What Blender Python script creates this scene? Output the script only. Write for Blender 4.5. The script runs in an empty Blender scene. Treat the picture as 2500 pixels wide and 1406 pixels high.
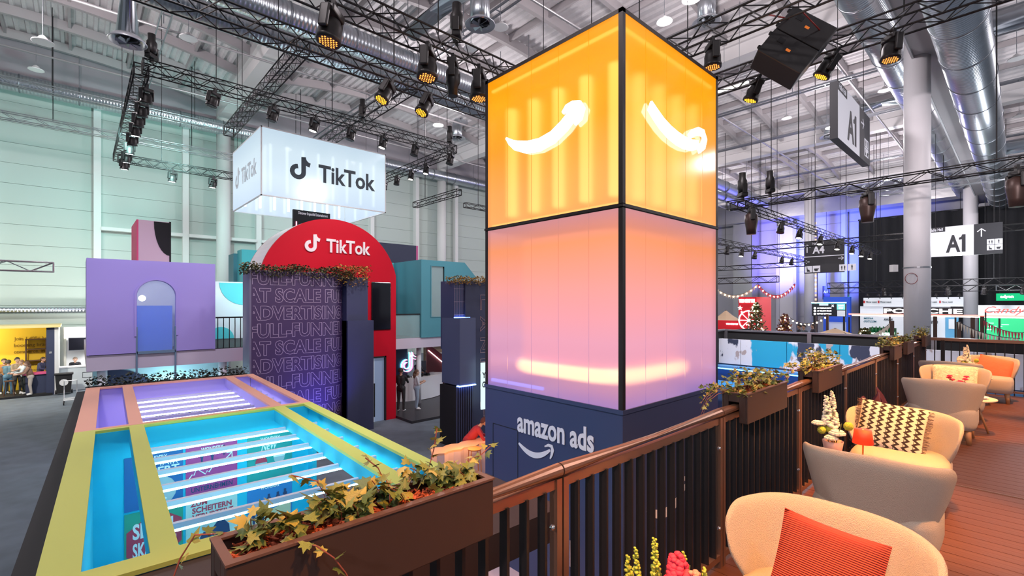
import bpy, bmesh, math, random
from mathutils import Vector, Matrix
random.seed(7)
SC = bpy.context.scene
COL = SC.collection
PI = math.pi
# ------------------------------------------------------------------ camera, world, exposure
FPX, HZ, CX0 = 1149.0, 742.0, 1250.0            # focal length in pixels of the 2500x1406 frame, horizon row
CAMZ = 4.6
AZ = math.radians(47.4)
FW = Vector((math.cos(AZ), math.sin(AZ), 0)); RT = Vector((math.sin(AZ), -math.cos(AZ), 0)); UP = Vector((0, 0, 1))
cam_d = bpy.data.cameras.new('camera'); cam = bpy.data.objects.new('camera', cam_d); COL.objects.link(cam)
cam.location = (0, 0, CAMZ); cam.rotation_euler = (PI/2, 0, AZ - PI/2)
cam_d.sensor_width = 36; cam_d.lens = 36*FPX/2500; cam_d.shift_y = (HZ-703)/2500
cam_d.clip_start = 0.05; cam_d.clip_end = 300
SC.camera = cam
w = bpy.data.worlds.new('hall_daylight'); SC.world = w; w.use_nodes = True
w.node_tree.nodes['Background'].inputs[0].default_value = (0.62, 0.68, 0.80, 1)
w.node_tree.nodes['Background'].inputs[1].default_value = 0.42
vs = SC.view_settings; vs.view_transform = 'Standard'; vs.look = 'None'; vs.exposure = 0.15; vs.gamma = 1.0
vs.use_curve_mapping = False
try:
    SC.cycles.use_denoising = True; SC.cycles.max_bounces = 7; SC.cycles.transparent_max_bounces = 12
    SC.cycles.sample_clamp_indirect = 4; SC.cycles.caustics_refractive = False; SC.cycles.caustics_reflective = False
except Exception: pass
def light(name, kind, loc, color, energy, target=None, size=0.2, spot=60, blend=0.5):
    d = bpy.data.lights.new(name, kind); d.color = color; d.energy = energy
    if kind == 'SPOT': d.spot_size = math.radians(spot); d.spot_blend = blend; d.shadow_soft_size = size
    elif kind == 'AREA': d.size = size
    else: d.shadow_soft_size = size
    o = bpy.data.objects.new(name, d); COL.objects.link(o); o.location = loc
    if target is not None:
        o.rotation_euler = (Vector(target)-Vector(loc)).to_track_quat('-Z', 'Y').to_euler()
    return o
def at(px, py, X=None, Y=None, Z=None, D=None):
    """point on the ray of a pixel, on a plane of the place (X, Y, Z) or at a depth D"""
    r = FW + RT*((px-CX0)/FPX) + UP*((HZ-py)/FPX)
    if X is not None: t = X/r.x
    elif Y is not None: t = Y/r.y
    elif Z is not None: t = (Z-CAMZ)/r.z
    else: t = D
    return Vector((0, 0, CAMZ)) + r*t
WARM = (1.0, 0.36, 0.06); COOL = (0.72, 0.86, 1.0)
# warm stage wash on the terrace, from the heads on the truss above it
light('terrace_wash', 'SPOT', (0.9, .2, 9.2), WARM, 3300, (2.2, 0.55, 3.2), .12, 20, .6)
light('terrace_wash', 'SPOT', (4.5, 0, 9.3), WARM, 3300, (5.1, 0.7, 3.2), .12, 22, .6)
light('terrace_wash', 'SPOT', (8.6, -.1, 9.2), WARM, 3200, (9.4, 0.65, 3.2), .12, 22, .6)
light('terrace_wash', 'SPOT', (10.7, -.1, 9.2), WARM, 3200, (11.7, 0.5, 3.2), .12, 24, .6)
light('terrace_wash', 'SPOT', (6.5, -3.0, 9.2), WARM, 2400, (6.5, -1.0, 2.9), .2, 75, 1)
light('terrace_fill_light', 'SPOT', (-6, -1.0, 8.5), (1.0, .70, .64), 1500, (4.5, .6, 3.2), .2, 36, .8)  # added unseen fill that lifts the chair backs
light('planter_wash', 'SPOT', (1.2, -1.2, 9.0), WARM, 1500, (.8, 1.3, 3.9), .15, 30, .8)
light('planter_wash', 'SPOT', (4.0, -1.2, 9.0), WARM, 1500, (4.4, 1.3, 3.9), .15, 34, .8)
light('walkway_light', 'POINT', (5.4, 21.3, 5.0), (.55, .95, 1.0), 130, None, .15)
light('ground_floor_light', 'POINT', (2.2, 18.6, 1.6), (.6, .95, 1.0), 60, None, .15)
light('mural_fill', 'SPOT', (10.5, 5.0, 9.2), (.95, .95, 1.0), 2600, (14.6, 4.0, 3.2), .2, 60, 1)  # added spot to brighten the mural, no head hangs here
light('tower_fill', 'SPOT', (-.5, 7.3, 9.2), (.80, .82, 1.0), 1300, (5.5, 5.3, 1.6), .2, 50, 1)  # added spot that brightens the left tower face
light('column_wash', 'SPOT', (12.5, -1.0, 9.2), (1.0, .85, .85), 2600, (25, 2.95, 9.0), .2, 40, 1)
# cool wash lights of the left stand truss onto the hall wall and the stand
light('wall_wash', 'SPOT', (1.4, 24, 11.2), (0.42, 0.85, 0.80), 2600, (-6, 38, 11), .3, 110, 1)
light('wall_wash', 'SPOT', (3.0, 27, 11.2), (0.42, 0.85, 0.80), 2600, (5, 38, 12), .3, 115, 1)
light('wall_wash', 'SPOT', (9.0, 27, 11.2), (0.75, 0.85, 0.9), 2000, (22, 38, 10), .3, 120, 1)
light('booth_wash', 'SPOT', (-4.0, 24, 9.0), (1.0, 0.95, 0.85), 3500, (-3, 34.5, 2), .3, 90, 1)
light('stand_wash', 'SPOT', (6.9, 11, 11.3), (1.0, 0.93, 0.88), 1300, (6.9, 17, 6.0), .3, 60, 1)
light('stand_wash', 'SPOT', (2.0, 12, 11.3), (0.80, 0.72, 1.0), 1100, (1.7, 18, 5.0), .3, 55, 1)
light('stand_wash', 'SPOT', (12.4, 13.5, 11.3), (0.75, 0.92, 1.0), 800, (12, 18, 5.0), .3, 55, 1)
# blue wall wash of the far hall
light('far_wash', 'SPOT', (60, 17, 6.0), (0.10, 0.14, 1.0), 26000, (70, 15.5, 12), .3, 80, 1)
light('far_wash', 'SPOT', (60, 20.5, 6.0), (0.25, 0.2, 1.0), 16000, (70, 22, 12), .3, 70, 1)
light('far_flood', 'POINT', (47, 3, 6.5), (0.9, 0.93, 1.0), 1500, None, .4)
light('far_flood', 'POINT', (36, -2, 7.0), (0.9, 0.93, 1.0), 1200, None, .4)
light('booth_fill', 'POINT', (-4.5, 33.9, 3.4), (1.0, .93, .8), 600, None, .2)  # added point lights that brighten the two booths, without fixtures
light('booth_fill', 'POINT', (1.0, 35.0, 3.2), (1.0, .97, .95), 300, None, .2)

# ------------------------------------------------------------------ materials
MATS = {}
def mat(name, color=(.8, .8, .8), rough=.5, metal=0., emit=None, es=0., bump=0., bscale=200., bdist=.01, var=0., vscale=5., alpha=1., trans=0., coat=0., spec=None, stretch=None):
    if name in MATS: return MATS[name]
    m = bpy.data.materials.new(name); m.use_nodes = True; nt = m.node_tree; b = nt.nodes['Principled BSDF']
    b.inputs['Base Color'].default_value = (*color, 1); b.inputs['Roughness'].default_value = rough; b.inputs['Metallic'].default_value = metal
    if emit: b.inputs['Emission Color'].default_value = (*emit, 1); b.inputs['Emission Strength'].default_value = es
    if alpha < 1: b.inputs['Alpha'].default_value = alpha
    if trans: b.inputs['Transmission Weight'].default_value = trans
    if coat: b.inputs['Coat Weight'].default_value = coat
    if spec is not None: b.inputs['Specular IOR Level'].default_value = spec
    tc = None
    if bump or var:
        tc = nt.nodes.new('ShaderNodeTexCoord'); src = tc.outputs['Object']
        if stretch:
            mp = nt.nodes.new('ShaderNodeMapping'); mp.inputs['Scale'].default_value = stretch; nt.links.new(src, mp.inputs[0]); src = mp.outputs[0]
    if bump:
        n = nt.nodes.new('ShaderNodeTexNoise'); n.inputs['Scale'].default_value = bscale; n.inputs['Detail'].default_value = 3
        nt.links.new(src, n.inputs['Vector'])
        bp = nt.nodes.new('ShaderNodeBump'); bp.inputs['Strength'].default_value = bump; bp.inputs['Distance'].default_value = bdist
        nt.links.new(n.outputs['Fac'], bp.inputs['Height']); nt.links.new(bp.outputs[0], b.inputs['Normal'])
    if var:
        n = nt.nodes.new('ShaderNodeTexNoise'); n.inputs['Scale'].default_value = vscale; n.inputs['Detail'].default_value = 4
        nt.links.new(src, n.inputs['Vector'])
        r = nt.nodes.new('ShaderNodeValToRGB')
        r.color_ramp.elements[0].position = .3; r.color_ramp.elements[1].position = .7
        r.color_ramp.elements[0].color = (*[c*(1-var) for c in color], 1); r.color_ramp.elements[1].color = (*[min(1, c*(1+var)) for c in color], 1)
        nt.links.new(n.outputs['Fac'], r.inputs[0]); nt.links.new(r.outputs[0], b.inputs['Base Color'])
    MATS[name] = m; return m
def glow(name, color, strength):
    if name in MATS: return MATS[name]
    m = bpy.data.materials.new(name); m.use_nodes = True; nt = m.node_tree; nt.nodes.clear()
    e = nt.nodes.new('ShaderNodeEmission'); e.inputs[0].default_value = (*color, 1); e.inputs[1].default_value = strength
    o = nt.nodes.new('ShaderNodeOutputMaterial'); nt.links.new(e.outputs[0], o.inputs[0]); MATS[name] = m; return m
def glass(name, color=(.9, .95, 1), clear=.8, rough=.05):
    """thin pane: mostly clear, with a glossy reflection and a tint"""
    if name in MATS: return MATS[name]
    m = bpy.data.materials.new(name); m.use_nodes = True; nt = m.node_tree; nt.nodes.clear()
    t = nt.nodes.new('ShaderNodeBsdfTransparent'); t.inputs[0].default_value = (*color, 1)
    p = nt.nodes.new('ShaderNodeBsdfPrincipled'); p.inputs['Base Color'].default_value = (*color, 1); p.inputs['Roughness'].default_value = rough
    mx = nt.nodes.new('ShaderNodeMixShader'); mx.inputs[0].default_value = 1-clear
    o = nt.nodes.new('ShaderNodeOutputMaterial')
    nt.links.new(t.outputs[0], mx.inputs[1]); nt.links.new(p.outputs[0], mx.inputs[2]); nt.links.new(mx.outputs[0], o.inputs[0])
    MATS[name] = m; return m
def diffuser(name, stops, strength, see, axis_z=(0, 1), rough=.3):
    """backlit translucent sheet: LED colour along the height, part see-through to the tubes behind"""
    m = bpy.data.materials.new(name); m.use_nodes = True; nt = m.node_tree; nt.nodes.clear()
    geo = nt.nodes.new('ShaderNodeNewGeometry'); sp = nt.nodes.new('ShaderNodeSeparateXYZ'); nt.links.new(geo.outputs['Position'], sp.inputs[0])
    mr = nt.nodes.new('ShaderNodeMapRange'); mr.inputs[1].default_value = axis_z[0]; mr.inputs[2].default_value = axis_z[1]; nt.links.new(sp.outputs['Z'], mr.inputs[0])
    r = nt.nodes.new('ShaderNodeValToRGB'); cr = r.color_ramp
    while len(cr.elements) < len(stops): cr.elements.new(.5)
    for e, (p, c) in zip(cr.elements, stops): e.position = p; e.color = (*c, 1)
    nt.links.new(mr.outputs[0], r.inputs[0])
    em = nt.nodes.new('ShaderNodeEmission'); em.inputs[1].default_value = strength; nt.links.new(r.outputs[0], em.inputs[0])
    rf = nt.nodes.new('ShaderNodeBsdfRefraction'); rf.inputs['Roughness'].default_value = rough; rf.inputs['IOR'].default_value = 1.25; rf.inputs[0].default_value = (1, .95, .9, 1)
    gl = nt.nodes.new('ShaderNodeBsdfGlossy'); gl.inputs['Roughness'].default_value = .12
    m1 = nt.nodes.new('ShaderNodeMixShader'); m1.inputs[0].default_value = see; nt.links.new(em.outputs[0], m1.inputs[1]); nt.links.new(rf.outputs[0], m1.inputs[2])
    m2 = nt.nodes.new('ShaderNodeMixShader'); m2.inputs[0].default_value = .06; nt.links.new(m1.outputs[0], m2.inputs[1]); nt.links.new(gl.outputs[0], m2.inputs[2])
    o = nt.nodes.new('ShaderNodeOutputMaterial'); nt.links.new(m2.outputs[0], o.inputs[0])
    MATS[name] = m; return m

# ------------------------------------------------------------------ mesh builder
def basis(d):
    d = d.normalized(); a = Vector((0, 0, 1)) if abs(d.z) < .9 else Vector((1, 0, 0))
    u = d.cross(a).normalized(); v = u.cross(d).normalized(); return u, v
class MB:
    def __init__(s): s.v = []; s.f = []; s.mi = []
    def face(s, idx, m=0): s.f.append(tuple(idx)); s.mi.append(m)
    def box(s, x0, x1, y0, y1, z0, z1, m=0):
        n = len(s.v)
        s.v += [Vector(p) for p in ((x0,y0,z0),(x1,y0,z0),(x1,y1,z0),(x0,y1,z0),(x0,y0,z1),(x1,y0,z1),(x1,y1,z1),(x0,y1,z1))]
        for q in ((0,3,2,1),(4,5,6,7),(0,1,5,4),(1,2,6,5),(2,3,7,6),(3,0,4,7)): s.face([n+i for i in q], m)
        return s
    def obox(s, c, u, v, w, a, b, h, m=0):
        """box about c with half sizes a,b,h along unit u,v,w"""
        n = len(s.v); c = Vector(c)
        for k in (-1, 1):
            for i, j in ((-1,-1),(1,-1),(1,1),(-1,1)): s.v.append(c+u*(a*i)+v*(b*j)+w*(h*k))
        for q in ((0,3,2,1),(4,5,6,7),(0,1,5,4),(1,2,6,5),(2,3,7,6),(3,0,4,7)): s.face([n+i for i in q], m)
        return s
    def bar(s, p, q, r, n=6, r2=None, cap=True, m=0):
        p = Vector(p); q = Vector(q); r2 = r if r2 is None else r2
        if (q-p).length < 1e-6: return s
        u, v = basis(q-p); k = len(s.v)
        for c, rr in ((p, r), (q, r2)):
            for i in range(n):
                a = 2*PI*i/n; s.v.append(c+u*(rr*math.cos(a))+v*(rr*math.sin(a)))
        for i in range(n): j = (i+1) % n; s.face((k+i, k+n+i, k+n+j, k+j), m)
        if cap: s.face([k+i for i in range(n)], m); s.face([k+n+i for i in reversed(range(n))], m)
        return s
    def tube(s, pts, r, n=6, m=0, radii=None):
        pts = [Vector(p) for p in pts]; k = len(s.v); L = len(pts); u = None
        for i, p in enumerate(pts):
            d = (pts[min(i+1, L-1)]-pts[max(i-1, 0)]).normalized()
            if u is None: u, v = basis(d)
            else:
                u = (u-d*u.dot(d))
                u = u.normalized() if u.length > 1e-5 else basis(d)[0]
                v = d.cross(u)
            rr = radii[i] if radii else r
            for j in range(n): a = 2*PI*j/n; s.v.append(p+u*(rr*math.cos(a))+v*(rr*math.sin(a)))
        for i in range(L-1):
            for j in range(n):
                j2 = (j+1) % n; s.face((k+i*n+j, k+i*n+j2, k+(i+1)*n+j2, k+(i+1)*n+j), m)
        s.face([k+j for j in reversed(range(n))], m); s.face([k+(L-1)*n+j for j in range(n)], m)
        return s
    def lathe(s, prof, c=(0,0,0), n=16, m=0, axis=None):
        """profile [(r,z)] turned about an axis through c"""
        c = Vector(c); w = Vector(axis).normalized() if axis is not None else Vector((0,0,1)); u, v = basis(w); k = len(s.v)
        for r, z in prof:
            for j in range(n): a = 2*PI*j/n; s.v.append(c+w*z+u*(r*math.cos(a))+v*(r*math.sin(a)))
        for i in range(len(prof)-1):
            for j in range(n): j2 = (j+1) % n; s.face((k+i*n+j, k+i*n+j2, k+(i+1)*n+j2, k+(i+1)*n+j), m)
        if prof[0][0] > 1e-4: s.face([k+j for j in range(n)], m)
        if prof[-1][0] > 1e-4: s.face([k+(len(prof)-1)*n+j for j in reversed(range(n))], m)
        return s
    def ball(s, c, r, n=8, m=0, sc=(1,1,1)):
        c = Vector(c); k = len(s.v); R = max(3, n//2)
        for i in range(R+1):
            t = PI*i/R
            for j in range(n): a = 2*PI*j/n; s.v.append(c+Vector((r*sc[0]*math.sin(t)*math.cos(a), r*sc[1]*math.sin(t)*math.sin(a), r*sc[2]*math.cos(t))))
        for i in range(R):
            for j in range(n):
                j2 = (j+1) % n; s.face((k+i*n+j, k+(i+1)*n+j, k+(i+1)*n+j2, k+i*n+j2), m)
        return s
    def prism(s, pts, n, t, m=0):
        """flat outline (3D points) pushed by thickness t along n"""
        n = Vector(n); k = len(s.v); L = len(pts); s.v += [Vector(p) for p in pts]; s.v += [Vector(p)+n*t for p in pts]
        s.face([k+i for i in reversed(range(L))], m); s.face([k+L+i for i in range(L)], m)
        for i in range(L): j = (i+1) % L; s.face((k+i, k+j, k+L+j, k+L+i), m)
        return s
    def quad(s, a, b, c, d, m=0):
        k = len(s.v); s.v += [Vector(a), Vector(b), Vector(c), Vector(d)]; s.face((k,k+1,k+2,k+3), m); return s
    def grid(s, fn, nu, nv, closed_u=False, m=0):
        k = len(s.v)
        for i in range(nu):
            for j in range(nv): s.v.append(Vector(fn(i, j)))
        for i in range(nu if closed_u else nu-1):
            for j in range(nv-1):
                a = k+i*nv+j; b = k+((i+1) % nu)*nv+j; s.face((a, b, b+1, a+1), m)
        return s
    def mesh(s, name, mats, smooth=False, inv=None):
        me = bpy.data.meshes.new(name)
        vv = [inv @ p for p in s.v] if inv is not None else s.v
        me.from_pydata([tuple(p) for p in vv], [], s.f)
        for mm in (mats if isinstance(mats, (list, tuple)) else [mats]): me.materials.append(mm)
        if any(s.mi): me.polygons.foreach_set('material_index', s.mi)
        if smooth: me.polygons.foreach_set('use_smooth', [True]*len(me.polygons))
        bm = bmesh.new(); bm.from_mesh(me); bmesh.ops.recalc_face_normals(bm, faces=bm.faces); bm.to_mesh(me); bm.free()
        return me
    def build(s, name, mats, parent=None, smooth=False, local=False, bevel=0, sub=0):
        inv = None
        if parent is not None and not local: inv = wmat(parent).inverted()
        o = bpy.data.objects.new(name, s.mesh(name, mats, smooth, inv)); COL.objects.link(o)
        if parent is not None: o.parent = parent
        if bevel:
            b = o.modifiers.new('bevel', 'BEVEL'); b.width = bevel; b.segments = 2; b.limit_method = 'ANGLE'
        if sub:
            b = o.modifiers.new('sub', 'SUBSURF'); b.levels = sub; b.render_levels = sub
        return o
def wmat(o):
    m = o.matrix_basis.copy(); p = o.parent
    while p is not None: m = p.matrix_basis @ m; p = p.parent
    return m
def tag(o, label, cat, group=None):
    o['label'] = label; o['category'] = cat
    if group: o['group'] = group
    return o
def thing(name, label, cat, loc=(0,0,0), rz=0, group=None):
    o = bpy.data.objects.new(name, None); COL.objects.link(o); o.location = loc; o.rotation_euler = (0, 0, rz); o.empty_display_size = .1
    return tag(o, label, cat, group)
def struct(o): o['kind'] = 'structure'; return o
def place(mesh, name, parent, loc=(0,0,0), rot=(0,0,0), sc=(1,1,1)):
    """another piece that shares a mesh"""
    o = bpy.data.objects.new(name, mesh); COL.objects.link(o); o.parent = parent; o.location = loc; o.rotation_euler = rot; o.scale = sc; return o
def copy_thing(root, loc=None, rz=None, label=None, group=None):
    def cp(o, par):
        c = o.copy(); COL.objects.link(c); c.parent = par
        for ch in list(o.children): cp(ch, c)
        return c
    r = cp(root, None)
    if loc is not None: r.location = loc
    if rz is not None: r.rotation_euler = (0, 0, rz)
    if label: r['label'] = label
    if group: r['group'] = group
    return r
# ------------------------------------------------------------------ lettering
TXT = {}
def text_mesh(s, bold=0., shear=0., res=3, space=1.):
    key = (s, bold, shear, res, space)
    if key in TXT: return TXT[key]
    c = bpy.data.curves.new('lettering', 'FONT'); c.body = s; c.size = 1; c.offset = bold; c.shear = shear; c.resolution_u = res; c.space_character = space
    o = bpy.data.objects.new('lettering', c); COL.objects.link(o); bpy.context.view_layer.update()
    me = bpy.data.meshes.new_from_object(o.evaluated_get(bpy.context.evaluated_depsgraph_get()))
    vs_ = [v.co.copy() for v in me.vertices]; fs = [tuple(p.vertices) for p in me.polygons]
    bpy.data.objects.remove(o); bpy.data.curves.remove(c); bpy.data.meshes.remove(me)
    x0 = min(v.x for v in vs_); x1 = max(v.x for v in vs_); y0 = min(v.y for v in vs_); y1 = max(v.y for v in vs_)
    r = ([((v.x-x0)/(x1-x0), (v.y-y0)/(y1-y0)) for v in vs_], fs, (x1-x0)/(y1-y0)); TXT[key] = r; return r
def boundary(fs):
    cnt = {}
    for f in fs:
        for i in range(len(f)):
            e = (f[i], f[(i+1) % len(f)]); k = (min(e), max(e)); cnt[k] = cnt.get(k, 0)+1
    return [k for k, c in cnt.items() if c == 1]
def lettering(mb, s, org, u, v, w, h=None, bold=.02, shear=0., t=0., m=0, res=3, space=1., center=False):
    """flat or raised letters: lower-left corner org, unit axes u (along) and v (up)"""
    vs_, fs, asp = text_mesh(s, bold, shear, res, space); u = Vector(u).normalized(); v = Vector(v).normalized(); n = u.cross(v)
    h = h if h else w/asp; w = w if w else h*asp
    org = Vector(org)
    if center: org = org-u*(w/2)-v*(h/2)
    k = len(mb.v); N = len(vs_)
    mb.v += [org+u*(a*w)+v*(b*h)+n*t for a, b in vs_]
    for f in fs: mb.face([k+i for i in f], m)
    if t > 0:
        mb.v += [org+u*(a*w)+v*(b*h) for a, b in vs_]
        for a, b in boundary(fs): mb.face((k+a, k+b, k+N+b, k+N+a), m)
    return mb
def arc(cx, cy, r, a0, a1, n, ry=None):
    ry = r if ry is None else ry
    return [(cx+r*math.cos(math.radians(a0+(a1-a0)*i/n)), cy+ry*math.sin(math.radians(a0+(a1-a0)*i/n))) for i in range(n+1)]
def flat(mb, outline, org, u, v, sx, sy=None, t=0.01, m=0):
    """2D outline in unit space -> plate on the plane org,u,v"""
    sy = sx if sy is None else sy; u = Vector(u).normalized(); v = Vector(v).normalized(); n = u.cross(v)
    return mb.prism([Vector(org)+u*(a*sx)+v*(b*sy) for a, b in outline], n, t, m)
def stroke(mb, pts, org, u, v, s, wd, t=.01, m=0, closed=False, up=None):
    """2D poly-line drawn as a flat band of width wd"""
    u = Vector(u).normalized(); v = Vector(v).normalized(); n = u.cross(v); org = Vector(org); P = [Vector(p) for p in pts]; L = len(P)
    A = []; B = []
    for i, p in enumerate(P):
        a = P[(i-1) % L] if (closed or i > 0) else p; b = P[(i+1) % L] if (closed or i < L-1) else p
        d = (b-a).normalized(); q = Vector((-d.y, d.x)); ww = wd[i] if isinstance(wd, (list, tuple)) else wd
        A.append(p+q*ww/2); B.append(p-q*ww/2)
    T = lambda p, h: org+u*(p.x*s)+v*(p.y*s)+n*h
    R = range(L if closed else L-1)
    for i in R:
        j = (i+1) % L; k = len(mb.v)
        mb.v += [T(A[i],t), T(B[i],t), T(B[j],t), T(A[j],t), T(A[i],0), T(B[i],0), T(B[j],0), T(A[j],0)]
        for f in ((0,1,2,3),(4,7,6,5),(0,3,7,4),(1,5,6,2)): mb.face([k+x for x in f], m)
        if not closed and i == 0: mb.face((k, k+4, k+5, k+1), m)
        if not closed and i == L-2: mb.face((k+3, k+2, k+6, k+7), m)
    return mb
def note_pts():
    """musical-note emblem centre line: ring below, stem, flag"""
    ring = arc(.36, .30, .24, 90, 360, 14)
    return ring + [(.60, .95)], arc(.92, .98, .32, 180, 262, 6)
def note(mb, org, u, v, s, wd=.15, t=.01, m=0):
    r, f = note_pts(); stroke(mb, r, org, u, v, s, wd, t, m); stroke(mb, f, org, u, v, s, wd, t*.9, m)
def smile_pts(n=18):
    return [(i/n, .34-.34*math.sin(PI*(.12+.72*i/n))**1.0+.10*(i/n)) for i in range(n+1)]
def smile(mb, org, u, v, s, t=.01, m=0, head=True, flip=False):
    """curved arrow: thick in the middle, hook at its right end"""
    P = smile_pts(); n = len(P); W = [.03+.10*math.sin(PI*min(1, (i+.4)/n))**.7 for i in range(n)]
    if flip: P = [(p[0], p[1]) for p in P]
    stroke(mb, P, org, u, v, s, W, t, m)
    e = P[-1]
    if head:
        stroke(mb, [(e[0]-.16, e[1]+.045), (e[0]-.05, e[1]+.10), (e[0]+.05, e[1]+.095), (e[0]+.075, e[1]+.02), (e[0]+.05, e[1]-.10), (e[0]+.005, e[1]-.19)], org, u, v, s, [.03, .06, .08, .09, .06, .03], t*.95, m)
# ------------------------------------------------------------------ palette
M_floor = mat('hall_carpet', (.15, .185, .22), .95, bump=.3, bscale=400, var=.12, vscale=2)
M_wall = mat('hall_wall_panel', (.52, .60, .56), .7, bump=.02, bscale=8)
M_pil = mat('pilaster_paint', (.78, .80, .78), .6)
M_roof = mat('roof_sheet', (.74, .72, .73), .6, var=.05)
M_rib = mat('roof_rib_paint', (.46, .43, .44), .6)
M_gird = mat('girder_paint', (.80, .78, .78), .5)
M_galv = mat('galvanised_steel', (.62, .66, .70), .28, .95, bump=.15, bscale=6, stretch=(18, 1, 1))
def spiral(m):
    nt = m.node_tree; b = nt.nodes['Principled BSDF']; tc = nt.nodes.new('ShaderNodeTexCoord'); wv = nt.nodes.new('ShaderNodeTexWave'); wv.bands_direction = 'X'; wv.inputs['Scale'].default_value = 2.2; wv.inputs['Distortion'].default_value = 0
    bp = nt.nodes.new('ShaderNodeBump'); bp.inputs['Strength'].default_value = .5; bp.inputs['Distance'].default_value = .02
    nt.links.new(tc.outputs['Object'], wv.inputs[0]); nt.links.new(wv.outputs['Fac'], bp.inputs['Height']); nt.links.new(bp.outputs[0], b.inputs['Normal'])
spiral(M_galv)
M_galv2 = mat('galvanised_seam', (.30, .32, .35), .4, .9)
M_black = mat('black_steel', (.018, .017, .018), .45, .3)
M_blackm = mat('black_matte', (.012, .012, .014), .8)
M_white = mat('white_paint', (.80, .80, .80), .5)
M_plank = mat('brown_deck_board', (.085, .030, .014), .5, bump=.25, bscale=40, var=.25, vscale=3, stretch=(1, .08, 1))
M_joint = mat('deck_joint_metal', (.30, .22, .18), .4, .8)
M_navy = mat('navy_paint', (.040, .050, .105), .5)
M_silver = mat('silver_truss', (.62, .64, .66), .35, .9)
# ------------------------------------------------------------------ hall floor
struct(MB().box(-40, 95, -40, 38.4, -.2, 0).build('floor', M_floor))
# ------------------------------------------------------------------ left hall wall: sheet panels between pilasters
WY = 38.0
wl = struct(MB().box(-40, 71, WY+.12, WY+.5, 0, 22).build('wall_left', M_wall))
pan = MB().box(0, 4.34, -.10, 0, .008, 1.122).mesh('panel', M_wall)
for i in range(-6, 17):
    for k in range(17): place(pan, 'panel', wl, (.8+.03+i*4.4, WY+.12, k*1.13))
pil = MB().box(-.17, .17, -.45, 0, 0, 19.2).mesh('pilaster', M_pil)
for i in range(-6, 18): place(pil, 'pilaster', wl, (.8+i*4.4, WY+.02, 0))
for i in range(0, 3): MB().box(.97+i*4.4, 5.03+i*4.4, WY-.55, WY+.02, 9.05, 9.25).build('ledge', M_pil, wl)
MB().box(-40, 71, WY-.5, WY+.02, 17.15, 19.6).build('upper_band', mat('wall_band', (.34, .32, .35), .7), wl)
for gx in (7.3, 25.2, 43.1): MB().lathe([(.42, 0), (.42, 18.4)], (gx, WY-.75, 0), 20).build('wall_column', M_pil, wl, smooth=True)
# ------------------------------------------------------------------ far hall wall
XF = 70.0
wf = struct(MB().box(XF+.12, XF+.5, -40, 38.5, 0, 22).build('wall_far', mat('far_wall_paint', (.55, .56, .60), .7)))
pf = MB().box(-.10, 0, 0, 5.9, .01, 2.9).mesh('panel', mat('far_wall_panel', (.55, .56, .60), .65))
for i in range(2, 11):
    for k in range(7): place(pf, 'panel', wf, (XF+.12, -27+i*6, k*2.95))
pl2 = MB().box(-.5, 0, -.3, .3, 0, 19).mesh('pilaster', mat('far_pilaster', (.62, .63, .68), .6))
for i in range(2, 12): place(pl2, 'pilaster', wf, (XF+.02, -27+i*6, 0))
# ------------------------------------------------------------------ roof: barrel bays between girders
BAY = 17.9; GX = [7.3+BAY*i for i in range(-2, 5)]; Z0, RISE = 18.0, 1.1
def roofz(x):
    for g in GX[:-1]:
        if g <= x <= g+BAY: t = (x-g)/BAY*2-1; return Z0+RISE*(1-t*t)
    return Z0
deck = MB()
for g in GX[:-1]:
    P = []; n = 40
    for i in range(n):
        for q, dz in ((0, 0), (.30, 0), (.42, .11), (.88, .11)):
            x = g+BAY*(i+q)/n; P.append((x, roofz(min(x, g+BAY))+.35+dz))
    P.append((g+BAY, Z0+.35))
    for a, b in zip(P[:-1], P[1:]): deck.quad((a[0], -24, a[1]), (b[0], -24, b[1]), (b[0], 38.3, b[1]), (a[0], 38.3, a[1]))
ceil = struct(deck.build('ceiling', M_roof))
rb = MB(); n = 20
for i in range(n):
    xs = [BAY*k/n for k in (i, i+1)]; zs = [Z0+RISE*(1-(2*x/BAY-1)**2) for x in xs]; k = len(rb.v)
    for x, z in zip(xs, zs):
        rb.v += [Vector((x, -.11, z-.15)), Vector((x, .11, z-.15)), Vector((x, .11, z+.34)), Vector((x, -.11, z+.34))]
    for a, b in ((0, 1), (1, 2), (2, 3), (3, 0)): rb.face((k+a, k+b, k+4+b, k+4+a))
rbm = rb.mesh('rib', M_rib)
for g in GX[:-1]:
    for k in range(20): place(rbm, 'rib', ceil, (g, -19+k*2.95, 0))
pum = MB().box(-.06, .06, -24, 38.2, -.02, .30).mesh('purlin', M_rib)
for g in GX[:-1]:
    for k in range(1, 7): x = g+BAY*k/7; place(pum, 'purlin', ceil, (x, 0, roofz(x)+.05))
gm = MB().box(-.38, .38, -24, 37.45, Z0-.75, Z0-.05).box(-.55, .55, -24, 37.4, Z0-.12, Z0+.34).mesh('girder', M_gird)
for g in GX: place(gm, 'girder', ceil, (g, 0, 0))
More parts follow.
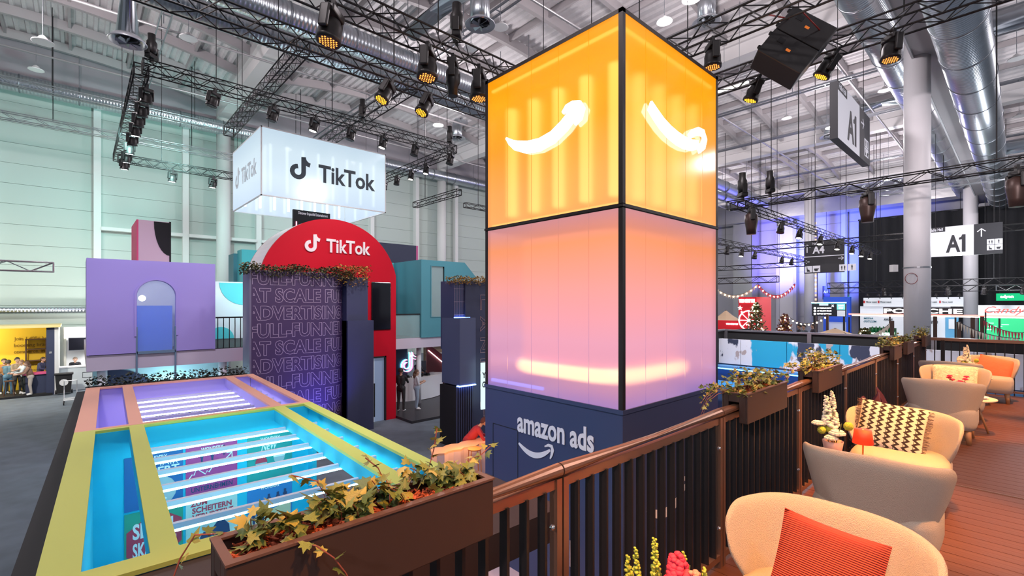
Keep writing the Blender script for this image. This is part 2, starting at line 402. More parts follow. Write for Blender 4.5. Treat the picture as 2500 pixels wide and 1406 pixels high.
# slender service pipes and cable trays under the roof
for i, (yy, zz) in enumerate(((33, 16.95), (26, 16.9), (13.5, 16.95), (6.5, 16.9), (-1.5, 16.95))):
    tag(MB().bar((-20, yy, zz), (69, yy, zz), .06, 8).build('sprinkler_pipe', mat('pipe_grey', (.45, .44, .45), .4, .6), smooth=True), 'thin grey sprinkler pipe running lengthwise under the hall roof', 'pipe', 'sprinkler pipes under the roof')
for i, xx in enumerate((2.5, 12.5, 30, 37, 49, 56)):
    t = thing('cable_tray', 'narrow steel cable tray crossing below the roof ribs', 'cable tray', (xx, -10, 16.6), 0, 'cable trays under the roof')
    mb = MB().box(-.02, .02, 0, 46, 0, .1); mb.build('tray_rail', M_galv2, t, local=True)
    MB().box(.33, .37, 0, 46, 0, .1).build('tray_rail', M_galv2, t, local=True)
    rg = MB().box(0, .35, -.02, .02, 0, .03).mesh('rung', M_galv2)
    for k in range(0, 38): place(rg, 'rung', t, (0, .6+k*1.2, .02))
    hg = MB().bar((.17, 0, 0), (.17, 0, roofz(xx)-16.6-.1), .02, 5).mesh('hanger', M_galv2)
    for k in range(6): place(hg, 'hanger', t, (0, 3+k*8, .05))
# ------------------------------------------------------------------ spiral ducts
def duct(label, p, q, r, rings=2.4, hang=True, name='spiral_duct'):
    p = Vector(p); q = Vector(q); t = thing(name, label, 'duct', p); d = (q-p).normalized(); L = (q-p).length
    MB().bar(p, q, r, 28).build('pipe', M_galv, t, smooth=False).data.polygons.foreach_set('use_smooth', [True]*28+[False]*2)
    u, v = basis(d); n = int(L/rings)
    ring = MB(); prof = [(r+.001, -.035), (r+.03, -.02), (r+.03, .02), (r+.001, .035)]
    ring.lathe(prof, (0, 0, 0), 28, axis=d); rm = ring.mesh('seam_ring', M_galv2, True)
    for k in range(1, n): place(rm, 'seam_ring', t, d*(k*L/n))
    if hang:
        for k in range(1, n, 3):
            c = p+d*(k*L/n); zt = roofz(c.x)
            MB().bar(c+Vector((0, 0, r)), (c.x, c.y, zt), .02, 5).build('hanger', M_galv2, t)
    return t
duct('long silver spiral duct running along the pale left hall wall', (-24, 37.0, 16.6), (60, 37.0, 16.6), .48)
duct('silver spiral duct above the orange cube, the nearer of two', (-14, 18.0, 15.0), (52, 18.0, 15.0), .48)
duct('silver spiral duct above the white light box, the farther of two', (-14, 20.3, 15.3), (52, 20.3, 15.3), .46)
duct('thick silver spiral duct passing in front of the white column', (6, 1.45, 14.0), (66, 1.45, 14.0), .75, 3)
duct('thick silver spiral duct passing behind the white column', (6, 4.1, 16.0), (66, 4.1, 16.0), .68, 3)
t = thing('ventilation_channel', 'square white air channel with rails between the thick ducts', 'channel', (8, 2.7, 14.6))
MB().box(8, 66, 2.35, 3.0, 14.6, 15.2).build('channel_body', M_rib, t)
for yy in (2.28, 3.0): MB().box(8, 66, yy, yy+.07, 14.5, 14.62).build('channel_rail', M_white, t)
for k in range(4): MB().box(12+15*k, 12.06+15*k, 2.6, 2.66, 15.2, roofz(12+15*k)).build('hanger', M_galv2, t)
for yy, x0, x1, z in ((-4.0, 22, 45, 15.4),):
    duct('silver side duct at right angles to the thick ducts', (24, 1.2, 14.6), (24, -14, 14.6), .42)
duct('silver side duct far beyond the white column', (42, 1.2, 14.2), (42, -14, 14.2), .42)
# downpipes: elbow ducts with a ring diffuser at the end
def outlet(label, path, r, gx=True):
    t = thing('air_outlet', label, 'air outlet', path[-1], 0, 'air outlets')
    pts = [Vector(p) for p in path]; sm = []
    for i, p in enumerate(pts):
        if 0 < i < len(pts)-1:
            a = p+(pts[i-1]-p).normalized()*1.0; b = p+(pts[i+1]-p).normalized()*1.0
            for k in range(7): s = k/6; sm.append(a*(1-s)**2+p*2*s*(1-s)+b*s*s)
        else: sm.append(p)
    MB().tube(sm, r, 20).build('pipe', M_galv, t, smooth=True)
    e = pts[-1]
    MB().lathe([(r+.02, .12), (r*1.55, 0), (r*1.6, .02), (r+.05, .16)], e-Vector((0, 0, .1)), 24).build('flange', mat('outlet_flange', (.6, .62, .66), .35, .6), t, smooth=True)
    mb = MB()
    for k in range(8):
        a = k*PI/4; mb.obox(e+Vector((math.cos(a)*r*.55, math.sin(a)*r*.55, -.09)), Vector((math.cos(a), math.sin(a), 0)), Vector((-math.sin(a)*.8, math.cos(a)*.8, .6)).normalized(), Vector((0, 0, 1)), r*.45, r*.16, .01)
    mb.build('blades', M_galv2, t)
    MB().lathe([(r*.95, 0), (0.0, 0.02)], e-Vector((0, 0, .02)), 20).build('throat', M_blackm, t)
    return t
e = at(312, 95, Y=16.5); outlet('silver elbow outlet with ring grille, nearest the left stand', [(e.x, 16.5, 17.4), (e.x, 16.5, e.z)], .27)
e = at(1172, 55, Y=13.0); outlet('silver elbow outlet above the tower edge on a side pipe', [(e.x, 17.6, e.z+1.6), (e.x, 13.0, e.z+1.6), (e.x, 13.0, e.z)], .34)
e = at(1725, 50, Y=10); outlet('silver elbow outlet above the right edge of the orange cube', [(e.x, 14, e.z+1.8), (e.x, 10, e.z+1.8), (e.x, 10, e.z)], .40)
e = at(1115, 335, Y=30); outlet('silver elbow outlet behind the white light box rig', [(e.x+6, 30, e.z+1.5), (e.x, 30, e.z+1.5), (e.x, 30, e.z)], .42)
e = at(1995, 440, Y=18); outlet('silver elbow outlet far off beside the hanging hall sign', [(e.x-7, 18, e.z+1.2), (e.x, 18, e.z+1.2), (e.x, 18, e.z)], .45)
e = at(1745+285, 330, Y=9); outlet('silver elbow outlet half hidden by the hanging hall sign', [(e.x, 4.5, e.z+1.3), (e.x, 9, e.z+1.3), (e.x, 9, e.z)], .45)
# ------------------------------------------------------------------ pendant lamps
pd = [(105, 105, 17), (460, 95, 19), (88, 172, 24), (1222, 68, 19), (1622, 55, 19), (1110, 395, 38), (1920, 290, 32), (2160, 222, 26), (1150, 120, 20), (2482, 145, 22), (2488, 285, 32)]
lampm = mat('pendant_disc', (.8, .79, .8), .5, emit=(1, .97, .95), es=.08)
spots = [at(px, py, D=Y) for px, py, Y in pd]+[Vector((lx, ly, 15.4)) for lx in (-2, 16, 34, 52) for ly in (-8, 8, 24)]  # second list: made-up grid of pendants, added to carry fill lights
for i, e in enumerate(spots):
    if i >= len(pd): light('hall_fill_light', 'POINT', (e.x, e.y, e.z-.4), (1.0, 0.90, 0.93), 1500, None, .5)  # added fill for the roof and hall
    t = thing('pendant_lamp', 'white round pendant lamp hanging on a thin cord from the hall roof', 'lamp', e, 0, 'pendant lamps of the hall')
    MB().lathe([(.05, .26), (.12, .20), (.16, .12), (.30, .06), (.32, .02)], e, 18).build('shade', M_white, t, smooth=True)
    MB().lathe([(.31, .015), (0, .01)], e, 18).build('diffuser', lampm, t)
    MB().bar(e+Vector((0, 0, .25)), (e.x, e.y, roofz(e.x)+.47), .012, 5).build('cord', M_galv2, t)
# fluorescent strips
for i, (px, py, Y) in enumerate(((1773, 220, 9.5), (1945, 362, 14), (1690, 350, 20))):
    e = at(px, py, Y=Y); t = thing('strip_light', 'slim lit strip light fixed below the hall roof', 'lamp', e, 0, 'strip lights of the hall')
    MB().box(e.x-.05, e.x+.05, e.y-1.0, e.y+.4, e.z, e.z+.08).build('tube', glow('strip_glow', (1, 1, .82), 6), t)
    for yy in (-.6, .1): MB().bar((e.x, e.y+yy, e.z+.08), (e.x, e.y+yy, roofz(e.x)), .012, 5).build('hanger', M_galv2, t)
# ------------------------------------------------------------------ white columns
def column(label, x, y, r, top):
    t = thing('column', label, 'column', (x, y, 0))
    MB().lathe([(r, 0), (r, top)], (x, y, 0), 36).build('shaft', mat('column_paint', (.80, .79, .82), .45), t, smooth=True)
    MB().lathe([(r+.08, 0), (r+.08, .25), (r, .3)], (x, y, 0), 36).build('foot_ring', M_galv2, t, smooth=True)
    return t
c1 = column('thick white round hall column behind the planters at the end of the railing', 25.2, 2.95, .43, 18.6)
for sx, px in ((-1, 2182), (1, 2248)):
    e = at(px, 655, D=19.2); MB().obox(e, FW, RT, UP, .10, .10, .14).build('floodlight', M_white, c1)
MB().lathe([(.45, 0), (.45, .05)], (25.2, 2.95, at(2217, 655, D=19.2).z), 30).build('strap', M_galv2, c1)
mb = MB(); e = at(2225, 680, D=18.9)
mb.tube([e+RT*(.25*math.cos(a))+UP*(.22*math.sin(a)) for a in [i*.35 for i in range(19)]], .012, 5); mb.build('cable_loop', mat('red_cable', (.25, .05, .05), .5), c1)
column('thinner white hall column farther off beside the big hall sign', 61, 3.35, .52, 18.6)
# ------------------------------------------------------------------ terrace
DZ = 2.86; TX0, TX1, TY0, TY1 = -2.2, 13.0, -7.0, 1.46
tf = struct(MB().box(TX0, TX1+.05, TY0, TY1, 2.55, 2.835).build('floor_terrace', M_blackm))
pw = .142; npk = int((TX1-TX0)/pw)
pk = MB().box(.003, pw-.003, TY0+.01, TY1-.03, 2.833, DZ).mesh('plank', M_plank)
for i in range(npk): place(pk, 'plank', tf, (TX0+i*pw, 0, 0))
for k in range(6): MB().box(TX0+1.2+2.4*k, TX0+1.215+2.4*k, TY0, TY1-.03, DZ-.002, DZ+.004).build('joint_strip', M_joint, tf)
for xx in (-1.5, 3.5, 8.5, 12.8):
    for yy in (-6, 1.2): MB().box(xx-.1, xx+.1, yy-.1, yy+.1, 0, 2.55).build('post', M_blackm, tf)
# ------------------------------------------------------------------ terrace railing
M_rail = mat('brown_metal_rail', (.34, .19, .13), .32, .75)
M_bar = mat('dark_baluster', (.030, .026, .028), .42, .5)
M_chrome = mat('chrome', (.8, .8, .82), .12, 1)
RY, RZ = 1.37, 3.91
RL = thing('terrace_railing', 'dark slatted railing with a round brown handrail along the terrace edge', 'railing', (5, RY, DZ))
def rail_section(x0, x1, nb):
    """along X at the terrace edge: round handrail, end posts, flat balusters, bottom rail, glass clips"""
    t = RL; dx0 = x0-5
    MB().tube([(x0+.004, RY, RZ-.032), (x1-.004, RY, RZ-.032)], .030, 14).build('handrail', M_rail, t)
    MB().box(x0+.01, x1-.01, RY-.013, RY+.013, RZ-.105, RZ-.062).build('top_bar', M_rail, t)
    MB().box(x0+.01, x1-.01, RY-.02, RY+.02, DZ+.05, DZ+.09).build('bottom_rail', M_rail, t)
    for xx in (x0+.022, x1-.022): place(RPM, 'post', t, (xx-5, 0, 0))
    for k in range(nb): place(RBM, 'baluster', t, (dx0+(k+1)*(x1-x0)/(nb+1), 0, 0))
    for zz in (.28, .80): place(RCM, 'clip', t, (x1-.075-5, -.022, zz))
RPM = MB().box(-.016, .016, -.022, .022, 0, RZ-.062-DZ).mesh('post', M_rail)
RBM = MB().box(-.007, .007, -.022, .022, .09, RZ-.10-DZ).mesh('baluster', M_bar)
RCM = MB().lathe([(.011, 0), (.013, .006), (.011, .014), (0, .018)], (0, 0, 0), 10, axis=(0, -1, 0)).mesh('clip', M_chrome, True)
for k in range(-1, 9):
    x0 = -.06+1.6*k; x1 = min(x0+1.6, TX1)
    if x0 > TX1-.3: break
    rail_section(x0, x1, 14)
t = thing('end_railing', 'thin-barred dark railing closing the far end of the terrace', 'railing', (TX1, 0, DZ))
MB().box(TX1-.03, TX1+.03, TY0, RY, RZ-.06, RZ).build('handrail', M_rail, t)
MB().box(TX1-.02, TX1+.02, TY0, RY, DZ+.05, DZ+.09).build('bottom_rail', M_rail, t)
bm = MB().box(-.008, .008, -.008, .008, 0, RZ-.06-DZ).mesh('baluster', M_bar)
for k in range(1, 66): place(bm, 'baluster', t, (0, RY-k*.125, 0))
pm = MB().box(-.03, .03, -.03, .03, 0, RZ-.05-DZ).mesh('post', M_bar)
for k in range(0, 7): place(pm, 'post', t, (0, RY-.25-k*1.25, 0))
# ------------------------------------------------------------------ the glowing tower
TXa, TYa, TW = 5.51, 3.74, 2.98
TXb, TYb = TXa+TW, TYa+TW
ZB, ZM, ZT = 3.13, 5.965, 8.70
M_frame = mat('tower_frame', (.030, .020, .018), .45, .3)
M_tbase = mat('tower_navy', (.045, .058, .13), .45)
tw = thing('light_tower', 'tall square advertising tower, glowing orange above pink on a navy base', 'tower', (TXa+TW/2, TYa+TW/2, 0))
base = MB().box(TXa, TXb, TYa, TYb, 0, ZB-.06).build('base', M_tbase, tw)
MB().box(TXa-.015, TXb+.015, TYa-.015, TYb+.015, ZB-.06, ZB).build('base_trim', M_tbase, tw)
# hatch outline on the base side facing the terrace stairs
mb = MB()
hy = TYa+2.10
for a, b, c, d in ((hy, hy+.012, .5, 2.45), (hy+.65, hy+.662, .5, 2.45), (hy, hy+.65, 2.438, 2.45)): mb.box(TXa-.004, TXa, a, b, c, d)
mb.build('hatch_gap', M_blackm, base)
mb = MB(); mb.box(TXa-.006, TXa, TYa+.92, TYa+.945, .6, 1.0).box(TXa-.006, TXa, TYa+.92, TYa+.945, 1.9, 2.2); mb.build('hinge', M_chrome, base)
mb = MB(); lettering(mb, 'amazon ads', at(1264, 1053, X=TXa-.004), (0, -1, 0), UP, 1.62, .36, .025, t=.012); mb.build('lettering', mat('white_letters', (.85, .82, .84), .5), base)
mb = MB(); o = at(1267, 1085, X=TXa-.004); smile(mb, (o.x, o.y, o.z-.13), (0, -1, 0), UP, .72, .008); mb.build('smile_arrow', MATS['white_letters'], base)
mb = MB(); o = at(1580, 1270, Y=TYa-.004); smile(mb, (o.x, TYa-.004, o.z-.1), (1, 0, 0), UP, 1.15, .008); mb.build('smile_arrow', MATS['white_letters'], base)
# frames
fr = MB(); w_ = .07
for x in (TXa, TXb-w_):
    for y in (TYa, TYb-w_): fr.box(x, x+w_, y, y+w_, ZB, ZT)
for z0, z1 in ((ZM-.03, ZM+.03), (ZT-.06, ZT)):
    fr.box(TXa, TXb, TYa, TYa+w_, z0, z1).box(TXa, TXb, TYb-w_, TYb, z0, z1).box(TXa, TXa+w_, TYa, TYb, z0, z1).box(TXb-w_, TXb, TYa, TYb, z0, z1)
fr.build('frame', M_frame, tw)
fl = MB().box(TXa-.012, TXb+.012, TYa-.012, TYb+.012, ZM-.018, ZM+.018); fl.build('middle_band', M_frame, tw)
MB().box(TXa+.05, TXb-.05, TYa+.05, TYb-.05, ZT-.03, ZT).build('top_plate', mat('tower_lid', (.75, .5, .25), .7), tw)
# upper cube: backlit amber sheets with tubes behind
D_up = diffuser('amber_sheet', [(0, (1.0, .38, .12)), (.22, (1.0, .36, .09)), (.5, (1.0, .32, .02)), (.8, (1.0, .38, .008)), (1, (1.0, .32, .003))], 1.18, .36, (ZM, ZT), .42)
D_lo = diffuser('rose_sheet', [(0, (.34, .22, .62)), (.10, (.62, .30, .52)), (.32, (.78, .38, .58)), (.6, (.98, .38, .38)), (.85, (1.0, .34, .15)), (1, (.70, .32, .38))], 1.0, .46, (ZB, ZM), .38)
nP = 5
def sheets(z0, z1, m):
    st = TW/nP
    for k in range(nP):
        a, b = TYa+k*st+(w_ if k == 0 else .004), TYa+(k+1)*st-(w_ if k == nP-1 else .004)
        MB().box(TXa+.006, TXa+.02, a, b, z0, z1).build('pane', m, tw); MB().box(TXb-.02, TXb-.006, a, b, z0, z1).build('pane', m, tw)
        a += TXa-TYa; b += TXa-TYa
        MB().box(a, b, TYa+.006, TYa+.02, z0, z1).build('pane', m, tw); MB().box(a, b, TYb-.02, TYb-.006, z0, z1).build('pane', m, tw)
sheets(ZM+.03, ZT-.06, D_up); sheets(ZB, ZM-.03, D_lo)
M_core = mat('tower_core', (.95, .45, .12), .8); M_core2 = mat('tower_core_low', (.95, .55, .50), .8)
MB().box(TXa+.55, TXb-.55, TYa+.55, TYb-.55, ZM+.02, ZT-.1).build('core', M_core, tw)
MB().box(TXa+.02, TXb-.02, TYa+.02, TYb-.02, ZM-.01, ZM+.01).build('core_shelf', M_core2, tw)
tube_u = glow('amber_tube', (1.0, .55, .16), 7); tube_w = glow('amber_line', (1.0, .62, .16), 4.5); tube_p = glow('peach_tube', (1.0, .42, .22), 3.2); tube_b = glow('blue_line', (.2, .25, 1.0), 4.0)
tm = MB().bar((0, 0, ZM+.25), (0, 0, ZT-.55), .10, 10).mesh('led_tube', tube_u, True)
for k in range(5):
    q = .35+k*.57
    for dx in (.36,): place(tm, 'led_tube', tw, (TXa+dx-(TXa+TW/2), TYa+q-(TYa+TW/2), 0)); place(tm, 'led_tube', tw, (TXa+q-(TXa+TW/2), TYa+dx-(TYa+TW/2), 0))
for a, b in (((TXa+.10, TYa+.1), (TXa+.10, TYb-.1)), ((TXa+.1, TYa+.10), (TXb-.1, TYa+.10))):
    MB().bar((*a, ZT-.2), (*b, ZT-.2), .025, 8).build('led_line', tube_w, tw); MB().bar((*a, ZM+.06), (*b, ZM+.06), .02, 8).build('led_line', tube_w, tw)
# lower cube: drum of warm light with its glow line at the foot
R0 = TW/2-.14; c0 = (TXa+TW/2, TYa+TW/2)
dr = MB(); nn = 48
def drum(i, j): a = 2*PI*i/nn; e_ = 4.5; ca, sa = math.cos(a), math.sin(a); k_ = (abs(ca)**e_+abs(sa)**e_)**(-1/e_); return (c0[0]+R0*.86*k_*ca, c0[1]+R0*.86*k_*sa, (ZB+.42, ZM-.22)[j])
dr.grid(drum, nn, 2, True); dr.build('drum', mat('drum_cloth', (.95, .48, .36), .9, emit=(1, .40, .26), es=.95), tw, smooth=True)
ring = [Vector((drum(i, 0)[0]*1.0, drum(i, 0)[1], ZB+.36)) for i in range(nn+1)]
MB().tube(ring, .11, 8).build('led_ring', glow('peach_ring', (1.0, .50, .18), 8.0), tw, smooth=True)
MB().bar((TXa+.09, TYb-.1, ZB+.08), (TXa+.09, TYa+1.6, ZB+.08), .03, 8).build('led_line', tube_b, tw)
# neon smiles on the upper cube
NEON = glow('neon_white', (1.0, .95, 1.0), 9)
def px_stroke(mb, pts, wd, plane, val, t):
    """pixel path on a wall plane -> band of letters' thickness in metres"""
    u = Vector((0, -1, 0)) if plane == 'X' else Vector((1, 0, 0)); Q = [at(x, y, **{plane: val}) for x, y in pts]; o = Q[0]
    stroke(mb, [((p-o).dot(u), p.z-o.z) for p in Q], o, u, UP, 1, wd, t)
mb = MB(); px_stroke(mb, [(1238, 338), (1248, 348), (1262, 356), (1288, 360), (1319, 354), (1351, 336), (1379, 308), (1400, 280), (1410, 262)], [.03, .10, .16, .20, .21, .21, .21, .20, .18], 'X', TXa-.03, .03)
px_stroke(mb, [(1376, 277), (1386, 264), (1400, 257), (1414, 257), (1421, 268), (1416, 288), (1404, 302)], [.05, .10, .12, .13, .13, .12, .08], 'X', TXa-.034, .03); mb.build('neon_smile', NEON, tw)
mb = MB(); px_stroke(mb, [(1584, 258), (1598, 280), (1614, 303), (1632, 323), (1650, 338), (1668, 349), (1686, 355), (1702, 354)], [.17, .19, .20, .21, .21, .20, .18, .14], 'Y', TYa-.03, .03)
px_stroke(mb, [(1680, 334), (1690, 325), (1702, 321), (1714, 326), (1718, 340), (1714, 356), (1703, 368)], [.08, .12, .13, .13, .14, .14, .10], 'Y', TYa-.034, .03); mb.build('neon_smile', NEON, tw)
# ------------------------------------------------------------------ light-grid booth below the terrace
BA = math.radians(-2.0)
bo = thing('light_grid_booth', 'open-topped booth with coloured roof grid, cyan front room and lilac rear room', 'booth', (0, 3.62, 0), BA)
L1, LC0, LC1 = 8.45, 4.28, 4.46
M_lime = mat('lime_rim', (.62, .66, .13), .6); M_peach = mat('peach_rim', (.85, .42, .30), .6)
M_cyan = mat('cyan_wall', (.02, .55, .78), .7); M_lil = mat('lilac_wall', (.55, .50, .95), .7)
def bbox(name, m, x0, x1, y0, y1, z0, z1, par=None): return MB().box(x0, x1, y0, y1, z0, z1).build(name, m, par or bo, local=True)
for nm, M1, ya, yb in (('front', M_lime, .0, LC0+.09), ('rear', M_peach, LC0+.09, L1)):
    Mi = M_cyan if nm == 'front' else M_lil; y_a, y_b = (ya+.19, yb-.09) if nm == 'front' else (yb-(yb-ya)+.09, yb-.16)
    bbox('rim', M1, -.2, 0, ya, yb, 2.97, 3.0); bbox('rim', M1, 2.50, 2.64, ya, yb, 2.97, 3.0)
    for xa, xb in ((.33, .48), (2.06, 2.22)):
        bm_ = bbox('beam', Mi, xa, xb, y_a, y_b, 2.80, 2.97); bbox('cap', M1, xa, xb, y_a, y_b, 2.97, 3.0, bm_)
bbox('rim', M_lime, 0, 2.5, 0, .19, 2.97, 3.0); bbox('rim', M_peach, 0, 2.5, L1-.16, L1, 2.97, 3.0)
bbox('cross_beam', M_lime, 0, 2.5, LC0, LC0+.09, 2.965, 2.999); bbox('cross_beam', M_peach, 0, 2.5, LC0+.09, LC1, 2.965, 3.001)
bbox('ledge', M_blackm, -.33, -.2, -.1, L1+.1, 2.8, 2.93); bbox('ledge', mat('brown_ledge', (.05, .025, .02), .6), -.33, 2.9, -1.0, 0, 2.72, 2.965)
bbox('outer_wall', M_blackm, -.30, -.2, 0, L1, 0, 2.8)
for M1, ya, yb in ((M_cyan, .19, LC0), (M_lil, LC1, L1-.16)):
    bbox('side_wall', M1, -.2, -.02, ya, yb, 0, 2.97)
    # right wall: piers around a wide opening
    bbox('side_wall', M1, 2.56, 2.62, ya, ya+1.0, 0, 2.97); bbox('side_wall', M1, 2.56, 2.62, yb-.25, yb, 0, 2.97)
    bbox('side_wall', M1, 2.56, 2.62, ya+1.0, yb-.25, 2.40, 2.97); bbox('side_wall', M1, 2.56, 2.62, ya+1.0, yb-.25, 0, .5)
bbox('partition', M_cyan, -.14, 2.56, LC0-.02, LC0+.08, 0, 2.965); bbox('partition', M_lil, -.14, 2.56, LC0+.09, LC1, 0, 2.965)
bbox('back_wall', M_lil, -.14, 2.56, L1-.12, L1, 0, 2.97)
bbox('front_wall', M_cyan, -.14, 2.56, .02, .12, 0, 2.97); bbox('booth_floor', M_white, -.14, 2.56, .12, L1-.12, 0.005, .05)
TC = glow('cyan_tube', (.35, .92, 1.0), 21); TL = glow('lilac_tube', (.62, .60, 1.0), 14)
M_hous = mat('tube_housing', (.70, .72, .82), .5)
for M1, ys, w1 in ((TC, (1.05, 1.6, 2.1, 2.62, 3.15, 3.65), 0), (TL, (5.6, 6.08, 6.55, 7.02, 7.5), 0)):
    for y in ys:
        tt = bbox('tube_light', M_hous, .44, 2.5, y-.022, y+.022, 2.785, 2.83)
        MB().bar((.46, y, 2.768), (2.48, y, 2.772), .013, 8).build('led_tube', M1, tt, local=True)
# posters on the partition
PW, PH = .60, .58
def poster(label, cx, cz, bg, art):
    """flat printed panel on the cyan partition; art draws into (mesh builder, corner) with its own colours"""
    base_w = wmat(bo) @ Vector((cx-PW/2, LC0-.035, cz-.35))
    t = thing('poster', label, 'poster', base_w, BA, 'show posters in the cyan room'); t.scale = (1.04, 1, .70/.58)
    MB().box(0, PW, -.0, .014, 0, PH).build('sheet', mat('poster_'+label[:18], bg, .5), t, local=True)
    art(t); return t
def art_part(t, name, m, fn):
    mb = MB(); fn(mb); mb.build(name, m, t, local=True)
U_, V_ = Vector((1, 0, 0)), Vector((0, 0, 1)); q = lambda x, z: Vector((x, -.002, z))
PWht = mat('poster_white', (.85, .9, .9), .6); PNav = mat('poster_navy', (.03, .06, .16), .6); PRed = mat('poster_red', (.55, .05, .10), .6); PCream = mat('poster_cream', (.75, .68, .45), .6); PGrn = mat('poster_green', (.05, .45, .30), .6); PSkin = mat('poster_face', (.45, .55, .60), .6)
def blob(cx, cz, r, n=12, rz=None): return [(cx+r*math.cos(2*PI*i/n), cz+(rz or r)*math.sin(2*PI*i/n)) for i in range(n)]
def person_shape(x, z, s): return [(x-.05*s, z), (x-.02*s, z), (x, z+.25*s), (x+.02*s, z), (x+.05*s, z), (x+.06*s, z+.35*s), (x+.10*s, z+.45*s), (x+.05*s, z+.5*s), (x+.05*s, z+.62*s), (x-.05*s, z+.62*s), (x-.05*s, z+.5*s), (x-.10*s, z+.42*s), (x-.05*s, z+.35*s)]
def W(mb): lettering(mb, 'WONDERY', q(.17, .515), U_, V_, .26, .045, .03, t=.003)
def artA(t):
    art_part(t, 'lettering', PWht, W)
    art_part(t, 'graph_line', PWht, lambda mb: stroke(mb, [(.03, .22), (.07, .27), (.09, .26), (.12, .33), (.22, .25), (.24, .285), (.26, .265), (.31, .33), (.36, .31), (.50, .42), (.53, .45)], q(0, 0), U_, V_, 1, .012, .003))
    art_part(t, 'graph_line', PWht, lambda mb: stroke(mb, [(.47, .455), (.535, .455), (.535, .39)], q(0, 0), U_, V_, 1, .012, .004))
    art_part(t, 'figure', PNav, lambda mb: [flat(mb, person_shape(x, z, .2), q(0, 0), U_, V_, 1, t=.003) for x, z in ((.18, .37), (.30, .36), (.44, .43))])
    art_part(t, 'lettering', PNav, lambda mb: (lettering(mb, 'KAMPF DER', q(.05, .135), U_, V_, .48, .06, .03, t=.003), lettering(mb, 'UNTERNEHMEN', q(.06, .06), U_, V_, .48, .055, .02, t=.003)))
def artB(t):
    art_part(t, 'lettering', PWht, lambda mb: (W(mb), lettering(mb, 'CHAIR', q(.22, .44), U_, V_, .33, .06, .0, t=.003), lettering(mb, 'EXPERT', q(.10, .35), U_, V_, .46, .08, .03, t=.003)))
    art_part(t, 'face', PSkin, lambda mb: flat(mb, blob(.36, .16, .17, 16, .16), q(0, 0), U_, V_, 1, t=.003))
    art_part(t, 'smile', PWht, lambda mb: flat(mb, blob(.36, .07, .07, 10, .02), q(0, -.0), U_, V_, 1, t=.005))
    art_part(t, 'eye', PNav, lambda mb: [flat(mb, blob(x, .21, .03, 8, .015), q(0, 0), U_, V_, 1, t=.005) for x in (.28, .43)])
def artC(t):
    art_part(t, 'lettering', PWht, lambda mb: (W(mb), lettering(mb, 'NEW', q(.18, .40), U_, V_, .22, .09, .02, .3, t=.003), lettering(mb, 'HEROES', q(.10, .32), U_, V_, .38, .06, .01, .3, t=.003)))
    art_part(t, 'face', PSkin, lambda mb: [flat(mb, blob(x, z, .075, 14), q(0, 0), U_, V_, 1, t=.003) for x, z in ((.18, .24), (.42, .28))])
    art_part(t, 'cap', PRed, lambda mb: flat(mb, arc(.18, .25, .08, 0, 180, 8), q(0, 0), U_, V_, 1, t=.005))
    art_part(t, 'cap', PWht, lambda mb: flat(mb, arc(.42, .29, .08, 0, 180, 8), q(0, 0), U_, V_, 1, t=.005))
def artD(t):
    art_part(t, 'hexagon', PRed, lambda mb: flat(mb, [(.02, .12), (.02, .38), (.24, .52), (.42, .52), (.585, .42), (.585, .16), (.40, .03), (.20, .03)], q(0, 0), U_, V_, 1, t=.003))
    art_part(t, 'lettering', PWht, lambda mb: (lettering(mb, 'SERIAL', q(.08, .29), U_, V_, .46, .17, .03, t=.006), lettering(mb, 'SKANDAL', q(.08, .08), U_, V_, .48, .17, .03, t=.006)))
def artE(t):
    art_part(t, 'lettering', PRed, lambda mb: (lettering(mb, 'ZUM', q(.05, .50), U_, V_, .19, .06, .03, t=.003), lettering(mb, 'SCHEITERN', q(.07, .42), U_, V_, .46, .065, .03, t=.003), lettering(mb, 'VERURTEILT', q(.07, .345), U_, V_, .48, .06, .03, t=.003)))
    art_part(t, 'figure', PNav, lambda mb: (flat(mb, [(.15, .0), (.16, .13), (.2, .18), (.27, .17), (.30, .1), (.30, 0)], q(0, 0), U_, V_, 1, t=.003), flat(mb, [(.30, .0), (.30, .2), (.36, .27), (.44, .27), (.50, .2), (.52, 0)], q(0, 0), U_, V_, 1, t=.004)))
    art_part(t, 'face', PSkin, lambda mb: (flat(mb, blob(.22, .23, .045), q(0, 0), U_, V_, 1, t=.005), flat(mb, blob(.40, .31, .045), q(0, 0), U_, V_, 1, t=.005)))
def artF(t):
    art_part(t, 'hill', PCream, lambda mb: flat(mb, [(.0, .18), (.58, .30), (.58, .10), (.0, .0)], q(0, 0), U_, V_, 1, t=.003))
    art_part(t, 'lettering', PWht, W)
    art_part(t, 'figure', PNav, lambda mb: [flat(mb, person_shape(x, z, .3), q(0, 0), U_, V_, 1, t=.006) for x, z in ((.28, .26), (.40, .26), (.50, .28), (.08, .05), (.14, .06), (.20, .07))])
def artG(t):
    art_part(t, 'lettering', PWht, lambda mb: (lettering(mb, 'WAS', q(.20, .43), U_, V_, .24, .10, .03, t=.003), lettering(mb, 'GEHT?', q(.12, .28), U_, V_, .36, .1, .03, t=.003)))
P_ = [('magenta poster with a white zigzag graph and running figures', 1.235, 2.25, (.50, .06, .26), artA), ('blue poster with a laughing face beside the lime beam', .58, 2.25, (.03, .14, .40), artB), ('green poster with two cap-wearing heads', 1.99, 2.25, (.03, .36, .34), artC),
      ('red hexagon poster with big white block letters', .58, 1.52, (.04, .35, .24), artD), ('pale poster with dark red title and a seated couple', 1.235, 1.52, (.60, .78, .76), artE), ('blue poster with small dark figures on a cream slope', 1.99, 1.52, (.04, .24, .60), artF), ('magenta poster with white title, lowest row under the figures', 1.99, .79, (.55, .07, .30), artG)]
for p in P_: poster(*p)
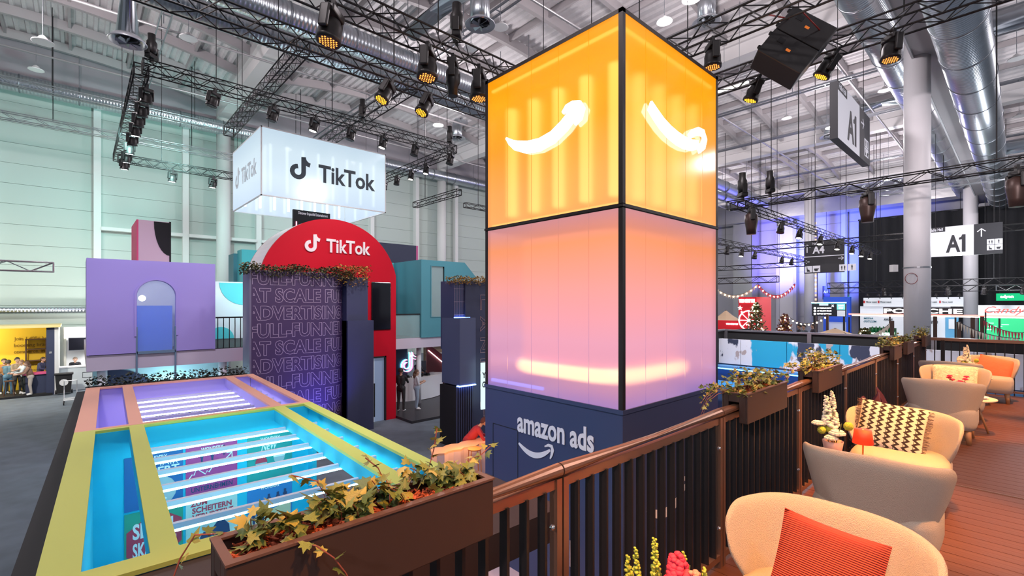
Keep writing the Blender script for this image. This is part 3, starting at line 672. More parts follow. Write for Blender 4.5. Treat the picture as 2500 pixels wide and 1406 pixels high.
t = thing('wall_lettering', 'dark slogan lettering on the lilac booth wall', 'lettering', wmat(bo) @ Vector((.75, L1-.125, 2.45)), BA)
mb = MB(); lettering(mb, 'Where thousands of communities', (0, 0, 0), U_, V_, 1.35, .10, .01, t=.003); lettering(mb, 'stay in full conversation', (.1, 0, -.16), U_, V_, 1.1, .09, .01, t=.003); mb.build('letters', PNav, t, local=True)
# ------------------------------------------------------------------ trusses
cell = .34
def truss(label, p, q, w=.30, m=None, near=True, cables=2, group=None, name='lighting_truss', tri=False):
    """box truss: four chords and diagonal lattice on each side; hoist cables up to the roof"""
    m = m or M_black; p = Vector(p); q = Vector(q); d = q-p; L = d.length; rz = math.atan2(d.y, d.x)
    t = thing(name, label, 'truss', p, rz, group)
    cc = cell if near else cell*1.7; n = max(2, round(L/cc)); st = L/n; rr = .020 if near else .024
    ch = MB().bar((0, 0, 0), (L, 0, 0), rr, 8).mesh('chord', m, True)
    h = w/2
    for y, z in ((-h, -h), (h, -h), (-h, h), (h, h)): place(ch, 'chord', t, (0, y, z))
    br = rr*.55
    dA = MB().bar((0, 0, -h), (st, 0, h), br, 5); dB = MB().bar((0, 0, h), (st, 0, -h), br, 5); hA = MB().bar((0, -h, 0), (st, h, 0), br, 5); hB = MB().bar((0, h, 0), (st, -h, 0), br, 5)
    if near:
        ms = [x.mesh('brace', m) for x in (dA, dB, hA, hB)]
        for i in range(n):
            s = i % 2
            for y in (-h, h): place(ms[s], 'brace', t, (i*st, y, 0))
            for z in (-h, h): place(ms[2+s], 'brace', t, (i*st, 0, z))
    else:
        mb = MB()
        for i in range(n):
            s = 1 if i % 2 else -1; x = i*st
            for y in (-h, h): mb.bar((x, y, -h*s), (x+st, y, h*s), br, 4, cap=False)
            mb.bar((x, -h*s, -h), (x+st, h*s, -h), br, 4, cap=False)
        mb.build('lattice', m, t, local=True)['kind'] = 'stuff'
    sq = MB()
    for a, b in (((-h, -h), (h, -h)), ((h, -h), (h, h)), ((h, h), (-h, h)), ((-h, h), (-h, -h))): sq.bar((0, *a), (0, *b), rr, 6)
    sq = sq.mesh('end_frame', m)
    place(sq, 'end_frame', t, (0, 0, 0)); place(sq, 'end_frame', t, (L, 0, 0))
    for k in range(cables):
        s = (k+.5)/cables; c = p+d*s; zt = roofz(c.x)+.38-c.z
        MB().bar((L*s, 0, h), (L*s, 0, zt), .012 if near else .02, 5).build('hoist_cable', M_blackm, t, local=True)
    return t
Zr = 9.5
truss('black truss above the tower, front one of the pair running lengthwise', (-2.0, 7.5, Zr), (12.0, 7.5, Zr), .34, cables=3)
truss('black truss above the tower, rear one of the pair running lengthwise', (-2.0, 9.2, Zr), (12.0, 9.2, Zr), .34, cables=3)
truss('black cross truss holding the tilted loudspeakers', (8.45, -4.5, Zr), (8.45, 7.3, Zr), .34, cables=3)
truss('black cross truss in front of the white column', (10.5, -4.5, Zr), (10.5, 7.3, Zr), .34, cables=3)
ZS = 11.5
truss('black truss across the front of the white light box rig', (1.35, 17.3, ZS), (12.4, 17.3, ZS), .34, cables=3)
truss('black truss forming the left side of the light box rig, hung with lit lamps', (1.35, 17.6, ZS), (1.35, 29, ZS), .34, cables=2)
truss('black truss along the back of the light box rig near the pale wall', (1.35, 29, ZS), (8.0, 29, ZS), .34, cables=2)
truss('black truss forming the right side of the light box rig', (12.4, 17.6, ZS), (12.4, 29, ZS), .34, cables=2)
truss('black truss carrying the left half of the white light box', (4.7, 13.9, ZS+.45), (4.7, 23, ZS+.45), .36, cables=2)
truss('black truss carrying the right half of the white light box', (8.25, 13.9, ZS+.45), (8.25, 23, ZS+.45), .36, cables=2)
truss('short black truss beyond the light box rig', (15.0, 20.5, 10.6), (15.0, 25.0, 10.6), .3, near=False, cables=2)
truss('small dark truss in front of the tall wall pilasters', (19.5, 26, 11.4), (26.5, 26, 11.4), .3, near=False, cables=3)
# silver trusses along the left wall
truss('upper silver truss hung along the pale wall', (-4, 33, 15.3), (14, 33, 15.3), .34, M_silver, False, 3, name='silver_truss')
truss('lower silver truss hung along the pale wall', (-4, 34, 13.9), (14, 34, 13.9), .34, M_silver, False, 3, name='silver_truss')
truss('short silver cross truss tying the wall trusses together', (-4, 30, 14.6), (-4, 35.2, 14.6), .34, M_silver, False, 2, name='silver_truss')
truss('silver truss at the left edge of the hall with two hoists', (-7.2, 26, 14.4), (-7.2, 32, 14.4), .34, M_silver, False, 2, name='silver_truss')
st_ = truss('low silver truss carrying small lamps above the yellow booth', (-9, 24.2, 5.95), (-.7, 24.2, 5.95), .34, M_silver, False, 2, name='silver_truss')
# right-hand rigs
truss('black truss crossing behind the white column, with scoop lamps', (22.0, -8, 9.1), (22.0, 9.2, 9.1), .36, near=False, cables=3)
truss('black truss leading away beside the blue wall wash', (22.2, 8.7, 9.1), (52, 8.7, 9.1), .34, near=False, cables=4)
truss('black truss leading away toward the hall sign A4', (20, 14.2, 8.9), (60, 14.2, 8.9), .34, near=False, cables=3)
truss('black truss crossing above the black curtain', (44, -14, 9.5), (44, 20, 9.5), .4, near=False, cables=4)
truss('black truss low in front of the black curtain', (50, -16, 6.25), (50, 12, 6.25), .5, near=False, cables=4)
truss('second low black truss before the curtain, closer to the booths', (54, -16, 5.9), (54, 13, 5.9), .5, near=False, cables=4)
truss('low black truss hung with festoon lights above the red kiosk', (34, 11.0, 6.25), (34, 21, 6.25), .4, near=False, cables=3)
truss('small black truss under the blue wall wash', (40, 11.0, 7.6), (40, 19, 7.6), .34, near=False, cables=2)
for i, yy in enumerate((-6, 0, 6)):
    truss(('lowest', 'middle', 'topmost')[i]+' of three silver trusses high above the black curtain', (46+1.2*i, -12+yy*.4, 13.2+.6*i), (46+1.2*i, 10+yy*.4, 13.2+.6*i), .36, M_silver, False, 3, 'silver trusses above the curtain', 'silver_truss')
# ------------------------------------------------------------------ stage lamps
M_lampb = mat('lamp_body', (.020, .018, .018), .4, .2)
def fresnel(name, mat_lens, s=1.0):
    """moving wash head: clamp, base box, two yoke arms, barrel and round lens; hangs from z = 0"""
    t = thing(name, 'x', 'stage lamp')
    MB().box(-.05*s, .05*s, -.03*s, .03*s, -.10*s, .05*s).build('clamp', M_lampb, t, local=True)
    MB().box(-.17*s, .17*s, -.11*s, .11*s, -.20*s, -.09*s).build('base', M_lampb, t, local=True, bevel=.02*s)
    for k in (-1, 1): MB().box(k*.19*s-.03*s, k*.19*s+.03*s, -.07*s, .07*s, -.46*s, -.12*s).build('yoke_arm', M_lampb, t, local=True, bevel=.02*s)
    b = MB().lathe([(.05*s, -.24*s), (.13*s, -.26*s), (.16*s, -.36*s), (.16*s, -.50*s), (.175*s, -.52*s), (.175*s, -.58*s), (.155*s, -.58*s)], (0, 0, 0), 20).build('barrel', M_lampb, t, local=True, smooth=True)
    MB().lathe([(.155*s, -.572*s), (.0, -.568*s)], (0, 0, 0), 20).build('lens', mat_lens, b, local=True)
    if s > .9:
        mb = MB()
        for i in range(-3, 4):
            for j in range(-3, 4):
                x, y = i*.042*s, (j+.5*(i % 2))*.042*s
                if x*x+y*y < (.14*s)**2: mb.ball((x, y, -.575*s), .016*s, 6)
        mb.build('lens_cells', mat_lens, b, local=True)['kind'] = 'stuff'
    return t
L_or = glow('lens_orange', (1.0, .30, .05), 2.4); L_yel = glow('lens_yellow', (1.0, .40, .02), 4); L_wh = glow('lens_white', (1.0, .93, .85), 9); L_cw = glow('lens_cool', (.75, .92, 1.0), 10)
L_off = mat('lens_off', (.05, .05, .06), .1)
protos = {k: fresnel('stage_lamp', m) for k, m in (('or', L_or), ('yel', L_yel), ('wh', L_wh), ('cw', L_cw), ('off', L_off))}
used = set()
def lamp(kind, loc, label, tilt=(0, 0), rz=0, s=1.0, group=None):
    r = protos[kind]
    if kind in used: r = copy_thing(r)
    used.add(kind); r.location = loc; s *= .72; r.rotation_euler = (tilt[0], tilt[1], rz); r.scale = (s, s, s); r['label'] = label
    if group: r['group'] = group
    return r
def on(px, Y=None, X=None): return at(px, 100, Y=Y) if Y is not None else at(px, 100, X=X)
hang = Zr-.2
for px, k, lab, tl in ((805, 'or', 'big orange-lit stage lamp on the front tower truss, left of the others', (.1, .1)), (1033, 'or', 'orange-lit stage lamp on the front tower truss with a pale reflector slot', (0, .1)), (1157, 'or', 'orange-lit stage lamp on the front tower truss next to the tower edge', (0, 0))):
    p = on(px, Y=7.5); lamp(k, (p.x, 7.33, hang), lab, tl, .7, 1.5)
for px, lab in ((948, 'starburst yellow stage lamp on the rear tower truss, left one'), (1042, 'starburst yellow stage lamp on the rear tower truss, right one')):
    p = on(px, Y=9.2); lamp('yel', (p.x, 9.03, hang), lab, (.35, .35), .75, 1.25)
for px, k, lab, tl in ((1750, 'or', 'orange-lit stage lamp on the loudspeaker truss beside the orange cube', (0, 0)),):
    p = on(px, X=8.45); lamp(k, (8.28, p.y, hang), lab, tl, .8, 1.2)
for px, k, lab, tl in ((1862, 'yel', 'starburst yellow stage lamp right beside the orange cube', (.3, -.2)), (2050, 'yel', 'yellow profile lamp aimed down above the hanging sign', (.45, -.3)), (2185, 'or', 'orange-lit stage lamp overlapping the white column', (.1, 0))):
    p = on(px, X=10.5); lamp(k, (10.33, p.y, hang), lab, tl, .8, 1.2)
# profile spot and upright heads
def profile(label, loc, up=False, s=1.0, rz=.8, group=None):
    t = thing('profile_lamp', label, 'stage lamp', loc, rz, group); k = 1 if up else -1
    MB().box(-.16*s, .16*s, -.10*s, .10*s, min(k*.08, k*.2)*s, max(k*.08, k*.2)*s).build('base', M_lampb, t, local=True, bevel=.02*s)
    MB().box(-.05*s, .05*s, -.03*s, .03*s, min(0, k*.1)*s-.04, max(0, k*.1)*s+.04).build('clamp', M_lampb, t, local=True)
    for j in (-1, 1): MB().box(j*.16*s-.025*s, j*.16*s+.025*s, -.06*s, .06*s, min(k*.18, k*.45)*s, max(k*.18, k*.45)*s).build('yoke_arm', M_lampb, t, local=True)
    b = MB().lathe([(.09*s, k*.24*s), (.14*s, k*.32*s), (.14*s, k*.55*s), (.10*s, k*.62*s), (.10*s, k*.80*s), (.085*s, k*.80*s)], (0, 0, 0), 14).build('barrel', M_lampb, t, local=True, smooth=True)
    MB().lathe([(.085*s, k*.795*s), (0, k*.79*s)], (0, 0, 0), 14).build('lens', mat('lens_teal', (.05, .2, .22), .1), b, local=True)
    return t
p = on(1093, Y=7.5); profile('black profile spot hanging between two orange stage lamps', (p.x, 7.5-.17, hang), False, .95)
p = on(1105, Y=7.5); profile('black moving head standing upright on the front tower truss', (p.x+.1, 7.5, Zr+.2), True, .95)
e = at(370, 150, Y=17.3); profile('black moving head standing on the corner of the light box rig', (e.x, 17.3, ZS+.2), True, 1.0)
e = at(885, 300, Y=17.3); profile('black moving head standing mid-way on the light box rig', (e.x, 17.3, ZS+.2), True, 1.0)
e = at(1098, 350, Y=17.3); profile('black moving head standing at the right corner of the light box rig', (e.x, 17.3, ZS+.2), True, 1.0)
for px, k in ((523, 'off'), (668, 'off'), (768, 'wh'), (857, 'off'), (935, 'wh'), (1012, 'off'), (1098, 'off')):
    e = on(px, Y=17.3)
    lab = {'off': 'unlit black stage lamp under the front truss of the light box rig', 'wh': 'warm white lit stage lamp under the front truss of the light box rig'}[k]
    lamp(k, (e.x, 17.13, ZS-.2), lab, (.2, .1), .6, 1.3, 'stage lamps on the light box rig' + (' (lit)' if k == 'wh' else ''))
for i, (y, k) in enumerate(((18.2, 'off'), (19.6, 'off'), (20.8, 'off'), (22.0, 'wh'), (23.4, 'off'), (24.8, 'cw'), (26.4, 'cw'), (27.8, 'cw'))):
    lab = {'off': 'unlit stage lamp on the left side truss of the light box rig', 'wh': 'warm lit stage lamp among the cool ones on the left side truss', 'cw': 'cool white lit stage lamp on the left side truss of the rig'}[k]
    lamp(k, (1.52, y, ZS-.2), lab, (.15, -.1), .6, 1.3, 'stage lamps on the left side truss '+k)
for px, k in ((421, 'cw'), (519, 'wh')):
    e = on(px, Y=29); lamp(k, (e.x, 28.83, ZS-.2), {'cw': 'cool lit stage lamp on the rear truss before the pale wall', 'wh': 'small white lit stage lamp at the end of the rear truss'}[k], (.1, 0), .6, 1.4)
for i, px in enumerate((948, 978, 1013, 1050)):
    e = on(px, X=12.4); k = 'wh' if i > 1 else 'off'
    lamp(k, (12.23, e.y, ZS-.2), {'off': 'unlit stage lamp on the right side truss of the light box rig', 'wh': 'lit white stage lamp on the right side truss of the light box rig'}[k], (.1, .1), .6, 1.2, 'stage lamps on the right side truss '+k)
# scoop lamps on the column truss
def scoop(label, loc, s=1.0):
    t = thing('scoop_lamp', label, 'stage lamp', loc, .6)
    MB().box(-.25*s, .25*s, -.14*s, .14*s, -.3*s, -.1*s).build('base', M_lampb, t, local=True, bevel=.04); MB().box(-.06, .06, -.04, .04, -.12, .1).build('clamp', M_lampb, t, local=True)
    for j in (-1, 1): MB().box(j*.36*s-.06*s, j*.36*s+.06*s, -.12*s, .12*s, -.75*s, -.2*s).build('yoke_arm', M_lampb, t, local=True, bevel=.04)
    MB().lathe([(.12*s, -.32*s), (.30*s, -.45*s), (.31*s, -.8*s), (.25*s, -1.15*s), (.22*s, -1.45*s), (.20*s, -1.45*s)], (0, 0, 0), 22).build('barrel', mat('scoop_body', (.05, .025, .02), .4, .3), t, local=True, smooth=True)
    MB().lathe([(.20*s, -1.44*s), (0, -1.42*s)], (0, 0, 0), 22).build('lens', L_off, t, local=True)
for px, lab in ((2120, 'big dark scoop lamp hanging beside the white column'), (1838, 'dark scoop lamp hanging beside the tower edge'), (2483, 'large dark scoop lamp at the edge of the column truss')):
    e = on(px, X=22.0); scoop(lab, (21.82, e.y, 8.9), .85)
e = on(1830, X=22); profile('moving head standing on the column truss near the tower', (22, e.y+.3, 9.3), True, 1.5)
e = on(1880, X=22); profile('moving head standing on the column truss, second from the tower', (22, e.y, 9.3), True, 1.3)
far = [(30, 8.7, 8.9, 'wh'), (34, 8.7, 8.9, 'wh'), (38, 8.7, 8.9, 'wh'), (27, 8.7, 8.9, 'off'), (33.5, 14.2, 8.7, 'off'), (36, 14.2, 8.7, 'wh'), (38.5, 14.2, 8.7, 'off'), (44.5, 14.2, 8.7, 'off'), (47, 14.2, 8.7, 'off'), (55, 14.2, 8.7, 'wh'), (42, 8.7, 8.9, 'wh'), (45, 8.7, 8.9, 'wh'), (48, 8.7, 8.9, 'wh')]
for x, y, z, k in far:
    lamp(k, (x, y-.17, z), {'wh': 'small lit stage lamp on a truss leading away to the far wall', 'off': 'small unlit stage lamp on a truss leading away to the far wall'}[k], (.2, .2), .5, 1.5, 'lamps on the far leading trusses '+k)
for i in range(10):
    lamp('wh' if i % 2 else 'off', (49.75, -10+i*2, 5.95), {1: 'lit lamp on the low truss before the black curtain', 0: 'unlit lamp on the low truss before the black curtain'}[i % 2], (0, -.4), 0, 1.6, 'lamps before the curtain '+str(i % 2))
for x in (-5.2, -3.0):
    lamp('wh', (x, 24.03, 5.75), 'small lit lamp under the low silver truss above the yellow booth', (.2, 0), .4, 1.0, 'lamps under the low silver truss')
for x in (-6.0, -4.6): profile('small black head on top of the low silver truss', (x, 24.2, 6.15), True, .8, 0, 'heads on the low silver truss')
# ------------------------------------------------------------------ tilted loudspeakers
sp = thing('loudspeaker_pair', 'two black loudspeaker cabinets hung tilted on red chains', 'loudspeaker', (8.45, 2.9, 7.4))
C_ = at(1947, 95, D=8.3); W1 = (RT*.64+UP*.77).normalized(); U1 = RT*.86-UP*.46-FW*.25; U1 = (U1-W1*U1.dot(W1)).normalized(); V1 = W1.cross(U1).normalized()
if V1.dot(FW) < 0: V1 = -V1
for k in (-1, 1):
    c = C_+V1*.25+W1*(k*.262)
    b = MB().obox(c, U1, V1, W1, .43, .25, .255).build('cabinet', mat('speaker_black', (.016, .015, .016), .5), sp, bevel=.02)
    mb = MB().obox(c-V1*.252+U1*.0, U1, V1, W1, .04, .004, .022); mb.build('badge', glow('speaker_led', (1, .25, .05), .6), b)
    mb = MB(); mb.obox(c-V1*.252-U1*.2+W1*.1, U1, V1, W1, .06, .004, .05); mb.build('handle_recess', M_blackm, b)
    mb = MB()
    for s1 in (-1, 1): mb.lathe([(.03, -.02), (.04, .02), (.03, .06)], c-U1*.41-V1*.2+W1*(.16*s1), 8, axis=-U1)
    mb.build('caster', M_blackm, b)
mb = MB()
for s1 in (-.3, .3):
    a = C_+V1*.25+W1*.5+U1*s1; mb.bar(a, (8.45+.17*(1 if s1 > 0 else -1), a.y, Zr-.17), .012, 6)
mb.build('chain', mat('red_chain', (.45, .03, .02), .4, .4), sp)
# ------------------------------------------------------------------ hanging hall signs
M_signw = mat('sign_white', (.76, .76, .82), .5, emit=(.8, .8, .9), es=.2); M_signd = mat('sign_dark', (.035, .036, .042), .5)  # emission added to brighten the white panels
def sign(label, org, u, wd, hh, kind, thick=.18, halle=True):
    """hall sign: white panel with its code, dark panel with arrow and four pictograms"""
    u = Vector(u); v = UP; n = u.cross(v); org = Vector(org); t = thing('hall_sign', label, 'sign', org)
    MB().obox(org+u*wd/2+v*hh/2-n*thick/2, u, n, v, wd/2, thick/2, hh/2).build('box', M_signd, t)
    def pl(a, b, c, d, m, nm, off=.006): return flat(MB(), [(a, c), (b, c), (b, d), (a, d)], org, u, v, 1, t=off).build(nm, m, t)
    if kind == 'A1':
        pl(0, wd*.63, 0, hh, M_signw, 'panel')
        pl(0, wd*.24, hh*.84, hh, M_signd, 'tab', .012)
        mb = MB(); lettering(mb, 'Halle Hall', org+u*.05*wd*.3+v*hh*.87+n*.013, u, v, wd*.19, hh*.10, .01, t=.004); mb.build('lettering', M_signw, t)
        mb = MB(); lettering(mb, 'A', org+u*wd*.25+v*hh*.12+n*.007, u, v, wd*.20, hh*.58, .03, t=.006); flat(mb, [(.47, .12), (.52, .12), (.52, .70), (.475, .70), (.46, .62), (.43, .60), (.43, .53), (.47, .54)], org+n*.007, u, v, wd, hh, t=.006); mb.build('lettering', M_signd, t)
        ax, ay, ps = wd*.73, hh*.72, hh*.24
        px0, pz0 = wd*.80, hh*.12
    else:
        mb = MB(); lettering(mb, 'Halle Hall', org+u*wd*.22+v*hh*.88+n*.004, u, v, wd*.28, hh*.07, .01, t=.006); lettering(mb, 'A4', org+u*wd*.22+v*hh*.60+n*.004, u, v, wd*.30, hh*.24, .03, t=.006); mb.build('lettering', M_signw, t)
        pl(0, wd, hh*.50, hh*.525, M_signw, 'line')
        ax, ay, ps = wd*.08, hh*.78, hh*.22; px0, pz0 = wd*.02, hh*.03
    mb = MB()
    if kind == 'A1': stroke(mb, [(-.5, 0), (.5, 0)], org+u*ax+v*ay+n*.004, u if halle is not None else v, v, ps, .12, .004) if halle else stroke(mb, [(0, -.6), (0, .5)], org+u*ax+v*ay+n*.004, u, v, ps, .12, .004)
    else: stroke(mb, [(0, -.6), (0, .5)], org+u*ax+v*ay+n*.004, u, v, ps, .12, .004)
    if kind == 'A1' and halle: stroke(mb, [(.1, .4), (.5, 0), (.1, -.4)], org+u*ax+v*ay+n*.004, u, v, ps, .12, .005)
    else: stroke(mb, [(-.4, .1), (0, .5), (.4, .1)], org+u*ax+v*ay+n*.004, u, v, ps, .12, .005)
    if kind == 'A4':
        stroke(mb, [(.5, 0), (-.5, 0)], org+u*wd*.08+v*hh*.36+n*.004, u, v, ps*.6, .14, .004); stroke(mb, [(-.1, .4), (-.5, 0), (-.1, -.4)], org+u*wd*.08+v*hh*.36+n*.004, u, v, ps*.6, .14, .005)
        stroke(mb, [(-.5, 0), (.5, 0)], org+u*wd*.92+v*hh*.42+n*.004, u, v, ps*.6, .14, .004); stroke(mb, [(.1, .4), (.5, 0), (.1, -.4)], org+u*wd*.92+v*hh*.42+n*.004, u, v, ps*.6, .14, .005)
    mb.build('arrow', M_signw, t)
    s = hh*.17 if kind == 'A1' else hh*.20
    slots = [(0, 0), (1, 0), (0, 1), (1, 1)] if kind == 'A1' else [(0, 0), (1, 0), (4.2, 0), (5.2, 0)]
    for i, (a, b) in enumerate(slots):
        x0, z0 = px0+a*s*1.08, pz0+b*s*1.08
        g = pl(x0, x0+s, z0, z0+s, M_signw, 'pictogram')
        mb = MB(); o2 = org+u*(x0+s/2)+v*(z0+s*.12)+n*.007
        if i == 2: [flat(mb, person_shape(x, 0, 1.2), o2, u, v, s*.9, t=.004) for x in (-.2, .2)]
        elif i == 3: flat(mb, person_shape(0, 0, 1.2), o2, u, v, s, t=.004)
        elif i == 0: flat(mb, [(-.2, 0), (.25, 0), (.1, .3), (-.1, .35), (-.15, .7), (-.25, .7)], o2, u, v, s, t=.004)
        else: flat(mb, [(-.3, .2), (-.2, .05), (.15, .05), (.2, .3), (.32, .3), (.32, .45), (-.3, .45)], o2, u, v, s, t=.004)
        mb.build('symbol', M_signd, g)
    for k in (.1, .9):
        a = org+u*wd*k+v*hh-n*thick/2; MB().bar(a, (a.x, a.y, roofz(a.x)+.47), .012, 5).build('cable', M_blackm, t)
    return t
o = at(2046, 336, D=16.4); sign('big white hall sign A1 hanging edge-on beside the white column', o, (1, 0, 0), 5.0, 2.0, 'A1', .25)
o = at(2267, 628, X=40.0); e2 = at(2448, 616, X=40.0); sign('distant white hall sign A1 in front of the black curtain', o, (0, -1, 0), abs(o.y-e2.y), 1.85, 'A1', .15, False)
o = at(1963, 668, X=46.0); e2 = at(2061, 664, X=46.0); sign('dark hall sign A4 hanging before the blue-lit wall', o, (0, -1, 0), abs(o.y-e2.y), 2.75, 'A4', .15)
# ------------------------------------------------------------------ hanging white light box
BX0, BX1, BY0, BY1, BZ0, BZ1 = 4.79, 9.67, 18.5, 22.7, 8.5, 11.0
lb = thing('hanging_light_box', 'white hanging light box frame with dark logo lettering', 'light box', ((BX0+BX1)/2, (BY0+BY1)/2, BZ0))
D_wb = diffuser('white_sheet', [(0, (.55, .68, .85)), (.3, (.62, .76, .88)), (.7, (.60, .74, .84)), (1, (.50, .64, .76))], 1.1, .2, (BZ0, BZ1), .5)
f = MB(); ww = .04
for x in (BX0, BX1-ww):
    for y in (BY0, BY1-ww): f.box(x, x+ww, y, y+ww, BZ0, BZ1)
for z in (BZ0, BZ1-ww): f.box(BX0, BX1, BY0, BY0+ww, z, z+ww).box(BX0, BX1, BY1-ww, BY1, z, z+ww).box(BX0, BX0+ww, BY0, BY1, z, z+ww).box(BX1-ww, BX1, BY0, BY1, z, z+ww)
f.build('frame', M_white, lb)
MB().box(BX0+ww, BX1-ww, BY0+.005, BY0+.02, BZ0+ww, BZ1-ww).build('sheet', D_wb, lb); MB().box(BX0+ww, BX1-ww, BY1-.02, BY1-.005, BZ0+ww, BZ1-ww).build('sheet', D_wb, lb)
MB().box(BX0+.005, BX0+.02, BY0+ww, BY1-ww, BZ0+ww, BZ1-ww).build('sheet', D_wb, lb); MB().box(BX1-.02, BX1-.005, BY0+ww, BY1-ww, BZ0+ww, BZ1-ww).build('sheet', D_wb, lb)
tb = MB().bar((0, 0, BZ0+.25-BZ0), (0, 0, BZ1-.5-BZ0), .05, 8).mesh('led_tube', glow('white_tube', (.8, .95, 1), 5), True)
for k in range(8):
    x = BX0+.4+k*.58
    place(tb, 'led_tube', lb, (x-lb.location.x, BY0+.3-lb.location.y, 0)); place(tb, 'led_tube', lb, (x-lb.location.x, BY1-.3-lb.location.y, 0))
for k in range(6): place(tb, 'led_tube', lb, (BX0+.3-lb.location.x, BY0+.6+k*.6-lb.location.y, 0))
M_logo = mat('logo_dark', (.03, .05, .07), .5)
def logo(par, org, u, h, m, t=.02):
    """note emblem followed by the word"""
    u = Vector(u); mb = MB(); note(mb, Vector(org), u, UP, h, .19, t); mb.build('logo_note', m, par)
    mb = MB(); lettering(mb, 'TikTok', Vector(org)+u*h*1.25, u, UP, h*2.72, h*.80, .022, t=t); mb.build('logo_word', m, par)
o = at(706, 432, Y=BY0-.004); logo(lb, (o.x, BY0-.004, o.z), (1, 0, 0), .86, M_logo)
o = at(575, 462, X=BX0-.004); logo(lb, (BX0-.004, o.y, o.z), (0, -1, 0), .80, mat('logo_pale', (.80, .9, .95), .4), .01)
for x in (BX0+.3, BX1-.3):
    for y in (BY0+.2, BY1-.2): MB().bar((x, y, BZ1), (x, y, ZS+.3), .012, 5).build('cable', M_blackm, lb)
# ------------------------------------------------------------------ red arch stand and its neighbours
SY = 18.2; SZ0, SZ1 = 2.65, 3.1
M_pur = mat('lilac_panel', (.42, .35, .80), .6); M_fasc = mat('fascia_mauve', (.62, .56, .66), .6); M_red = mat('arch_red', (.58, .004, .022), .55, spec=.2); M_teal = mat('teal_panel', (.08, .29, .35), .6); M_turq = mat('turquoise_panel', (.10, .62, .66), .6); M_offw = mat('stand_white', (.78, .80, .84), .6)
up = thing('upper_deck', 'mauve-edged upper floor carrying the two-storey stand', 'platform', (6.5, 22, SZ0))
MB().box(.15, 14.6, SY, 27, SZ0, SZ1).build('slab', M_fasc, up); MB().box(.2, 14.5, SY+.05, 27, SZ1, SZ1+.02).build('black_floor', M_blackm, up)
for x, y in ((.5, SY+.3), (3.6, SY+.3), (14.2, 22), (3.6, 25), (.5, 25), (9.0, 25)): MB().lathe([(.12, 0.0), (.12, SZ0)], (x, y, 0), 14).build('prop', M_offw, up, smooth=True)
px_ = thing('purple_facade', 'lilac front wall with a tall arched window', 'wall', (1.7, SY, SZ1))
ax0, ax1, zc = 1.28, 2.24, 4.84; aR = (ax1-ax0)/2
F0, F1, FZ0, FZ1 = .15, 3.32, 3.12, 5.92
mb = MB(); yA, yB = SY-.06, SY+.06
mb.box(F0, ax0, yA, yB, FZ0, FZ1); mb.box(ax1, F1, yA, yB, FZ0, FZ1)
A = [(ax0+aR-aR*math.cos(PI*i/20), zc+aR*math.sin(PI*i/20)) for i in range(21)]
for (xa, za), (xb, zb) in zip(A[:-1], A[1:]):
    mb.quad((xa, yA, za), (xb, yA, zb), (xb, yA, FZ1), (xa, yA, FZ1)); mb.quad((xa, yB, za), (xa, yB, FZ1), (xb, yB, FZ1), (xb, yB, zb)); mb.quad((xa, yA, za), (xa, yB, za), (xb, yB, zb), (xb, yA, zb))
mb.quad((ax0, yA, FZ1), (ax1, yA, FZ1), (ax1, yB, FZ1), (ax0, yB, FZ1)); mb.build('panel', M_pur, px_)
mb = MB(); rr_ = aR+.035
loop = [(ax0-.035, FZ0+.5)]+[(ax0+aR-rr_*math.cos(PI*i/20), zc+rr_*math.sin(PI*i/20)) for i in range(21)]+[(ax1+.035, FZ0+.5)]
stroke(mb, loop, (0, yA, 0), (1, 0, 0), UP, 1, .05, .03); mb.build('arch_trim', M_pur, px_)
mb = MB(); pts = [(ax0, yA+.05, FZ0)]+[(x, yA+.05, z) for x, z in A]+[(ax1, yA+.05, FZ0)]
mb.prism(pts, (0, 1, 0), .012); mb.build('window_pane', glass('arch_glass', (.85, .93, 1.0), .86), px_)
MB().box(ax0+.02, ax1-.02, yB+.4, yB+.43, FZ0, 4.55).build('blue_screen', mat('blue_board', (.02, .16, .75), .25, emit=(.02, .15, .7), es=.25), px_)
MB().box(ax0-.02, ax0+.02, yA-.02, yB, 2.2, 3.9).box(ax1-.02, ax1+.02, yA-.02, yB, 2.2, 3.9).box(ax0, ax1, yA-.02, yB, 3.08, 3.16).build('door_frame', mat('blue_grey_frame', (.16, .26, .36), .5), px_)
MB().box(F0, F1, SY+1.9, SY+2.0, SZ1, FZ1-.1).build('inner_wall', M_offw, px_)
MB().box(F0, F0+.06, SY, SY+2, SZ1, FZ1).box(F1-.06, F1, SY, SY+2, SZ1, FZ1).build('side_panel', M_pur, px_)
e = at(347, 728, Y=SY+1.2); MB().ball(e, .10, 10).build('globe_lamp', glow('globe_lamp', (1, .85, .6), 6), px_)
# ground-floor glazing below the lilac wall
t = thing('ground_floor_wall', 'pale ground-floor wall with a dark curved panel under the lilac facade', 'wall', (1.8, SY+.9, 0))
MB().box(.3, 3.9, SY+.9, SY+1.0, 0, SZ0).build('panel', mat('cyan_white', (.55, .80, .85), .6), t)
mb = MB(); mb.prism([Vector((x, SY+.89, z)) for x, z in ([(.6, 1.2), (.6, 2.6)]+[(.6+1.5*math.sin(PI/2*i/8), 1.2+1.4*math.cos(PI/2*i/8)) for i in range(1, 9)])], (0, -1, 0), .02); mb.build('dark_curve', M_navy, t)
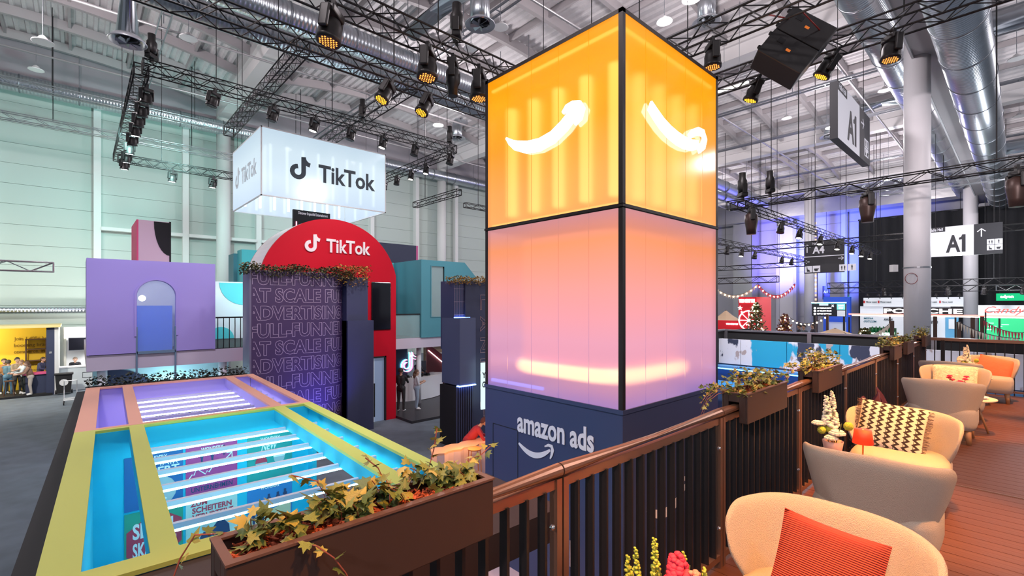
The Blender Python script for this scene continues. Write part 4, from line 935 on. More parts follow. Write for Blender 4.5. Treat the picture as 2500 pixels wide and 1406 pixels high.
# pink and black roof sail
t = thing('roof_sail', 'tall pink box with a black quarter disc rising above the lilac facade', 'sign box', (2.0, 21.2, 5.9))
a = at(338, 640, Y=21); b = at(415, 543, Y=21); x0, x1, zt = a.x, b.x, b.z
MB().box(x0, x1, 21, 21.1, SZ1, zt).build('front', mat('sail_pink', (.75, .55, .65), .6), t); MB().box(x0-.05, x0, 21.0, 23.2, SZ1, zt).build('side', mat('sail_red', (.80, .08, .22), .6), t); MB().box(x1-.02, x1+.03, 20.98, 21.2, SZ1, zt+.02).build('edge', M_blackm, t)
cr = x1-x0; mb = MB()
R2 = .8*cr; mb.prism([Vector((x1, 20.985, zt-.02))]+[Vector((x1-cr*.52*math.cos(PI/2*(i/8)*1.0), 20.985, zt-.02-(zt-6.3)*math.sin(PI/2*i/8)*.95)) for i in range(9)], (0, 1, 0), .012); mb.build('black_disc', M_blackm, t)
# walkway railing between the lilac wall and the arch
t = thing('walkway_railing', 'thin black railing on the walkway beside the red arch', 'railing', (3.4, SY+.1, SZ1))
MB().box(3.36, 4.9, SY+.08, SY+.12, 4.12, 4.17).build('handrail', M_black, t); bm = MB().box(-.012, .012, -.012, .012, 0, 1.05).mesh('baluster', M_black)
for k in range(9): place(bm, 'baluster', t, (.02+k*.17, 0, .0))
t = thing('backdrop_wall', 'white wall with turquoise half disc behind the walkway', 'wall', (4.5, 23, SZ1))
MB().box(3.5, 8, 23, 23.1, SZ1+.02, 5.55).build('panel', M_offw, t)
mb = MB(); mb.prism([Vector((x, 22.98, z)) for x, z in arc(5.3, 5.5, .95, 180, 360, 14)], (0, 1, 0), .015); mb.build('half_disc', M_turq, t)
mb = MB(); mb.prism([Vector((x, 22.98, z)) for x, z in arc(4.4, SZ1+.03, .5, 0, 180, 12)], (0, 1, 0), .015); mb.build('half_disc', M_turq, t)
a = at(570, 690, Y=25); b = at(592, 620, Y=25); tag(MB().box(a.x, b.x, 25, 26, SZ1+.02, b.z).build('teal_block', M_teal), 'narrow dark teal block behind the left shoulder of the arch', 'block')
a = at(590, 690, Y=24.2); b = at(640, 612, Y=24.2); tag(MB().box(a.x, b.x, 24.2, 25, SZ1+.02, b.z).build('turquoise_block', M_turq), 'bright turquoise block behind the left shoulder of the arch', 'block')
# the red arch
ar = thing('red_arch', 'big red round-topped arch wall with white logo lettering', 'arch', (6.9, 18, 0))
RX0, RX1, RYf, RYb, zs, zt = 4.42, 9.38, 17.1, 18.9, 5.72, 7.70
cxA = (RX0+RX1)/2; hw = (RX1-RX0)/2; sag = zt-zs; Rr = (hw*hw+sag*sag)/(2*sag); zcc = zt-Rr; a0 = math.asin(hw/Rr)
top = [(cxA+Rr*math.sin(-a0+2*a0*i/36), zcc+Rr*math.cos(-a0+2*a0*i/36)) for i in range(37)]
dX0, dX1, dZ = 8.05, 8.95, 2.55
mb = MB(); outl = [(RX0, 0)]+top+[(RX1, 0), (dX1, 0), (dX1, dZ), (dX0, dZ), (dX0, 0)]
mb.prism([Vector((x, RYf, z)) for x, z in outl], (0, 1, 0), .12); mb.build('front_wall', M_red, ar)
mb = MB()
for (xa, za), (xb, zb) in zip(top[:-1], top[1:]): mb.quad((xa, RYf+.1, za), (xb, RYf+.1, zb), (xb, RYb, zb), (xa, RYb, za))
mb.build('vault', mat('vault_white', (.85, .80, .80), .5), ar, smooth=True)
MB().box(RX0, RX0+.1, RYf+.12, RYb, 0, zs).build('side_wall', M_red, ar); MB().box(RX1-.1, RX1, RYf+.12, RYb, 0, zs).build('side_wall', M_red, ar)
mb = MB(); mb.prism([Vector((x, RYb-.05, z)) for x, z in [(RX0, SZ1)]+top+[(RX1, SZ1)]], (0, 1, 0), .05); mb.build('back_wall', M_red, ar)
o = at(742, 612, Y=RYf-.004); logo(ar, (o.x, RYf-.004, o.z), (1, 0, 0), .62, mat('logo_white', (.90, .82, .86), .4), .04)
a = at(906, 688, Y=RYf); b = at(953, 804, Y=RYf); MB().box(a.x, b.x, RYf-.05, RYf, b.z, a.z).build('screen', mat('screen_black', (.008, .008, .012), .12), ar, bevel=.03)
MB().box(dX0, dX0+.06, RYf-.02, RYf+.14, 0, dZ).box(dX1-.06, dX1, RYf-.02, RYf+.14, 0, dZ).box(dX0, dX1, RYf-.02, RYf+.14, dZ-.06, dZ).build('door_frame', M_blackm, ar)
MB().box(dX0, dX1, 20.2, 20.3, 0, SZ0).build('inner_panel', mat('inside_blue', (.45, .55, .70), .6), ar)
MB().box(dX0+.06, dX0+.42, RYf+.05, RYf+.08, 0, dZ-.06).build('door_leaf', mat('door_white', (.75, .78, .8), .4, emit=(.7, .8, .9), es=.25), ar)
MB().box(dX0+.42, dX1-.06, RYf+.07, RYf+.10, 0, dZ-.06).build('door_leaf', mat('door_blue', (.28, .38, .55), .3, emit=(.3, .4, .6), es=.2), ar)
MB().box(dX0+.40, dX0+.44, RYf+.02, RYf+.06, .2, 1.5).build('door_handle', M_black, ar)
# rooftop screens above the arch
t = thing('rooftop_screen', 'black rooftop banner with white slogan above the arch', 'sign', at(760, 555, Y=20.5))
a = at(716, 556, Y=20.5); b = at(806, 522, Y=20.5)
MB().box(a.x, b.x, 20.5, 20.62, a.z-1.6, b.z).build('board', M_blackm, t)
for x_ in (a.x+.1, b.x-.2): MB().box(x_, x_+.1, 20.52, 20.6, SZ1+.02, a.z-1.6).build('post', M_black, t)
mb = MB(); lettering(mb, 'Discover Impactful Entertainment', (a.x+.2, 20.497, b.z-.22), (1, 0, 0), UP, (b.x-a.x)-.3, .16, .01, t=.01); mb.build('lettering', mat('logo_white'), t)
mb = MB()
for k in range(3): mb.box(a.x+.1+k*.6, a.x+.13+k*.6, 20.45, 20.5, a.z-1.6, b.z-.5)
mb.build('pink_tube', glow('pink_tube', (1, .25, .45), 4), t)
# teal two-storey room on the right
tr = thing('teal_room', 'teal upper room with a tall narrow window, right of the red arch', 'room', (12.5, 20, SZ1))
wx0, wx1, wz0, wz1 = 11.72, 12.42, 4.02, 6.32
mb = MB(); X0, X1, Zt = 11.2, 14.3, 6.58
mb.box(X0, wx0, SY-.06, SY+.06, SZ1, Zt).box(wx1, X1-.7, SY-.06, SY+.06, SZ1, Zt).box(wx0, wx1, SY-.06, SY+.06, SZ1, wz0).box(wx0, wx1, SY-.06, SY+.06, wz1, Zt)
mb.prism([Vector(p) for p in ((X1-.7, SY-.06, SZ1), (X1, SY-.06, SZ1), (X1, SY-.06, 5.9), (X1-.7, SY-.06, Zt))], (0, 1, 0), .12); mb.build('front_wall', M_teal, tr)
MB().box(X0, X0+.1, SY+.06, 21, SZ1, Zt).build('side_wall', M_teal, tr)
MB().box(9.4, X0, 20.6, 20.7, SZ1+.02, Zt).build('recess_wall', M_turq, tr)
mb = MB(); mb.prism([Vector((x, 20.58, z)) for x, z in [(10.9, SZ1+.03), (10.9, 4.9)]+arc(11.2, 4.9, .6, 180, 90, 8)+[(11.2, SZ1+.03)]], (0, 1, 0), .018); mb.build('dark_arch', M_teal, tr)
mb = MB(); mb.box(10.45, 10.5, 20.5, 20.6, SZ1, 5.4).box(11.05, 11.1, 20.5, 20.6, SZ1, 5.4).box(10.45, 11.1, 20.5, 20.6, 5.35, 5.4); mb.build('door_trim', M_offw, tr)
MB().box(wx0, wx1, SY-.01, SY+.01, wz0, wz1).build('window_pane', glass('room_glass', (.75, .85, .85), .8), tr)
mb = MB(); mb.box(wx0-.03, wx0, SY-.08, SY+.06, wz0-.03, wz1+.03).box(wx1, wx1+.03, SY-.08, SY+.06, wz0-.03, wz1+.03).box(wx0, wx1, SY-.08, SY+.06, wz0-.03, wz0).box(wx0, wx1, SY-.08, SY+.06, wz1, wz1+.03); mb.build('window_trim', M_teal, tr)
MB().box(X0, X1, 20.9, 21.0, SZ1, Zt).build('inner_wall', mat('inside_grey', (.45, .48, .48), .7), tr); MB().ball((12.15, 19.6, 5.4), .14, 12).build('globe_lamp', glow('globe_lamp', (1, .85, .6), 6), tr)
t = thing('glass_balustrade', 'glass balustrade with dark handrail between the arch and the teal room', 'balustrade', (10.3, SY+.05, SZ1))
MB().box(9.4, 11.18, SY+.04, SY+.06, SZ1, 4.12).build('pane', glass('balustrade_glass', (.75, .92, .92), .75), t); MB().box(9.4, 11.18, SY+.02, SY+.08, 4.12, 4.17).build('handrail', M_black, t)
tag(MB().box(9.6, 10.5, 19.6, 19.75, SZ1+.02, 4.0).box(9.9, 10.3, 19.55, 19.6, 3.86, 3.96).build('bar_counter', mat('teal_counter', (.12, .4, .42), .5)), 'teal bar counter behind the glass balustrade', 'counter')
a = at(945, 636, Y=22.5); b = at(1016, 600, Y=22.5)
t = thing('dark_roof_box', 'dark roof box with a pink edge behind the arch', 'sign box', (a.x, 22.5, SZ1)); MB().box(a.x-1, b.x, 22.5, 23.5, SZ1+.02, b.z).build('panel', M_navy, t); MB().box(b.x, b.x+.12, 22.5, 23.5, SZ1+.02, b.z).build('edge', mat('pink_edge', (.8, .15, .4), .5), t)
# ground floor right of the arch: neon note, column, counter, stairs
NW = 21.4
t = thing('neon_wall', 'dark wall with a pink and blue neon musical-note emblem', 'wall', (10.9, NW, 0))
MB().box(9.4, 12.4, NW, NW+.1, 0, SZ0).build('panel', M_navy, t)
a = at(978, 908, Y=NW-.05); mb = MB(); r_, f_ = note_pts()
for off, mm in (((0, 0), glow('neon_note_white', (.9, .95, 1), 2.5)), ((-.05, .02), glow('neon_note_blue', (.1, .7, 1), 3)), ((.05, -.02), glow('neon_note_pink', (1, .15, .4), 3))):
    mb = MB(); S_ = .98
    for wd in (-.07, .07):
        rr2 = arc(.36, .30, .24+wd, 90, 360, 14); ln = rr2+[(.60+wd, .95)]; fl2 = arc(.92, .98, .32-wd, 180, 262, 6)
        mb.tube([Vector((a.x+off[0]+x*S_, NW-.05, a.z+off[1]+z*S_)) for x, z in ln], .018, 5); mb.tube([Vector((a.x+off[0]+x*S_, NW-.05, a.z+off[1]+z*S_)) for x, z in fl2], .018, 5)
    mb.build('neon_tube', mm, t)
tag(MB().lathe([(.11, .1), (.11, SZ0)], (11.35, SY+.4, 0), 18).build('round_post', M_offw, smooth=True), 'white round post holding up the teal room', 'post')
tag(MB().box(9.40, 14.6, 15.9, 21.38, 0, .1).build('stand_plinth', mat('plinth_black', (.03, .03, .035), .4)), 'low black plinth under the neon counter', 'platform')
t = thing('reception_counter', 'curved white reception counter beneath the neon emblem', 'counter', (11.6, 20.2, .1))
mb = MB(); pts = [(x, y) for x, y in arc(11.8, 21.4, 2.3, 200, 318, 22)]
mb.grid(lambda i, j: (pts[i][0], pts[i][1], (.12, 1.12)[j]), len(pts), 2); mb.build('front', M_offw, t, smooth=True)
mb = MB(); inn = [(11.8+(x-11.8)*.72, 21.4+(y-21.4)*.72) for x, y in pts]; mb.prism([Vector((x, y, 1.12)) for x, y in pts+inn[::-1]], (0, 0, 1), .04); mb.build('top', M_white, t)
MB().box(10.2, 10.25, 20.6, 21.3, .1, 1.1).build('side', M_offw, t)
rg = random.Random(3)
for k in range(7):
    i = 6+k*2; x, y = [(p+q)/2 for p, q in zip(pts[i], inn[i])]
    tag(MB().obox((x, y, 1.19), Vector((math.cos(k), math.sin(k), 0)), Vector((-math.sin(k), math.cos(k), 0)), UP, .14, .10, .03).obox((x+.05, y, 1.24), Vector((math.cos(k*2), math.sin(k*2), 0)), Vector((-math.sin(k*2), math.cos(k*2), 0)), UP, .10, .07, .02).build('folded_shirt', M_blackm if k % 3 else M_white, bevel=.01), 'folded '+('black' if k % 3 else 'white')+' shirt lying on the white reception counter', 'shirt', 'folded shirts on the counter '+('black' if k % 3 else 'white'))
t = thing('staircase', 'dark red boxed staircase with a lit handrail behind the counter', 'stairs', (14.3, 21.3, .1))
mb = MB(); mb.prism([Vector((x, 20.9, z)) for x, z in ((13.25, .1), (15.3, .1), (15.3, 1.1), (13.25, 2.6))], (0, 1, 0), .1); mb.build('cheek', mat('dark_red', (.12, .01, .02), .5), t)
MB().bar((13.3, 20.85, 2.2), (14.7, 20.85, 1.1), .02, 6).build('handrail_light', glow('rail_light', (1, .9, .9), 6), t)
for k in range(8): MB().box(15.2-k*.24, 15.44-k*.24, 21.0, 22.0, .1, .28+k*.18).build('step', M_navy, t)
t = thing('shelf_wall', 'tall perforated display shelf behind the staircase', 'shelf', (15.5, 23, 0)); MB().box(14.4, 16.5, 23, 23.1, 0, SZ0).build('board', mat('display_brown', (.25, .18, .12), .6), t)
for k in range(5): MB().box(14.5, 16.4, 22.75, 23, .4+k*.45, .43+k*.45).build('shelf', M_white, t)
tag(MB().lathe([(.1, 0), (.1, SZ0)], (14.35, SY+2.2, 0), 14).build('round_post', M_offw, smooth=True), 'white round post beside the display shelf', 'post')
# ------------------------------------------------------------------ outlined-lettering wall
fw_ = thing('slogan_wall', 'dark purple curved wall printed with outlined slogan lettering', 'wall', (6, 16.3, 0))
FX0, FX1, FY, FZt = 3.92, 6.08, 16.2, 5.66
FR = 1.1
def fpath(s):
    """distance along the wall -> point and outward normal; straight, then a hollow bend toward the viewer side block"""
    L = FX1-FX0
    if s <= L: return Vector((FX0+s, FY, 0)), Vector((0, -1, 0))
    a = min((s-L)/FR, PI/2); return Vector((FX1+FR*math.sin(a), FY+FR*(1-math.cos(a)), 0)), Vector((math.sin(a), -math.cos(a), 0))
SL = FX1-FX0+FR*1.3
mb = MB(); ns = 30
mb.grid(lambda i, j: (fpath(SL*i/(ns-1))[0].x, fpath(SL*i/(ns-1))[0].y, (0, FZt)[j]), ns, 2)
M_fun = mat('slogan_purple', (.055, .034, .095), .5)
mb.build('curved_panel', M_fun, fw_, smooth=True)
MB().box(FX0, FX1, FY+.01, FY+.8, 0, FZt-.02).build('body', M_fun, fw_); MB().box(FX0-.05, FX0, FY-.02, FY+.8, 0, FZt).build('edge', mat('slate_edge', (.16, .15, .22), .5), fw_)
MB().box(FX1+.92, FX1+1.72, FY+.1, FY+1.6, 0, FZt-.1).build('side_block', M_navy, fw_); MB().box(FX1+.92, FX1+1.90, FY, FY+1.6, 0, 4.0).build('side_block', M_navy, fw_)
M_line = mat('outline_print', (.42, .35, .46), .5)
rows = ['FULL-FUNNEL ADVERTISING', 'AT SCALE FULL-FUNNEL', 'ADVERTISING AT SCALE']
mb = MB(); hh = .455; pitch = .56; z = FZt-.10-hh+.10; ri = 0
while z > -.3:
    s = rows[ri % 3]; vs_, fs, asp = text_mesh(s, .035, 0, 3, 1.0); wd = hh*asp*.86; be = boundary(fs); so = -.12 if ri % 3 else -.05
    for a, b in be:
        pa, pb = vs_[a], vs_[b]; sa, sb = so+pa[0]*wd, so+pb[0]*wd; za, zb = z+pa[1]*hh, z+pb[1]*hh
        if min(sa, sb) < .02 or max(sa, sb) > SL-.02 or max(za, zb) > FZt or min(za, zb) < 0: continue
        (A1, n1), (B1, n2) = fpath(sa), fpath(sb); A1 = A1+UP*za; B1 = B1+UP*zb; d = B1-A1
        if d.length < 1e-5: continue
        q_ = n1.cross(d).normalized()*.007; k = len(mb.v); mb.v += [A1+n1*.006+q_, A1+n1*.006-q_, B1+n2*.006-q_, B1+n2*.006+q_]; mb.face((k, k+1, k+2, k+3))
    z -= pitch; ri += 1
o = mb.build('outlined_lettering', M_line, fw_); o['kind'] = 'stuff'
light('slogan_foot_light', 'SPOT', (6.2, 14.6, .5), (.12, .10, 1.0), 260, (6.0, 16.2, 2.2), .15, 90, 1)
light('slogan_head_light', 'SPOT', (6.0, 13.5, 9.5), (1.0, .45, .8), 260, (6.0, 16.2, 4.2), .15, 60, 1)
# second dark pillar with grid panel and lit edge
PX, PY = 8.9, 12.2
pp = thing('grid_pillar', 'dark navy pillar with white grid panel and blue light ledge', 'pillar', (PX+.6, PY+.6, 0))
MB().box(PX+.42, PX+1.5, PY+.2, PY+1.4, 0, 5.35).build('body', M_navy, pp); MB().box(PX, PX+.75, PY+.25, PY+1.0, 3.1, 5.35).build('grid_panel', mat('grid_navy', (.05, .07, .16), .5), pp)
MB().box(PX-.02, PX+.62, PY-.1, PY+.9, 2.0, 4.15).build('light_panel', mat('slate_panel', (.09, .12, .22), .5), pp); MB().box(PX-.1, PX+.6, PY+.0, PY+.9, 0, 1.95).build('ribbed_base', M_blackm, pp)
mb = MB()
for k in range(8): mb.box(PX-.1+k*.09, PX-.06+k*.09, PY-.03, PY, 0, 1.95)
mb.build('ribs', M_navy, pp)
mb = MB()
for k in range(7): mb.box(PX+.02+k*.10, PX+.026+k*.10, PY+.243, PY+.25, 4.2, 5.33)
for k in range(3): mb.box(PX, PX+.75, PY+.242, PY+.25, 4.25+k*.42, 4.26+k*.42)
mb.build('grid_lines', M_line, pp); MB().box(PX-.04, PX+.62, PY-.12, PY+.05, 1.96, 1.99).build('light_ledge', glow('ledge_blue', (.15, .3, 1), 12), pp); MB().box(PX, PX+.62, PY+.2, PY+.25, 4.15, 4.17).build('light_ledge', glow('ledge_blue2', (.15, .3, 1), 12), pp)
mb = MB()
for k, ch in enumerate('LANNUF'):
    vs_, fs, asp = text_mesh(ch, .02, 0, 2, 1.0)
    for a, b in boundary(fs):
        P1 = Vector((PX+1.05+vs_[a][1]*.3, PY+.195, 4.9-k*.72-vs_[a][0]*.5)); P2 = Vector((PX+1.05+vs_[b][1]*.3, PY+.195, 4.9-k*.72-vs_[b][0]*.5)); mb.bar(P1, P2, .006, 4, cap=False)
mb.build('outlined_lettering', mat('gold_print', (.6, .4, .4), .5), pp)['kind'] = 'stuff'
t = thing('small_display', 'pale information display at the foot of the grid pillar', 'display', at(1183, 970, Y=11.8)); a = at(1176, 1000, Y=11.8); MB().box(a.x, a.x+.7, 11.8, 11.86, 1.2, 2.7).build('panel', glow('display_pale', (.75, .95, .95), 1.0), t); mb = MB(); lettering(mb, 'YOUR', (a.x+.02, 11.797, 2.2), (1, 0, 0), UP, .6, .2, .03, t=.004); lettering(mb, 'OWN', (a.x+.02, 11.797, 1.9), (1, 0, 0), UP, .5, .2, .03, t=.004); mb.build('lettering', M_logo, t); MB().box(a.x+.3, a.x+.4, 11.83, 11.9, 0, 1.2).build('stand', M_black, t)
# ------------------------------------------------------------------ left: yellow booth and white neighbour
yb = thing('yellow_booth', 'open booth with bright yellow walls and small printed text', 'booth', (-4, 35, 0))
M_yel = mat('yellow_wall', (.95, .62, .03), .6); YB = 35.6
a = at(0, 800, Y=YB); b = at(113, 800, Y=YB); zt = at(60, 797, Y=YB).z
MB().box(a.x-5, b.x, YB, YB+.1, 0, zt).build('back_wall', M_yel, yb); MB().box(a.x-5, b.x+.6, YB-2.4, YB+.1, zt, zt+.12).build('roof_edge', mat('pale_yellow', (.9, .7, .3), .6), yb)
MB().box(a.x-5, b.x+.3, YB-2.4, YB, 0.0, .10).build('stage', M_blackm, yb); c = at(113, 800, Y=33.4); d = at(133, 800, Y=33.4)
MB().box(c.x, d.x, 33.4, 33.5, 0, zt).build('navy_panel', M_navy, yb); MB().box(d.x, d.x+.15, 33.4, 35.6, 0, zt).build('white_side', M_white, yb)
mb = MB(); o = at(34, 860, Y=YB)
for k, s in enumerate(('Join 1,400+ brands', 'boosting brands in', 'commerce, including')): lettering(mb, s, (o.x, YB-.01, o.z+.55-.34*k), (1, 0, 0), UP, 1.6+.06*k, .24, .01, t=.006)
for k in range(3):
    for j in range(3): lettering(mb, ('brand', 'studio', 'market')[(k+j) % 3], (o.x+j*.62, YB-.01, o.z-.75-.28*k), (1, 0, 0), UP, .42, .13, .01, t=.006)
mb.build('lettering', mat('brown_print', (.40, .25, .02), .6), yb)
mb = MB(); lettering(mb, 'ALL NEW', (c.x+.1, 33.39, at(120, 863, Y=33.4).z), (1, 0, 0), UP, d.x-c.x-.2, .1, .02, t=.006); mb.build('lettering', M_white, yb)
t = thing('bar_counter', 'navy bar counter with a pink top inside the yellow booth', 'counter', (c.x-.6, 33.9, .1)); MB().box(c.x-.75, c.x, 33.7, 34.3, .1, 1.05).build('body', M_navy, t); MB().box(c.x-.85, c.x, 33.6, 34.4, 1.05, 1.12).build('top', mat('pink_top', (.8, .12, .3), .4), t)
t = thing('wine_rack', 'dark wooden rack on the yellow wall above the bar', 'rack', (c.x-.6, 35.2, 1.6))
mb = MB(); 
for x in (c.x-.85, c.x-.1): mb.box(x, x+.05, 35.2, 35.55, 1.0, 2.75)
for z in (1.6, 2.2, 2.72): mb.box(c.x-.85, c.x-.05, 35.2, 35.55, z, z+.04)
mb.build('frame', mat('rack_wood', (.10, .05, .03), .6), t)
t = thing('bar_stool', 'dark wooden bar stool in front of the pink-topped bar', 'stool', (c.x-1.3, 33.6, .1)); MB().lathe([(.18, .70), (.18, .75), (.02, .76)], (c.x-1.3, 33.6, .1), 14).build('seat', mat('rack_wood'), t)
for k in range(4):
    s1, s2 = (1 if k & 1 else -1), (1 if k & 2 else -1); MB().bar((c.x-1.3+s1*.11, 33.6+s2*.11, .8), (c.x-1.3+s1*.18, 33.6+s2*.18, .1), .018, 6).build('leg', mat('rack_wood'), t)
# white neighbour booth
wb = thing('white_booth', 'white booth wall with slim uprights beside the yellow booth', 'booth', (-.5, 36, 0)); MB().box(d.x+.15, 3.2, 36.0, 36.1, 0, zt-.1).build('back_wall', M_white, wb)
for x in (d.x+.3, d.x+1.5, d.x+2.7): MB().box(x, x+.1, 35.9, 36, 0, zt-.1).build('upright', mat('cream_upright', (.7, .68, .6), .6), wb)
a = at(166, 857, Y=35.6); b = at(208, 823, Y=35.6); t = thing('wall_television', 'black flat television on the white booth wall', 'television', (a.x, 35.6, a.z)); MB().box(a.x, b.x+.3, 35.7, 35.78, a.z, b.z).build('housing', M_silver, t); MB().box(a.x+.03, b.x+.27, 35.69, 35.70, a.z+.03, b.z-.03).build('screen', mat('screen_black'), t); MB().box(a.x+.4, a.x+.5, 35.78, 35.9, a.z+.2, b.z-.2).build('bracket', M_black, t)
a = at(139, 960, Y=34.6); t = thing('display_counter', 'pale counter with a glasses outline in the white booth', 'counter', (a.x, 34.4, 0)); MB().box(a.x, a.x+2.6, 34.4, 35.0, 0, 1.2).build('body', mat('counter_pale', (.62, .68, .70), .5), t); MB().box(a.x-.02, a.x+2.62, 34.36, 35.02, 1.2, 1.26).build('top', M_white, t)
mb = MB()
for dx in (1.0, 1.65): stroke(mb, [(0, 0), (.42, 0), (.42, .28), (0, .28)], (a.x+dx, 34.395, .62), (1, 0, 0), UP, 1, .03, .006, closed=True)
mb.build('glasses_drawing', M_black, t)
a = at(156, 955, Y=33.2); t = thing('wheelie_bin', 'black wheelie bin with a round white sticker', 'bin', (a.x, 33.2, 0)); mb = MB(); mb.prism([Vector((a.x-.26, 32.95, .08)), Vector((a.x+.26, 32.95, .08)), Vector((a.x+.32, 32.95, 1.0)), Vector((a.x-.32, 32.95, 1.0))], (0, 1, 0), .5); mb.build('body', M_blackm, t); MB().box(a.x-.36, a.x+.36, 32.9, 33.5, 1.0, 1.07).build('lid', M_blackm, t, bevel=.02); mb = MB(); flat(mb, blob(0, .62, .17), (a.x, 32.945, 0), (1, 0, 0), UP, 1, t=.006); mb.build('sticker', M_white, t)
for k in (-1, 1): MB().lathe([(.1, -.03), (.1, .03)], (a.x+k*.3, 33.4, .1), 14, axis=(1, 0, 0)).build('wheel', M_black, t)
a = at(172, 985, Z=.0); t = thing('luggage_trolley', 'silver luggage trolley standing beside the dark booth edge', 'trolley', (a.x, a.y, 0))
mb = MB(); X, Y = a.x, a.y
for k in (-.22, .22): mb.tube([(X+k, Y-.4, .22), (X+k, Y+.35, .25), (X+k, Y+.45, .6), (X+k, Y+.5, 1.0)], .018, 6)
mb.bar((X-.22, Y+.5, 1.0), (X+.22, Y+.5, 1.0), .018, 6); mb.bar((X-.22, Y-.4, .22), (X+.22, Y-.4, .22), .018, 6); mb.build('frame', M_silver, t)
for k in range(4): MB().bar((X-.22, Y-.3+k*.2, .23), (X+.22, Y-.3+k*.2, .23), .01, 6).build('slat', M_silver, t)
for k in (-.22, .22):
    for j in (-.35, .35): MB().lathe([(.1, -.02), (.1, .02)], (X+k, Y+j, .1), 12, axis=(1, 0, 0)).build('wheel', M_black, t)
# thin ventilation pipe on the left wall
tag(MB().bar((-20, 37.2, at(100, 757, Y=37.2).z), (6, 37.2, at(100, 757, Y=37.2).z), .2, 14).build('wall_pipe', M_galv, smooth=True), 'slim metal pipe along the pale wall above the yellow booth', 'pipe')
# ------------------------------------------------------------------ foliage helpers
LEAFS = [mat('leaf_a', (.20, .24, .05), .5, var=.3, vscale=20), mat('leaf_b', (.10, .15, .035), .5, var=.3, vscale=20), mat('leaf_c', (.34, .30, .06), .5, var=.3, vscale=20), mat('leaf_d', (.42, .38, .10), .5)]
M_stem = mat('stem_red', (.25, .07, .05), .5)
IVY = [(0, 0), (.22, -.10), (.50, .06), (.30, .28), (.42, .58), (.18, .50), (0, 1.0), (-.18, .50), (-.42, .58), (-.30, .28), (-.50, .06), (-.22, -.10)]
def leaf_mesh(m, curl):
    mb = MB(); mb.v.append(Vector((0, .3, 0))); mb.v += [Vector((x, y, -curl*(abs(x)*.7+.25*max(0, y-.4)))) for x, y in IVY]
    for i in range(12): mb.face((0, 1+i, 1+(i+1) % 12))
    return mb
LM = [leaf_mesh(0, c).mesh('leaf', m, True) for m, c in zip(LEAFS+LEAFS[:2], (.35, .2, .5, .3, .1, .6))]
def leaf_rot(rg, up=.5):
    return (rg.uniform(-.9, .9), rg.uniform(-.8, .8), rg.uniform(0, 2*PI))
def foliage(rg, n, pos, s0, s1, tri=False):
    mb = MB()
    for _ in range(n):
        c = Vector(pos(rg)); s = rg.uniform(s0, s1); R = Matrix.Rotation(rg.uniform(0, 2*PI), 3, 'Z') @ Matrix.Rotation(rg.uniform(-1.0, 1.0), 3, 'X') @ Matrix.Rotation(rg.uniform(-.7, .7), 3, 'Y'); mi = rg.choice((0, 0, 1, 1, 2, 3)); k = len(mb.v)
        if tri:
            mb.v += [c+R @ (Vector(p)*s) for p in ((0, 0, 0), (.4, .5, -.08), (0, 1, 0), (-.4, .5, -.08))]; mb.face((k, k+1, k+2, k+3), mi)
        else:
            mb.v += [c+R @ (Vector((x, y, -.3*abs(x)))*s) for x, y in [(0, .3)]+IVY]
            for i in range(12): mb.face((k, k+1+i, k+1+(i+1) % 12), mi)
    return mb
# ------------------------------------------------------------------ planters on the railing
M_plant = mat('planter_brown', (.055, .033, .028), .5, .2); M_soil = mat('bark_red', (.30, .055, .02), .9, bump=.6, bscale=90, var=.5, vscale=60)
PD, PHt, PTOP = .175, .205, 3.98
def planter_body(label, x0, Lp):
    """trough straddling the handrail: walls with rounded ends, a notch for the rail, bark inside"""
    t = thing('railing_planter', label, 'planter', (x0+Lp/2, RY, PTOP-PHt)); y0, y1 = RY-.093, RY+.082; z0, z1 = PTOP-PHt, PTOP
    mb = MB(); w_ = .012
    mb.box(x0, x0+Lp, y0, y0+w_, z0, z1).box(x0, x0+Lp, y1-w_, y1, z0, z1)
    for xx in (x0, x0+Lp-w_):
        mb.box(xx, xx+w_, y0+w_, RY-.036, z0, z1-.002).box(xx, xx+w_, RY+.036, y1-w_, z0, z1-.002).box(xx, xx+w_, RY-.036, RY+.036, RZ+.006, z1-.002)
    mb.build('trough', M_plant, t, bevel=.004)
    MB().box(x0+w_, x0+Lp-w_, y0+w_, y1-w_, RZ+.004, RZ+.012).build('tray', M_blackm, t)
    rm = MB(); rm.box(x0-.002, x0+Lp+.002, y0-.004, y0+.02, z1-.004, z1+.003).box(x0-.002, x0+Lp+.002, y1-.02, y1+.004, z1-.004, z1+.003).box(x0-.002, x0+.02, y0+.0201, y1-.0201, z1-.004, z1+.003).box(x0+Lp-.02, x0+Lp+.002, y0+.0201, y1-.0201, z1-.004, z1+.003)
    rm.build('rim', mat('planter_rim', (.16, .09, .07), .45, .3), t)
    return t, (x0, x0+Lp, y0, y1, z1)
rg = random.Random(11)
PL = [(.255, .83, 'long brown railing planter holding the big ivy by the light-grid booth'), (3.36, .80, 'brown railing planter past the tower corner, front wall lit'), (5.02, .82, 'brown railing planter above the patterned-cushion armchair'), (8.75, .62, 'small red-lit planter on the railing beyond the fourth armchair'), (9.9, .66, 'small red-lit planter next to the white column'), (11.95, .75, 'planter at the far corner of the railing')]
ivl = ['large-leaved ivy filling the long planter by the light-grid booth', 'trailing ivy spilling left from the planter past the tower corner', 'bushy ivy in the planter above the patterned-cushion armchair', 'low ivy in the small planter beyond the fourth armchair', 'ivy in the small planter next to the white column', 'rust-tinted ivy in the planter at the far railing corner']
